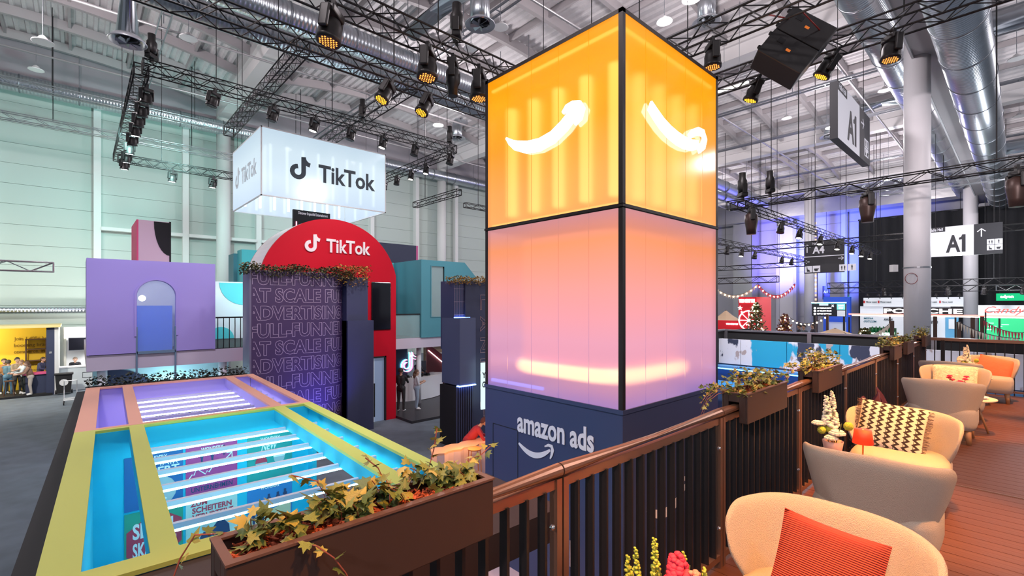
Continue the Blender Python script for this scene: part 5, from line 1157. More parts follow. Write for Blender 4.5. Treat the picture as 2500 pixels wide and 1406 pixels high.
for i, (x0, Lp, lab) in enumerate(PL):
    t, (a, b, y0, y1, zt) = planter_body(lab, x0, Lp)
    sl = tag(MB().grid(lambda k, j: (a+.014+(b-a-.028)*k/23, y0+.014+(y1-y0-.028)*j/6, zt-.035+.012*math.sin(k*2.1+j*1.7)), 24, 7).build('bark_mulch', M_soil, smooth=True), 'red bark mulch in the '+lab, 'mulch'); sl['kind'] = 'stuff'
    if i == 0:
        mb = MB()
        for _ in range(500):
            c = Vector((rg.uniform(a+.03, b-.03), rg.uniform(y0+.02, y1-.02), zt-.024)); u = Vector((rg.uniform(-1, 1), rg.uniform(-1, 1), rg.uniform(-.4, .4))).normalized(); v, w_ = basis(u); mb.obox(c, u, v, w_, rg.uniform(.005, .014), .003, .0015)
        ch = mb.build('bark_chips', mat('bark_chip', (.42, .09, .035), .8, var=.4, vscale=50), sl); ch['kind'] = 'stuff'
    iv = thing('ivy_plant', ivl[i], 'plant', ((a+b)/2, RY, zt-.04))
    if i == 0:
        stems = MB()
        for k in range(26):
            sx = a+.05+(b-a-.10)*rg.random(); sy = RY+rg.uniform(-.02, .045); P = Vector((sx, sy, zt-.03)); d = Vector((rg.uniform(-.6, .6), rg.uniform(-.25, .5), rg.uniform(.8, 1.4))).normalized(); pts = [P.copy()]
            Ls = rg.uniform(.04, .09)+.04*math.sin((sx-a)/(b-a)*PI)
            for j in range(5):
                P = P+d*(Ls/5); d = (d+Vector((rg.uniform(-.3, .3), rg.uniform(-.2, .2), -.22))).normalized(); pts.append(P.copy())
                for _ in range(2):
                    s = rg.uniform(.036, .058); off = Vector((rg.uniform(-.025, .025), rg.uniform(-.03, .03), rg.uniform(-.012, .022)))
                    place(rg.choice(LM), 'leaf', iv, P+off-iv.location, leaf_rot(rg), (s, s, s))
            stems.tube(pts, .0016, 4)
        # trailing runners: front left hanging down, right end reaching out, left end over the edge
        for path, nl in (([(a+.16, y0-.005, zt+.005), (a+.20, y0-.03, zt-.01), (a+.24, y0-.045, zt-.05), (a+.27, y0-.05, zt-.10), (a+.30, y0-.055, zt-.17)], 7), ([(b-.06, RY, zt), (b+.01, RY+.05, zt+.035), (b+.06, RY+.06, zt+.03), (b+.11, RY+.06, zt+.055), (b+.15, RY+.06, zt+.06)], 8), ([(a+.05, y1, zt), (a-.03, y1+.03, zt+.01), (a-.06, y1+.05, zt-.05), (a-.08, y1+.05, zt-.11)], 6), ([(a+.30, RY+.03, zt), (a+.27, RY+.06, zt+.09), (a+.20, RY+.08, zt+.12)], 4), ([(b-.20, RY+.04, zt), (b-.15, RY+.06, zt+.10), (b-.13, RY+.07, zt+.17)], 10), ([(b-.33, RY+.05, zt), (b-.36, RY+.07, zt+.08), (b-.40, RY+.08, zt+.12)], 5)):
            stems.tube(path, .0022, 5); Q = [Vector(p) for p in path]
            for j in range(nl):
                s = (j+.7)/nl*(len(Q)-1); k = min(int(s), len(Q)-2); P = Q[k].lerp(Q[k+1], s-k)
                z = rg.uniform(.028, .042); place(rg.choice(LM), 'leaf', iv, P+Vector((rg.uniform(-.012, .012), rg.uniform(-.012, .012), .004))-iv.location, leaf_rot(rg), (z, z, z))
        stems.build('stems', M_stem, iv)
    else:
        n = {1: 420, 2: 420, 3: 260, 4: 260, 5: 300}[i]; H = {1: .16, 2: .20, 3: .16, 4: .14, 5: .2}[i]
        def pos(g):
            x = g.uniform(a-.03, b+.02); y = g.uniform(y0-.0, y1+.05); return (x, y, zt-.02+g.random()**1.3*H*(.55+.45*math.sin((x-a)/(b-a)*PI)))
        fo = foliage(rg, n, pos, .022, .045); fo.build('leaves', LEAFS, iv)['kind'] = 'stuff'
        st2 = MB()
        for k in range(14): xx = rg.uniform(a+.05, b-.05); st2.tube([(xx, RY, zt-.03), (xx+rg.uniform(-.05, .05), RY+rg.uniform(-.03, .05), zt+H*.6)], .002, 4)
        if i in (1, 2):
            def pos2(g):
                s = g.random(); return (a-.05-.24*s*g.uniform(.5, 1), y1+.06*g.random(), zt+.06-.20*s*g.random())
            foliage(rg, 60, pos2, .018, .035).build('runner_leaves', LEAFS, iv)['kind'] = 'stuff'
            for k in range(4): st2.tube([(a+.05, RY+.03, zt), (a-.06, y1, zt+.05-.02*k), (a-.16, y1+.03, zt-.02*k), (a-.24, y1+.04, zt-.06-.04*k)], .0022, 4)
        st2.build('stems', M_stem, iv)
# ivy along other edges: pool rim, slogan wall top, grid pillar top
t = thing('ivy_edge', 'dark low ivy along the rear rim of the light-grid booth', 'plant', wmat(bo) @ Vector((1.2, L1, 3.0)), BA)
foliage(rg, 900, lambda g: (g.uniform(-1.4, 1.35), g.uniform(.0, .22), g.random()**1.6*.2-.02), .04, .08, True).build('leaves', [mat('dark_leaf', (.02, .03, .02), .6)]*4, t, local=True)['kind'] = 'stuff'
MB().box(-1.4, 1.35, 0.0, .22, -.2, 0.0).build('trough', M_blackm, t, local=True)
t = thing('wall_top_foliage', 'green and rust foliage along the top of the slogan wall', 'plant', (5.5, 16.4, FZt))
foliage(rg, 2800, lambda g: (lambda s: (FX0-.25+s, FY-.22+g.uniform(0, .7), FZt-.16+g.random()*.34+.05*math.sin(s*5)))(g.uniform(0, 3.6)), .05, .10, True).build('leaves', [mat('moss_leaf', (.05, .06, .02), .7), mat('moss_leaf2', (.08, .09, .03), .7), mat('rust_leaf', (.16, .10, .03), .7), mat('moss_leaf')], t)['kind'] = 'stuff'
foliage(rg, 700, lambda g: (g.uniform(FX1+.5, FX1+1.75), FY-.25+g.uniform(0, .5), FZt-.45+g.random()**.6*.75), .04, .09, True).build('flowers', [mat('gold_leaf', (.42, .24, .04), .6), mat('gold_leaf2', (.30, .18, .03), .6), mat('moss_leaf2'), mat('gold_leaf')], t)['kind'] = 'stuff'
t = thing('pillar_top_foliage', 'golden foliage draped over the top of the grid pillar', 'plant', (PX+.6, PY+.5, 5.35))
foliage(rg, 700, lambda g: (g.uniform(PX-.2, PX+1.5), PY+g.uniform(-.1, .5), 5.25+g.random()*.25), .05, .09, True).build('leaves', [mat('gold_leaf'), mat('gold_leaf2'), mat('moss_leaf2'), mat('gold_leaf')], t)['kind'] = 'stuff'
# ------------------------------------------------------------------ armchairs
M_bouc = mat('cream_boucle', (.76, .66, .54), .95, bump=1.0, bscale=280, bdist=.014); M_leg = mat('pale_wood_leg', (.42, .22, .10), .5)
def armchair():
    """facing -X: seat block, flaring curved back shell, four tapered legs"""
    t = thing('armchair', 'x', 'armchair')
    sb = MB(); nx, ny = 12, 12
    def ring(z, sx, sy, e=5):
        return [(sx*math.copysign(abs(math.cos(2*PI*i/28))**(2/e), math.cos(2*PI*i/28)), sy*math.copysign(abs(math.sin(2*PI*i/28))**(2/e), math.sin(2*PI*i/28)), z) for i in range(28)]
    prof = [(.17, .26, .29), (.18, .29, .32), (.24, .305, .335), (.38, .305, .335), (.425, .29, .32), (.445, .25, .28), (.45, .10, .12)]
    k0 = len(sb.v)
    for z, sx, sy in prof: sb.v += [Vector(p) for p in ring(z, sx, sy)]
    for r in range(len(prof)-1):
        for i in range(28): j = (i+1) % 28; sb.face((r*28+i, r*28+j, (r+1)*28+j, (r+1)*28+i))
    sb.face([i for i in reversed(range(28))]); sb.face([(len(prof)-1)*28+i for i in range(28)])
    sb.build('seat', M_bouc, t, local=True, smooth=True)
    bk = MB(); NT = 33
    def shell(i, j):
        """i along the back from one wing to the other, j around the padded cross-section"""
        u = -1+2*i/(NT-1); au = abs(u)
        ztop = .80-.055*au**2-.10*max(0, au-.84)**1.5*12
        zlow = .20 if au < .55 else .20+.33*((au-.55)/.45)**1.6
        ths = [.0, .12, .30, .55, .80, .94, 1.0, .94, .80, .55, .30, .12]
        f = ths[j % 12]; z = zlow+(ztop-zlow)*f
        inner = j > 6
        hwid = (.305+.115*min(1, max(0, (z-.22)/.5)))*1.0
        y = hwid*math.sin(u*PI/2*.98) if au < 2 else 0
        x = .28-.34*(1-math.cos(u*PI/2))**1.5+.16*(z-.2)*1.0
        thick = .075*(1-.55*max(0, au-.7)/.3)
        if j == 6 or j == 0: off = .5
        else: off = 1.0 if inner else 0.0
        nx_, ny_ = math.cos(u*PI/2*.7), math.sin(u*PI/2*.7)
        return (x-nx_*thick*off, y-ny_*thick*off*.8, z)
    k0 = len(bk.v)
    for i in range(NT):
        for j in range(12): bk.v.append(Vector(shell(i, j)))
    for i in range(NT-1):
        for j in range(12): j2 = (j+1) % 12; bk.face((i*12+j, i*12+j2, (i+1)*12+j2, (i+1)*12+j))
    bk.face([j for j in range(12)]); bk.face([(NT-1)*12+j for j in reversed(range(12))])
    bk.build('backrest', M_bouc, t, local=True, smooth=True, sub=1)
    for sx in (-1, 1):
        for sy in (-1, 1): MB().bar((sx*.22, sy*.25, .18), (sx*.235, sy*.265, 0), .034, 12, .024).build('leg', M_leg, t, local=True, smooth=True)
    return t
CH = [(2.33, .60, 0, 'cream boucle armchair with a red corduroy cushion, facing the tower railing corner'), (3.98, .68, PI, 'cream boucle armchair seen from behind, directly behind the red-cushion chair'), (5.30, .74, 0, 'cream boucle armchair with the black zigzag fringed cushion'), (8.30, .72, PI, 'cream boucle armchair seen from behind past the zigzag-cushion chair'), (9.75, .72, 0, 'cream boucle armchair with the pale tufted cushion'), (10.95, .85, PI, 'cream boucle armchair seen from behind, hidden by the tufted-cushion chair'), (12.1, .45, 0, 'cream boucle armchair with an orange cushion by the end railing')]
pc = armchair()
for i, (x, y, r, lab) in enumerate(CH):
    c = pc if i == 0 else copy_thing(pc)
    c.location = (x, y, DZ); c.rotation_euler = (0, 0, r); c['label'] = lab; c['group'] = 'cream armchairs on the terrace'
# cushions
def wave_mat(name, color, dark, scale):
    m = mat(name, color, .85); nt = m.node_tree; b = nt.nodes['Principled BSDF']; tc = nt.nodes.new('ShaderNodeTexCoord'); wv = nt.nodes.new('ShaderNodeTexWave'); wv.bands_direction = 'Y'; wv.inputs['Scale'].default_value = scale; wv.inputs['Distortion'].default_value = .4
    nt.links.new(tc.outputs['Object'], wv.inputs[0]); bp = nt.nodes.new('ShaderNodeBump'); bp.inputs['Strength'].default_value = .9; bp.inputs['Distance'].default_value = .012; nt.links.new(wv.outputs['Fac'], bp.inputs['Height']); nt.links.new(bp.outputs[0], b.inputs['Normal']); return m
def zig_mat():
    m = mat('zigzag_weave', (.75, .62, .48), .9); nt = m.node_tree; b = nt.nodes['Principled BSDF']; tc = nt.nodes.new('ShaderNodeTexCoord'); sp_ = nt.nodes.new('ShaderNodeSeparateXYZ'); nt.links.new(tc.outputs['Object'], sp_.inputs[0])
    def mth(op, a, b_=None):
        n = nt.nodes.new('ShaderNodeMath'); n.operation = op
        for i, v in enumerate((a, b_)):
            if v is None: continue
            if isinstance(v, (int, float)): n.inputs[i].default_value = v
            else: nt.links.new(v, n.inputs[i])
        return n.outputs[0]
    y = mth('MULTIPLY', sp_.outputs['Y'], 22); tri = mth('PINGPONG', y, .5); x = mth('ADD', mth('MULTIPLY', sp_.outputs['X'], 15), tri); fr_ = mth('FRACT', mth('ADD', x, 50)); s = mth('LESS_THAN', fr_, .42); ln = mth('LESS_THAN', mth('FRACT', mth('ADD', mth('MULTIPLY', sp_.outputs['X'], 15), 50.28)), .06); f = mth('MAXIMUM', s, ln)
    mx = nt.nodes.new('ShaderNodeMix'); mx.data_type = 'RGBA'; mx.inputs[6].default_value = (.75, .62, .48, 1); mx.inputs[7].default_value = (.03, .022, .02, 1); nt.links.new(f, mx.inputs[0]); nt.links.new(mx.outputs[2], b.inputs['Base Color']); return m
def cushion(label, loc, wd, hh, th, m, rot, name='cushion'):
    """pillow in the local XY plane, puffed along Z"""
    o = thing(name, label, 'cushion', loc); o.rotation_euler = rot; n = 18; mb = MB()
    def P(i, j, s):
        a, b = -1+2*i/n, -1+2*j/n; e = ((1-a*a)*(1-b*b))**.42; pin = 1-.10*(1-(a*a)*(b*b)); 
        return (a*wd/2*(1-.07*(1-b*b)*0+.05*b*b*a*a-.05*(1-abs(b))*0), b*hh/2*(1+.05*a*a*b*b), s*th/2*e)
    mb.grid(lambda i, j: P(i, j, 1), n+1, n+1); mb.grid(lambda i, j: P(i, j, -1), n+1, n+1)
    mb.build('cover', m, o, local=True, smooth=True); return o
M_cord = wave_mat('red_corduroy', (.72, .085, .05), 0, 36)
# cushions lean on the inner face of the backs (chairs face -X)
def lean(x, y, z, roll=0, tilt=1.22): return (Matrix.Translation((x, y, z)) @ Matrix.Rotation(-PI/2, 4, 'Z') @ Matrix.Rotation(tilt, 4, 'X') @ Matrix.Rotation(roll, 4, 'Z')).to_euler()
cushion('red corduroy cushion with diagonal folds on the nearest armchair', (2.27, .56, DZ+.61), .37, .40, .14, M_cord, lean(0, 0, 0, -.08, 1.12))
z_ = cushion('black and cream zigzag cushion with fringe on the armchair behind the lamp table', (5.30+.11, .82, DZ+.62), .47, .42, .13, zig_mat(), lean(0, 0, 0, -.10, 1.2))
mb = MB(); rg2 = random.Random(5)
for s in (-1, 1):
    for k in range(60):
        y = -.23+.46*k/59; mb.bar((s*.232, y*.9, 0), (s*(.262+rg2.random()*.02), y*.9+rg2.uniform(-.012, .012), rg2.uniform(-.015, .015)), .002, 4)
mb.build('fringe', mat('fringe_dark', (.16, .10, .08), .9), z_, local=True)['kind'] = 'stuff'
tu = cushion('pale tufted cushion with green pompom pattern', (9.75+.13, .72, DZ+.60), .50, .38, .12, mat('tufted_pale', (.72, .66, .48), .95, bump=1, bscale=60, var=.25, vscale=25), lean(0, 0, 0, .0, 1.2))
cushion('plain orange cushion on the armchair by the end railing', (12.1+.13, .36, DZ+.58), .46, .38, .12, mat('orange_cushion', (.75, .18, .09), .85, bump=.6, bscale=14), lean(0, 0, 0, -.25, 1.2))
t = thing('throw_blanket', 'dark red blanket draped behind the zigzag-cushion armchair', 'blanket', (6.3, 1.05, DZ))
MB().grid(lambda i, j: (5.95+i*.055, 1.02+.05*math.sin(i*1.3)+.10*(j/5), DZ+.02+(.60+.16*math.sin(i*.9))*min(1, j/5)), 22, 6).build('cloth', mat('wine_cloth', (.10, .012, .02), .8), t, smooth=True).modifiers.new('thick', 'SOLIDIFY').thickness = .012
# ------------------------------------------------------------------ small tables, lamp, flowers
def table(label, x, y, h=.48, r=.26):
    t = thing('side_table', label, 'table', (x, y, DZ), 0, 'small round side tables'); MB().lathe([(r-.01, h-.02), (r, h-.012), (r, h), (0.01, h)], (x, y, DZ), 32).build('top', mat('table_cream', (.72, .58, .42), .5), t, smooth=False)
    for k in range(3):
        a = k*2*PI/3+.5; MB().bar((x+.10*math.cos(a), y+.10*math.sin(a), DZ+h-.02), (x+.23*math.cos(a), y+.23*math.sin(a), DZ), .016, 10, .012).build('leg', M_leg, t, smooth=True)
    return DZ+h
def rose(mb, c, r, m=0, seed=0):
    c = Vector(c); g = random.Random(seed); mb.ball(c, r*.55, 8, m)
    for k in range(3):
        for j in range(6+k*2):
            a = 2*PI*j/(6+k*2)+k; rr = r*(.45+.22*k); el = .9-.45*k; d = Vector((math.cos(a)*math.cos(el), math.sin(a)*math.cos(el), math.sin(el))); u, v = basis(d); mb.ball(c+d*rr*.9, r*.34, 6, m, (1.1, 1.1, .75))
M_pet = mat('petal_cream', (.85, .78, .62), .7); M_grn = mat('flower_green', (.42, .50, .06), .7); M_rd = mat('petal_red', (.75, .04, .10), .7); M_dgr = mat('stem_green', (.10, .16, .04), .6); M_pink = mat('petal_pink', (.85, .30, .22), .7)
def spike(mb, base, tip, r, n, m=0, seed=1):
    g = random.Random(seed); base = Vector(base); tip = Vector(tip)
    for k in range(n):
        s = k/n; a = g.uniform(0, 2*PI); rr = r*(1-.75*s); c = base.lerp(tip, s)+Vector((math.cos(a)*rr, math.sin(a)*rr, 0)); mb.ball(c, rr*.55+.004, 6, m, (1, 1, .8))
def bouquet(label, x, y, z, kind):
    t = thing('flower_vase', label, 'flowers', (x, y, z))
    if kind == 'white':
        MB().lathe([(.045, 0), (.065, .10), (.075, .16), (.068, .16), (.04, .01)], (x, y, z), 20).build('vase', mat('vase_pink', (.72, .42, .34), .4), t, smooth=True)
        mb = MB(); 
        for dx, dy, h in ((0, 0, .42), (.02, .03, .36), (-.03, .07, .30), (.05, -.05, .30), (0, -.02, .25), (-.05, -.06, .28)): mb.tube([(x, y, z+.05), (x+dx, y+dy, z+h)], .003, 5)
        mb.build('stems', M_dgr, t)
        mb = MB(); spike(mb, (x+.01, y+.035, z+.26), (x+.01, y+.05, z+.52), .034, 90, seed=2); spike(mb, (x+.03, y+.0, z+.26), (x+.04, y+.015, z+.56), .030, 90, seed=3); mb.build('delphinium', M_pet, t, smooth=True)
        mb = MB(); 
        for q3, (c3, r3) in enumerate((((x-.02, y-.035, z+.23), .055), ((x-.03, y+.10, z+.29), .042), ((x-.05, y, z+.19), .045))): mb = MB(); rose(mb, c3, r3, 0, q3+1); mb.build('rose', M_pet, t)
        
        for c3, r3 in (((x+.03, y-.10, z+.29), .036), ((x-.04, y+.07, z+.24), .032), ((x, y+.03, z+.25), .030)): MB().ball(c3, r3, 10).build('green_bloom', mat('green_bloom', (.45, .48, .05), .8, bump=1, bscale=120), t, smooth=True)
    elif kind == 'red':
        MB().lathe([(.035, 0), (.05, .08), (.055, .12), (.05, .12), (.03, .01)], (x, y, z), 18).build('vase', mat('vase_dark', (.10, .08, .08), .3), t, smooth=True)
        mb = MB()
        for k in range(9): a = k*.7; mb.tube([(x, y, z+.04), (x+.07*math.cos(a), y+.09*math.sin(a), z+.18+.03*(k % 4))], .003, 5)
        mb.build('stems', M_dgr, t)
        mb = MB()
        for k in range(9): a = k*.7; mb = MB(); rose(mb, (x+.07*math.cos(a), y+.09*math.sin(a), z+.19+.03*(k % 4)), .030, 0, k); mb.build('carnation', M_rd, t)
    else:
        MB().lathe([(.04, 0), (.06, .10), (.065, .14), (.058, .14), (.035, .01)], (x, y, z), 18).build('vase', mat('vase_dark'), t, smooth=True)
        mb = MB()
        for k in range(8): a = k*.8; mb.tube([(x, y, z+.04), (x+.09*math.cos(a), y+.09*math.sin(a), z+.24)], .003, 5)
        mb.build('stems', M_dgr, t)
        mb = MB(); spike(mb, (x+.01, y-.02, z+.10), (x+.02, y+.02, z+.30), .065, 130, seed=6); mb.build('snapdragon', M_rd, t, smooth=True)
        mb = MB(); spike(mb, (x-.0, y-.06, z+.10), (x+.03, y-.05, z+.26), .05, 80, seed=9); mb.build('snapdragon', M_pink, t, smooth=True)
        mb = MB()
        for k, (dx, dy) in enumerate(((.0, .09), (.04, .12), (-.05, .15), (.10, .02), (.08, -.07), (-.03, .2))): mb = MB(); spike(mb, (x+dx, y+dy, z+.12), (x+dx, y+dy+.01, z+.34-.02*k), .016, 40, seed=20+k); mb.build('green_spike', M_grn, t, smooth=True)
    return t
# table with vase and lamp between the second and third armchairs
zt = table('round side table with the white flowers and the red lamp', 4.62, .98, .46)
bouquet('white roses and tall delphinium in a pink vase on the lamp table', 4.55, 1.06, zt, 'white')
t = thing('table_lamp', 'small table lamp with a red drum shade and lit top', 'lamp', (4.66, .88, zt)); MB().lathe([(.05, 0), (.05, .012), (.006, .016), (.006, .27), (.0, .27)], (4.66, .88, zt), 16).build('stand', mat('brass', (.6, .42, .15), .3, .9), t, smooth=True)
MB().lathe([(.072, .155), (.058, .265)], (4.66, .88, zt), 28).build('shade', mat('red_shade', (.85, .04, .015), .5, emit=(1, .05, .01), es=.5), t, smooth=True); MB().lathe([(.056, .258), (0, .258)], (4.66, .88, zt), 24).build('diffuser', glow('lamp_top', (1, .92, .8), 2.2), t)
zt = table('round side table with red carnations in front of the tufted-cushion chair', 8.98, .55, .46, .32)
bouquet('dark red carnations on the far round table', 8.95, .62, zt, 'red')
t = thing('candle_dish', 'shallow pale dish beside the red carnations', 'dish', (8.95, .40, zt)); MB().lathe([(.05, 0), (.09, .03), (.085, .035), (.0, .012)], (8.95, .40, zt), 20).build('bowl', M_white, t, smooth=True); MB().lathe([(.03, .013), (.03, .06), (.0, .06)], (8.95, .40, zt), 14).build('candle', M_pet, t)
zt = table('round side table with pale flowers before the end railing chair', 11.5, .62, .46)
bouquet('pale flowers with a tall spire on the table before the end railing', 11.5, .66, zt, 'white')
zt = table('round side table with red snapdragons in front of the nearest armchair', 1.72, .86, .46, .2)
bouquet('red and pink snapdragons with green spikes beside the nearest armchair', 1.70, .90, zt, 'snap')
# ------------------------------------------------------------------ mural terrace opposite
MX = 14.6
def fspan(x, px0, px1, py0, py1):
    """y and z extent of a pixel box on the plane X = x"""
    a = at(px0, (py0+py1)/2, X=x); b = at(px1, (py0+py1)/2, X=x); pm = (px0+px1)/2
    return b.y, a.y, at(pm, py1, X=x).z, at(pm, py0, X=x).z
def fpanel(name, m, x, px0, px1, py0, py1, th=.15, parent=None, bevel=0):
    y0, y1, z0, z1 = fspan(x, px0, px1, py0, py1); return MB().box(x, x+th, y0, y1, z0, z1).build(name, m, parent, bevel=bevel)
def ftext(s, m, x, px0, px1, py0, py1, parent, name='lettering', bold=.02, shear=0., t=.03):
    y0, y1, z0, z1 = fspan(x, px0, px1, py0, py1); mb = MB(); lettering(mb, s, (x-.01, y1, z0), (0, -1, 0), UP, y1-y0, z1-z0, bold, shear, t=t, res=2); return mb.build(name, m, parent)
# mountain mural: printed panels with paint marks as a procedural print
mm = bpy.data.materials.new('mountain_print'); mm.use_nodes = True; nt = mm.node_tree; b_ = nt.nodes['Principled BSDF']; b_.inputs['Roughness'].default_value = .5
geo = nt.nodes.new('ShaderNodeNewGeometry'); mp = nt.nodes.new('ShaderNodeMapping'); mp.inputs['Scale'].default_value = (1, 1, .55); nt.links.new(geo.outputs['Position'], mp.inputs[0])
def ramp_noise(scale, lo, hi, c0, c1, prev):
    n = nt.nodes.new('ShaderNodeTexNoise'); n.inputs['Scale'].default_value = scale; n.inputs['Detail'].default_value = 6; nt.links.new(mp.outputs[0], n.inputs['Vector'])
    r = nt.nodes.new('ShaderNodeMapRange'); r.inputs[1].default_value = lo; r.inputs[2].default_value = hi; nt.links.new(n.outputs['Fac'], r.inputs[0])
    x = nt.nodes.new('ShaderNodeMix'); x.data_type = 'RGBA'; nt.links.new(r.outputs[0], x.inputs[0]); x.inputs[7].default_value = (*c1, 1)
    if prev is None: x.inputs[6].default_value = (*c0, 1)
    else: nt.links.new(prev, x.inputs[6])
    return x.outputs[2]
c1 = ramp_noise(.7, .585, .60, (.74, .74, .80), (.02, .36, .58), None); c2 = ramp_noise(1.6, .585, .60, None, (.04, .05, .09), c1); c3 = ramp_noise(3.0, .60, .625, None, (.45, .36, .34), c2); nt.links.new(c3, b_.inputs['Base Color'])
mu = thing('mountain_mural', 'low white wall printed with blue and black mountain paint marks', 'mural', (MX, 0, 0))
z0, z1 = 2.78, 3.53
for k in range(13): MB().box(MX, MX+.1, -8+k*1.25+.006, -8+(k+1)*1.25-.006, z0-.55*0, z1).build('panel', mm, mu)
MB().box(MX+.02, MX+.3, -8, 8.2, 0, z0).build('base', mat('mural_base', (.05, .10, .20), .5), mu)
MB().box(MX-.35, MX, -8, 8.2, z0-.10, z0-.04).build('ledge', mat('blue_shelf', (.10, .30, .60), .5), mu)
MB().box(MX-.30, MX-.26, -8, 8.2, z0-.14, z0-.11).build('led_strip', glow('blue_strip', (.08, .35, 1), 10), mu)
tag(MB().box(MX-1.3, MX-.35, 2.0, 8.2, 2.2, 2.3).build('blue_shelf_board', mat('pool_blue', (.05, .28, .55), .4)), 'blue-lit board below the mountain mural', 'board')
pb = thing('black_parapet', 'black board parapet with grey metal posts behind the mountain mural', 'parapet', (MX+1, 0, 3.4))
MB().box(MX+.45, MX+.5, -8, 6.4, 2.8, 3.76).build('board', M_blackm, pb); MB().box(MX+.40, MX+.55, -8, 6.4, 3.75, 3.80).build('cap', M_galv2, pb); MB().box(MX+.45, MX+2.6, 6.4, 6.45, 2.8, 3.76).build('board', M_blackm, pb); MB().box(MX-4, MX+.55, 6.38, 6.5, 3.75, 3.80).build('cap', M_galv2, pb); MB().box(MX-4, MX+.5, 6.4, 6.45, 2.8, 3.76).build('board', M_blackm, pb)
for y in (-7, -4.2, -1.4, 1.4, 4.0, 6.3): MB().box(MX+.38, MX+.46, y, y+.1, 0, 3.76).build('post', M_galv2, pb)
# ------------------------------------------------------------------ far booths
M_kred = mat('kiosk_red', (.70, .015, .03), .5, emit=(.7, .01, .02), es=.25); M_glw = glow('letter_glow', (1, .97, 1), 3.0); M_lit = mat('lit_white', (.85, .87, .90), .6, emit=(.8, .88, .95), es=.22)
kk = thing('red_kiosk', 'red box kiosk with white lettering, stars and a ferris wheel', 'kiosk', at(1830, 830, X=32)); kk.location.z = 0
y0, y1, z0, z1 = fspan(32, 1803, 1847, 725, 812); MB().box(32, 34.6, y0, y1, 0, z1).build('box', M_kred, kk)
ftext('WILD MERRY BILS', M_glw, 31.99, 1805, 1843, 730, 739, kk, bold=.05)
yc, zc_ = (y0+y1)/2-.1, at(1826, 782, X=32).z; mb = MB(); Rw = .62
ringp = [(Rw*math.cos(a*PI/12), Rw*math.sin(a*PI/12)) for a in range(24)]; stroke(mb, ringp, (31.98, yc, zc_), (0, -1, 0), UP, 1, .07, .02, closed=True)
for a in range(8): stroke(mb, [(0, 0), (Rw*math.cos(a*PI/4), Rw*math.sin(a*PI/4))], (31.98, yc, zc_), (0, -1, 0), UP, 1, .04, .02)
mb.build('ferris_wheel', M_glw, kk); mb = MB()
for px, py, s in ((1807, 752, .16), (1840, 753, .16), (1811, 762, .09)):
    p = at(px, py, X=31.99); mb.prism([p+Vector((0, -1, 0))*(s*(1 if i % 2 == 0 else .42)*math.sin(i*PI/5))+UP*(s*(1 if i % 2 == 0 else .42)*math.cos(i*PI/5)) for i in range(10)], (-1, 0, 0), .02)
mb.build('stars', M_glw, kk)
wl2 = thing('red_low_wall', 'low red wall with small white lettering beside the kiosk', 'wall', at(1780, 830, X=33)); wl2.location.z = 0; y0b, y1b, _, z1b = fspan(33, 1735, 1803, 782, 815); MB().box(33, 33.2, y0b, y1b, 0, z1b).build('panel', M_kred, wl2); ftext('WILD MERRY BILS', M_glw, 32.98, 1773, 1802, 789, 793, wl2)
# information screen on a blue portal
pt = thing('blue_portal', 'blue entrance portal glowing white inside', 'portal', at(2025, 830, X=58)); pt.location.z = 0
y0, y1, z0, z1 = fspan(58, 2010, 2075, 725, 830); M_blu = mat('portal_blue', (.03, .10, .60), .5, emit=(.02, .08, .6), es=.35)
ya, yb2, _, zi = fspan(58, 2019, 2066, 786, 830); mb = MB(); mb.box(58, 58.6, yb2, y1, 0, z1).box(58, 58.6, y0, ya, 0, z1).box(58, 58.6, ya, yb2, zi, z1); mb.build('frame', M_blu, pt); MB().box(58.5, 58.6, ya, yb2, 0, zi).build('bright_panel', M_lit, pt)
sc_ = thing('info_screen', 'dark information screen with white stage list and a cyan top light', 'screen', at(2022, 772, X=52)); M_scr = mat('screen_dark', (.02, .025, .035), .3)
fpanel('housing', M_scr, 52, 1982, 2065, 741, 772, .3, sc_); fpanel('light_bar', glow('cyan_bar', (.3, .95, 1), 6), 51.9, 1981, 2066, 737.5, 740, .1, sc_); y0, y1, z0, z1 = fspan(52, 1985, 2062, 741, 772); MB().box(52.1, 52.2, y0, y0+.15, 0, z0).box(52.1, 52.2, y1-.15, y1, 0, z0).build('legs', M_black, sc_)
for s, py in (('A4 PREMIUM EXPO', 752), ('A3 YELLOW STAGE', 759), ('SUPPORT DIVISIONS', 766)): ftext(s, M_glw, 51.99, 1995, 2030, py-1.6, py+1.6, sc_, t=.01)
for py in (752, 759, 766):
    p = at(1989.5, py, X=51.98); mb = MB(); mb.prism([p+Vector((0, -1, 0))*(.1*math.cos(i*PI/6))+UP*(.1*math.sin(i*PI/6)) for i in range(12)], (-1, 0, 0), .01); mb.build('bullet', M_glw, sc_)
fpanel('poster', glow('poster_cyan', (.25, .85, .75), 1.2), 51.97, 2043, 2063, 742, 756, .03, sc_); ftext("DON'T", M_glw, 51.95, 2047, 2060, 744, 748, sc_); ftext('STOP', M_glw, 51.95, 2048, 2059, 750, 754, sc_); fpanel('poster', M_lit, 51.97, 2044, 2063, 758, 772, .03, sc_); fpanel('tab', M_lit, 51.97, 2000, 2022, 741, 746, .03, sc_); ftext('X', M_glw, 51.95, 2030, 2036, 744, 749, sc_)
t = thing('column_banner', 'dark blue A4 direction banner on the far wall', 'sign', at(2016, 730, X=66)); fpanel('panel', mat('banner_blue', (.04, .05, .16), .5), 66, 2008, 2026, 698, 731, .1, t); ftext('A4', M_white, 65.99, 2010, 2022, 709, 716, t); MB().bar((66.05, at(2017, 700, X=66).y, at(2017, 698, X=66).z), (66.05, at(2017, 700, X=66).y, 18.2), .02, 5).build('cable', M_black, t)
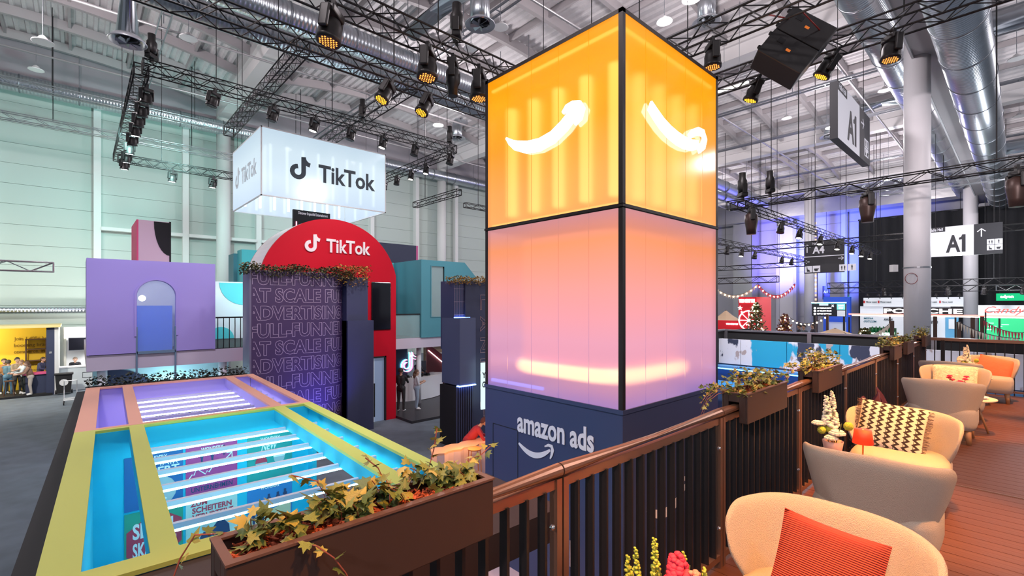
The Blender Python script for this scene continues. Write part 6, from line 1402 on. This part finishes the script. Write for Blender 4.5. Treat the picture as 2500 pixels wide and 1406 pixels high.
tag(fpanel('exit_sign', glow('exit_green', (.05, .9, .35), 3), 69.87, 2061, 2074, 726, 731, .15), 'small green exit sign on the far wall', 'sign')
t = thing('striped_column', 'slim far column with warm horizontal lit louvres', 'column', at(1989, 830, X=64)); t.location.z = 0; y0, y1, z0, z1 = fspan(64, 1984, 1994, 560, 735)
MB().box(64, 64.4, y0, y1, 0, z1).build('core', mat('louvre_core', (.2, .15, .12), .6), t); lv = MB().box(-.05, 0, 0, y1-y0, 0, .28).mesh('louvre', glow('louvre_glow', (1, .80, .62), .9))
for k in range(22): place(lv, 'louvre', t, (64-t.location.x, y0-t.location.y, 3.5+k*.5))
column('grey round hall column beside the blue-lit wall', 60, 16.2, .5, 18.6)
# black curtain wall
ct = thing('black_curtain', 'tall black stage curtain closing off the far end of the hall', 'curtain', (62, -10, 0)); ya, yb2 = -40, at(2095, 700, X=62).y
MB().grid(lambda i, j: (62+.25*math.sin(i*.9), ya+(yb2-ya)*i/239, (0, 13.6)[j]), 240, 2).build('cloth', mat('curtain_black', (.010, .011, .014), .9), ct, smooth=True)
MB().bar((62, ya, 13.65), (62, yb2, 13.65), .06, 8).build('rail', M_black, ct)
for k in range(8):
    y = ya+2+(yb2-ya-3)*k/7; MB().bar((62, y, 13.6), (62, y, roofz(62)), .02, 5).build('cable', M_black, ct)
# foil-wrapped air duct along the far wall
fd = thing('foil_duct', 'crumpled silver foil air duct along the top of the far wall', 'duct', (66, 10, 12.5)); mb = MB()
y0, y1, z0, z1 = fspan(66, 1700, 2230, 492, 520); MB().box(66, 68, -30, y1+16, z0-.2, z1+.2).build('body', mat('foil', (.62, .62, .62), .3, .85, bump=1.0, bscale=2.5), fd)
for k in range(9): MB().box(66.9, 67, -28+k*7, -27.9+k*7, z1+.2, 18.3).build('hanger', M_galv2, fd)
fd2 = thing('foil_riser', 'vertical foil-wrapped air riser against the far wall', 'duct', (67, 26, 0)); y0, y1, z0, z1 = fspan(67, 1790, 1836, 560, 690); MB().box(67, 69, y0, y1, 0, fspan(66, 1700, 2230, 492, 520)[2]-.25).build('body', mat('foil'), fd2)
# blue glowing wall niches
t = thing('blue_niche', 'tall blue-lit wall niche of the far wall', 'wall niche', at(1925, 830, X=69)); t.location.z = 0; y0, y1, z0, z1 = fspan(69.3, 1905, 1938, 560, 800); MB().box(69.1, 69.4, y0, y1, 0, 15).build('panel', M_white, t); MB().box(68.9, 69.4, y0-.4, y0, 0, 15).box(68.9, 69.4, y1, y1+.4, 0, 15).build('jamb', mat('far_pilaster'), t)
# exhibition stands beyond: white stand with logos
ws = thing('white_stand', 'bright white exhibition stand with a row of small logos', 'stand', at(2230, 830, X=56)); ws.location.z = 0
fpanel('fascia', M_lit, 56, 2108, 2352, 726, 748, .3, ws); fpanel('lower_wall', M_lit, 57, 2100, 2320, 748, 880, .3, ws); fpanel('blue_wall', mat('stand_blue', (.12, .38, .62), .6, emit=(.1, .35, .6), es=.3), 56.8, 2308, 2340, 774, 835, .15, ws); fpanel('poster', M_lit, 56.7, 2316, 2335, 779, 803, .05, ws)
for px in (2115, 2150, 2262, 2300): ftext('Now next', M_logo, 55.98, px, px+26, 735, 739, ws); fpanel('logo_dot', mat('dot_red', (.7, .05, .05), .5), 55.97, px-7, px-3, 734, 740, .02, ws)
ftext('MEDIA', mat('print_blue', (.05, .25, .35), .5), 56.98, 2109, 2132, 775, 779, ws, shear=.2); ftext('OUTCOM', mat('print_blue'), 56.98, 2109, 2140, 782, 787, ws, shear=.2); ftext('AWAW', M_logo, 56.98, 2158, 2180, 777, 783, ws); ftext('mannarino', M_logo, 56.98, 2253, 2290, 780, 790, ws)
for k in range(9):
    p = at(2118+k*28, 722, X=55.5); tag(MB().lathe([(.06, .2), (.10, .12), (.16, 0), (.14, 0)], p, 12).bar(p+Vector((0, 0, .18)), (56.05, p.y, at(2118+k*28, 730, X=56).z), .03, 6).lathe([(.135, .01), (0, .01)], p, 12, 1).build('stand_spotlight', [M_black, glow('spot_white', (1, 1, 1), 30)]), 'small white spotlight above the logo fascia of the white stand', 'lamp', 'spotlights of the white stand')
t = thing('car_brand_sign', 'wide black bar with white car-brand lettering', 'sign', at(2270, 760, X=47)); fpanel('bar', M_blackm, 47, 2156, 2352, 750, 769, .3, t); ftext('PORSCHE', M_glw, 46.98, 2158, 2350, 753.5, 765.5, t, bold=.03); y0, y1, z0, z1 = fspan(47, 2160, 2346, 750, 769)
for y in (y0+.3, y1-.3): MB().box(47.1, 47.2, y-.05, y+.05, 0, z0).build('post', M_black, t)
t = thing('neon_beam', 'long thin red and white neon light line crossing the far stands', 'neon light', at(2300, 769, X=45)); fpanel('red_line', glow('neon_red', (1, .12, .10), 6), 45, 2072, 2520, 768, 771, .1, t); fpanel('white_line', glow('neon_warm', (1, .85, .78), 6), 45.02, 2080, 2520, 772, 774, .1, t)
for px in (2073, 2250, 2440): p = at(px, 774, X=45.1); MB().box(45.08, 45.18, p.y-.05, p.y+.05, 0, p.z).build('post', M_black, t)
t = thing('neon_script', 'red neon script lettering on a rail above the green stand', 'neon sign', at(2450, 762, X=44)); ftext('Candy', glow('neon_coral', (1, .10, .09), 2.2), 44, 2404, 2506, 748, 770, t, bold=.0, shear=.45); y0, y1, z0, z1 = fspan(44.1, 2404, 2506, 760, 761.5); MB().box(44.1, 44.16, y0, y1, z0, z1).box(44.1, 44.16, y0, y0+.08, 0, z0).box(44.1, 44.16, y1-.08, y1, 0, z0).build('rail', M_black, t)
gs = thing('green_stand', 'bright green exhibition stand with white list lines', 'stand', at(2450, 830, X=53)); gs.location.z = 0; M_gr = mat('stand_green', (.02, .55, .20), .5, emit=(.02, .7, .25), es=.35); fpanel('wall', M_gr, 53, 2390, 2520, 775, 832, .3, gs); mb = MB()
for px, py, wpx in ((2402, 788, 24), (2445, 792, 18), (2412, 796, 7), (2426, 796, 7), (2440, 796, 7), (2410, 804, 13), (2437, 804, 11)): y0, y1, z0, z1 = fspan(52.98, px, px+wpx, py, py+1); mb.box(52.97, 52.99, y0, y1, z0, z1)
mb.build('list_lines', M_glw, gs); fpanel('upper_wall', M_lit, 53.2, 2388, 2520, 745, 775, .2, gs)
hb = thing('green_hanging_sign', 'green hanging sign with white company lettering under a silver truss', 'sign', at(2470, 735, X=54)); fpanel('panel', glow('sign_green', (.02, .62, .25), 1.0), 54, 2432, 2530, 716, 734, .3, hb); ftext('adyen', M_glw, 53.98, 2442, 2475, 720, 729, hb, bold=.05); y0, y1, z0, z1 = fspan(54, 2432, 2530, 716, 734); mb = MB()
for y in (y0+.5, y1-.2): mb.bar((54.1, y, z1), (54.1, y, roofz(54)), .02, 5)
mb.build('cable', M_black, hb)
truss('silver truss above the green hanging sign', (54.1, y0, z1+.45), (54.1, y1, z1+.45), .4, M_silver, False, 2, name='silver_truss')
t = thing('neon_word', 'pale green neon word on a dark bottle display', 'neon sign', at(2157, 822, X=30)); fpanel('board', mat('bottle_board', (.02, .12, .05), .5), 30.2, 2122, 2187, 800, 832, .2, t); ftext('THERE', glow('neon_mint', (.75, 1, .85), 5), 30.18, 2127, 2184, 811, 828, t, bold=.05); y0, y1, z0, z1 = fspan(30.2, 2122, 2187, 800, 832); MB().box(30.25, 30.35, y0, y1, 0, z0).build('stand', M_black, t)
for k in range(6): p = at(2130+k*9, 811, X=30.1); tag(MB().lathe([(.08, 0), (.08, .16), (.03, .24), (.03, .32), (.0, .32)], (p.x, p.y, p.z-.02), 10).build('bottle', mat('bottle_green', (.01, .20, .06), .15), smooth=True), 'green bottle lined up on the neon word display', 'bottle', 'green bottles above the neon word')
# beige market tents
def tent(label, px0, px1, ptop, pbase, X):
    a, b = at(px0, pbase, X=X), at(px1, pbase, X=X); c = (a+b)/2; zt_ = at((px0+px1)/2, ptop, X=X).z; r = abs(a.y-b.y)/2; t = thing('market_tent', label, 'tent', (X, c.y, 0)); n = 8
    mb = MB(); ring = [Vector((X+r*math.cos(2*PI*(i+.5)/n), c.y+r*math.sin(2*PI*(i+.5)/n), c.z)) for i in range(n)]; mid = [Vector((X+r*.5*math.cos(2*PI*(i+.5)/n), c.y+r*.5*math.sin(2*PI*(i+.5)/n), c.z+(zt_-c.z)*.42)) for i in range(n)]; k = len(mb.v); mb.v += ring+mid+[Vector((X, c.y, zt_))]
    for i in range(n): j = (i+1) % n; mb.face((i, j, n+j, n+i)); mb.face((n+i, n+j, 2*n))
    mb.build('roof', mat('tent_beige', (.72, .52, .34), .8), t); MB().bar((X, c.y, 0), (X, c.y, zt_), .05, 8).build('pole', M_black, t); vl = MB(); vl.grid(lambda i, j: (ring[i % n].x, ring[i % n].y, c.z-.25*j), n+1, 2); vl.build('valance', mat('tent_beige'), t)
tent('wide beige market tent behind the black parapet', 1960, 2125, 801, 823, 26); tent('small beige market tent left of the wide one', 1912, 1955, 812, 822, 29); tent('beige market tent behind the low red wall', 1740, 1806, 757, 781, 40)
# decorated trees
def xtree(label, px, ptop, pbase, X, wpx, mats):
    p = at(px, pbase, X=X); zt_ = at(px, ptop, X=X).z; r = wpx/2*X/FPX*1.0; g = random.Random(px); t = thing('potted_tree', label, 'tree', (X, p.y, 0))
    def pos(q):
        s = q.random(); a = q.uniform(0, 2*PI); rr = r*(1-s)**.5*(.3+.7*q.random()); return (X+rr*math.cos(a), p.y+rr*math.sin(a), p.z+(zt_-p.z)*s)
    foliage(g, 900, pos, .10, .18, True).build('foliage', mats, t)['kind'] = 'stuff'; MB().bar((X, p.y, 1.7 if X > 28 else 0), (X, p.y, zt_-.3), .06, 8, .02).build('trunk', mat('rack_wood'), t)
    mb = MB()
    for _ in range(26): mb.ball(pos(g), .045, 6)
    mb.build('fairy_lights', glow('fairy', (1, .8, .5), 12), t)['kind'] = 'stuff'
M_ft = [mat('tree_green', (.08, .12, .04), .7), mat('tree_olive', (.14, .14, .05), .7), mat('tree_rust', (.20, .09, .04), .7), mat('tree_green')]; M_fp = [mat('tree_purple', (.15, .06, .14), .7), mat('tree_rust'), mat('tree_red', (.30, .05, .08), .7), mat('tree_amber', (.45, .22, .04), .7)]
xtree('loose green tree with fairy lights in front of the red kiosk', 1846, 740, 822, 29, 52, M_ft); xtree('tree with purple and amber decorations beside the tent', 1915, 768, 822, 31, 34, M_fp); xtree('small green shrub in front of the neon word', 2110, 805, 828, 24, 24, M_ft)
# festoons and bunting
def festoon(label, pts, n, col, sag, bulbs=True, flags=True):
    A, B = Vector(pts[0]), Vector(pts[1]); t = thing('festoon', label, 'string lights', A); P = [A.lerp(B, i/24)-UP*(sag*4*(i/24)*(1-i/24)) for i in range(25)]; MB().tube(P, .012, 4).build('cord', M_black, t)
    if bulbs:
        mb = MB()
        for k in range(n): s = (k+.5)/n; c = A.lerp(B, s)-UP*(sag*4*s*(1-s)+.09); mb.ball(c, .05, 8)
        mb.build('bulbs', glow('bulb_warm', (1, .75, .45), 14), t)
    if flags:
        fm = MB(); k_ = len(fm.v); d = (B-A).normalized()*.16; fm.prism([-d*.5, d*.5, Vector((0, 0, -.26))], d.cross(UP).normalized(), .01); fmm = fm.mesh('flag', col)
        for k in range(n*2): s = (k+.5)/(n*2); c = A.lerp(B, s)-UP*(sag*4*s*(1-s)+.01); place(fmm, 'flag', t, c-A)
M_flag1 = mat('flag_cream', (.8, .72, .6), .8); M_flag2 = mat('flag_red', (.7, .08, .12), .8)
festoon('warm bulb festoon with cream flags left of the red kiosk', (at(1745, 700, X=33), at(1850, 692, X=33.5)), 10, M_flag1, .7); festoon('warm bulb festoon with red flags above the red kiosk', (at(1850, 692, X=33.5), at(1942, 690, X=33)), 10, M_flag2, .8)
festoon('amber bulb festoon over the market stalls', (at(1922, 770, X=32), at(2020, 768, X=32)), 10, M_flag1, .5, True, False); festoon('pale pennant line sloping down before the green stand', (at(2338, 784, X=24), at(2490, 826, X=20)), 9, M_flag1, .15, False); festoon('second pennant line before the green stand', (at(2400, 780, X=27), at(2500, 812, X=24)), 7, M_flag2, .15, False); festoon('grey pennant line hanging before the tent', (at(2060, 812, X=24), at(2178, 785, X=24)), 8, M_flag1, .35, False)
for px, pt, X in ((1922, 769, 32), (2020, 767, 32), (2178, 783, 24), (2250, 775, 26), (2283, 772, 26), (2341, 786, 24), (2375, 775, 25), (2398, 772, 27)):
    p = at(px, pt, X=X); tag(MB().box(p.x-.06, p.x+.06, p.y-.06, p.y+.06, 0, p.z).build('wooden_post', mat('post_wood', (.10, .055, .04), .7)), 'dark wooden festoon post among the far market stalls', 'post', 'festoon posts')
# colourful lower stalls seen between the balusters
t = thing('stage_floor', 'pale floor slab with pink glow in its colour around the foot of the light tower', 'platform', (7, 6, 0)); MB().box(3.3, 12.5, 3.0, 10.5, 0.0, .03).build('slab', mat('pink_lit_floor', (.60, .45, .48), .6), t)  # pink light of the tower is put into the slab colour
t = thing('wavy_counter', 'low counter with an amber-lit wavy edge left of the tower', 'counter', at(1150, 1120, Z=1.0)); t.location.z = 0
a = at(1055, 1112, Z=1.0); b = at(1195, 1078, Z=1.0); mb = MB(); pts = [(a.x+(b.x-a.x)*i/11, a.y+(b.y-a.y)*i/11+.05*math.sin(i*2.2)) for i in range(12)]
mb.grid(lambda i, j: (pts[i][0], pts[i][1], (.03, .95)[j]), 12, 2); mb.build('front', mat('counter_cream', (.7, .55, .5), .6), t); mb = MB(); mb.prism([Vector((x, y, .95)) for x, y in pts]+[Vector((x+.25, y+.45, .95)) for x, y in pts[::-1]], UP, .05); mb.build('top', mat('counter_amber', (.85, .45, .25), .5), t)
light('counter_glow', 'POINT', ((a.x+b.x)/2-.1, (a.y+b.y)/2-.3, 1.5), (1, .45, .15), 40, None, .1)
t = thing('wire_stool', 'orange wire stool beside the tower foot', 'stool', (7.2, 9.2, .03)); mb = MB()
for k in range(4):
    a1 = k*PI/2+.4; mb.bar((7.2+.16*math.cos(a1), 9.2+.16*math.sin(a1), 1.0), (7.2+.22*math.cos(a1), 9.2+.22*math.sin(a1), .03), .012, 6)
mb.build('legs', mat('orange_wire', (.7, .25, .06), .4), t); MB().lathe([(.17, 1.0), (.18, 1.03), (.0, 1.04)], (7.2, 9.2, 0), 16).build('seat', mat('orange_wire'), t)
for i, (x, y, c, lab) in enumerate((( 9.3, 3.6, (.10, .25, .8), 'blue stall panel glimpsed between the balusters'), (9.9, 3.2, (.6, .02, .15), 'crimson stall panel glimpsed between the balusters'), (10.6, 2.9, (.35, .15, .6), 'violet stall panel glimpsed between the balusters'), (11.6, 2.9, (.3, .5, .9), 'sky-blue stall panel glimpsed between the balusters'))):
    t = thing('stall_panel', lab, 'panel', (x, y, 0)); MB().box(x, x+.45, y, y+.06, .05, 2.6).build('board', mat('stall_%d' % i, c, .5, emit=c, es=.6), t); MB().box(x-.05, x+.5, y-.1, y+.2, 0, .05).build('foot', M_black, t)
# ------------------------------------------------------------------ people
import numpy as np
def person(label, loc, rz, shirt, trousers, hair, pose='stand', skin=(.55, .34, .25), h=1.74, long_hair=False, shoes=(.7, .7, .7), lean=0.):
    """one continuous body grown by voxel remesh from tapered limbs; faces +Y before rotation"""
    s = h/1.74; L = []  # (p0, r0, p1, r1, material)
    V = lambda x, y, z: Vector((x*s, y*s, z*s))
    hip, chest, neck = .93, 1.30, 1.46
    ben = lean
    def up(z): return Vector((0, math.sin(ben)*(z-hip)*s, (hip+math.cos(ben)*(z-hip))*s)) if z > hip else V(0, 0, z)
    U = lambda x, z, y=0.: up(z)+V(x, y, 0)
    L += [(U(-.06, .94), .135*s, U(.06, .94), .135*s, 1), (U(0, .97), .15*s, U(0, 1.12), .135*s, 0), (U(-.05, 1.15), .13*s, U(-.07, 1.33), .12*s, 0), (U(.05, 1.15), .13*s, U(.07, 1.33), .12*s, 0), (U(-.15, 1.41), .065*s, U(.15, 1.41), .065*s, 0), (U(0, 1.42), .055*s, U(0, 1.53), .05*s, 2)]
    hd = U(0, 1.63, .02+.03*(ben > .2)); L += [(hd+V(0, -.01, .03), .095*s, hd+V(0, .01, -.03), .078*s, 2), (hd+V(0, .035, -.055), .05*s, hd+V(0, .045, -.07), .045*s, 2), (hd+V(0, .09, .0), .012*s, hd+V(0, .108, -.022), .015*s, 2)]
    for k in (-1, 1):
        L += [(hd+V(k*.085, 0, .01), .02*s, hd+V(k*.088, -.005, -.02), .014*s, 2)]
        st = .0 if pose != 'walk' else .16*k
        kn = V(k*.105, .03+st, .50); an = V(k*.115, -.02+st*1.6, .09)
        L += [(V(k*.09, 0, .90), .095*s, kn, .065*s, 1), (kn, .062*s, an, .045*s, 1), (an+V(0, 0, -.03), .042*s, an+V(k*.02, .15, -.055), .035*s, 3)]
        sh = U(k*.185, 1.40)
        if pose == 'phone': el, ha = sh+V(k*.05, .06, -.27), sh+V(-k*.07, .28, -.20)
        elif pose == 'desk': el, ha = sh+V(k*.06, .14, -.24), sh+V(-k*.02, .40, -.28)
        else: el, ha = sh+V(k*.06, -.03, -.28), sh+V(k*.07, .06, -.53)
        L += [(sh, .058*s, el, .044*s, 0), (el, .042*s, ha, .03*s, 2 if pose in ('phone',) else 0)]
        d = (ha-el).normalized(); L += [(ha, .034*s, ha+d*.07*s, .036*s, 2)]
        u_, v_ = basis(d)
        for q_ in range(4): o_ = v_*((q_-1.5)*.020*s); L += [(ha+d*.07*s+o_, .0105*s, ha+d*(.135+.012*(1.5-abs(q_-1.5)))*s+o_*1.15, .009*s, 2)]
        L += [(ha+d*.02*s+v_*.03*s, .012*s, ha+d*.075*s+v_*.06*s, .010*s, 2)]
    mb = MB()
    for p0, r0, p1, r1, m in L:
        mb.ball(p0, r0, 10); mb.ball(p1, r1, 10); mb.bar(p0, p1, r0, 10, r1)
    me = mb.mesh('body', M_white); o = bpy.data.objects.new('body', me); COL.objects.link(o)
    rm = o.modifiers.new('remesh', 'REMESH'); rm.mode = 'VOXEL'; rm.voxel_size = .0145*s; smo = o.modifiers.new('smooth', 'SMOOTH'); smo.factor = .5; smo.iterations = 2
    bpy.context.view_layer.update(); dg = bpy.context.evaluated_depsgraph_get(); m2 = bpy.data.meshes.new_from_object(o.evaluated_get(dg)); bpy.data.objects.remove(o)
    n = len(m2.polygons); ctr = np.zeros(n*3); m2.polygons.foreach_get('center', ctr); ctr = ctr.reshape(-1, 3); best = np.full(n, 9.); idx = np.zeros(n, int)
    for p0, r0, p1, r1, m in L:
        a_, b__ = np.array(p0), np.array(p1); ab = b__-a_; tt = np.clip(((ctr-a_) @ ab)/max(ab @ ab, 1e-9), 0, 1); dd = np.linalg.norm(ctr-(a_+tt[:, None]*ab), axis=1)-(r0+(r1-r0)*tt); k = dd < best; best[k] = dd[k]; idx[k] = m
    m2.materials.clear()
    for nm, c in (('shirt', shirt), ('trousers', trousers), ('skin', skin), ('shoes', shoes)): m2.materials.append(mat('%s_%.2f_%.2f_%.2f' % (nm, *c), c, .8))
    m2.polygons.foreach_set('material_index', idx.astype(np.int32)); m2.polygons.foreach_set('use_smooth', [True]*n)
    t = thing('person', label, 'person', loc, rz); bd = bpy.data.objects.new('body', m2); COL.objects.link(bd); bd.parent = t
    hm = MB(); hm.grid(lambda i, j: tuple(hd+V(.105*math.sin(j/6*1.75)*math.cos(i*PI/8), -.02+.118*math.sin(j/6*1.75)*math.sin(i*PI/8)-(.02 if math.sin(i*PI/8) > 0 else 0), .045+.10*math.cos(j/6*1.75)-(0 if math.sin(i*PI/8) > -.1 else .05*j/6))), 16, 7, True)
    if long_hair: hm.tube([hd+V(0, -.07, .05), hd+V(0, -.10, -.06), hd+V(0, -.10, -.20), hd+V(0, -.09, -.30)], .07*s, 10, radii=[.06*s, .085*s, .075*s, .03*s])
    hm.build('hair', mat('hair_%.2f_%.2f' % hair[:2], hair, .7), t, local=True, smooth=True)
    ey = MB()
    for k in (-1, 1): ey.ball(hd+V(k*.032, .083, .012), .011*s, 6)
    ey.build('eyes', M_blackm, t, local=True); return t
face_cam = lambda p: math.atan2(-p.y, -p.x)-PI/2
g0 = lambda px, py, z=0.: at(px, py, Z=z)
p = g0(979, 1004, .1); person('person in black shirt and trousers standing with their back turned at the white counter', (p.x, p.y, .1), face_cam(p)+PI-.3, (.012, .012, .014), (.02, .02, .022), (.03, .02, .015), 'desk', h=1.80)
p = g0(1017, 999, .1); person('person with long brown hair in a pale jacket and light jeans at the white counter', (p.x, p.y, .1), face_cam(p)+PI*.55, (.55, .58, .62), (.30, .40, .50), (.10, .05, .03), 'phone', h=1.68, long_hair=True)
p = at(1022, 930, Y=20.6); person('person with dark hair standing behind the white counter', (p.x, 20.7, .1), PI+.3, (.08, .08, .10), (.03, .03, .04), (.04, .025, .02), 'desk', h=1.72)
p = g0(20, 966); person('person in a blue-grey tracksuit with their back turned before the yellow booth', (p.x, p.y, 0), face_cam(p)+PI, (.10, .20, .26), (.10, .22, .34), (.05, .04, .03), 'desk', h=1.78, lean=.12)
p = at(42, 900, Y=34.2); person('bearded person in a beige shirt inside the yellow booth', (p.x, p.y, .1), face_cam(p)+.5, (.40, .30, .20), (.05, .05, .05), (.02, .015, .01), 'phone', h=1.80)
p = at(60, 900, Y=33.9); person('person in a white top and black trousers inside the yellow booth', (p.x, p.y, .1), face_cam(p)-1.2, (.62, .72, .74), (.015, .02, .02), (.22, .12, .06), 'desk', h=1.70, lean=.15)
p = at(82, 900, Y=33.3); person('person in a brown checked top leaning at the pink bar', (p.x-.1, p.y, .1), face_cam(p)-1.5, (.25, .14, .10), (.45, .40, .36), (.12, .06, .04), 'desk', h=1.66, lean=.2, long_hair=True)
p = at(10, 900, Y=34.6); person('person in an orange-brown jacket at the left of the yellow booth', (p.x, p.y, .1), face_cam(p)+.2, (.40, .18, .06), (.06, .06, .07), (.05, .03, .02), 'stand', h=1.74)
p = at(98, 900, Y=34.9); person('person in a dark blue jacket behind the pink bar', (p.x, 34.8, .1), face_cam(p)+.9, (.04, .05, .12), (.03, .03, .04), (.05, .03, .02), 'desk', h=1.72, lean=.2)
p = at(182, 900, Y=35.3); person('person in a black jumper leaning on the pale counter', (p.x, 35.3, 0), face_cam(p)+.1, (.015, .015, .02), (.10, .12, .16), (.10, .07, .05), 'desk', h=1.72, lean=.35)
p = at(1140, 1000, D=12.6); person('person in red-lit clothes bending beside the tower foot', (p.x, p.y, .0), face_cam(p)+1.6, (.45, .03, .04), (.30, .02, .03), (.08, .02, .02), 'desk', h=1.70, lean=.7)  # red light painted into the clothes and hair
for i, (px, X, c) in enumerate(((1952, 30, (.02, .02, .03)), (1985, 31, (.03, .03, .05)), (1963, 29.4, (.1, .12, .15)))):
    p = at(px, 815, X=X); person(('person in dark clothes among the far market stalls', 'person in a dark jacket beside the wide tent', 'person in grey clothes farther along the market stalls')[i], (X, p.y, 1.7), .5*i, c, (.03, .03, .04), (.03, .02, .02), 'stand')
t = thing('market_platform', 'dark raised floor under the far market stalls', 'platform', (31, 15, 0)); y0, y1 = at(2060, 815, X=31).y, at(1770, 815, X=31).y; MB().box(28.5, 31.9, y0, y1, 0, 1.7).build('slab', M_blackm, t)
for n_ in list(protos):
    if n_ not in used:
        for c in list(protos[n_].children_recursive)+[protos[n_]]: bpy.data.objects.remove(c)
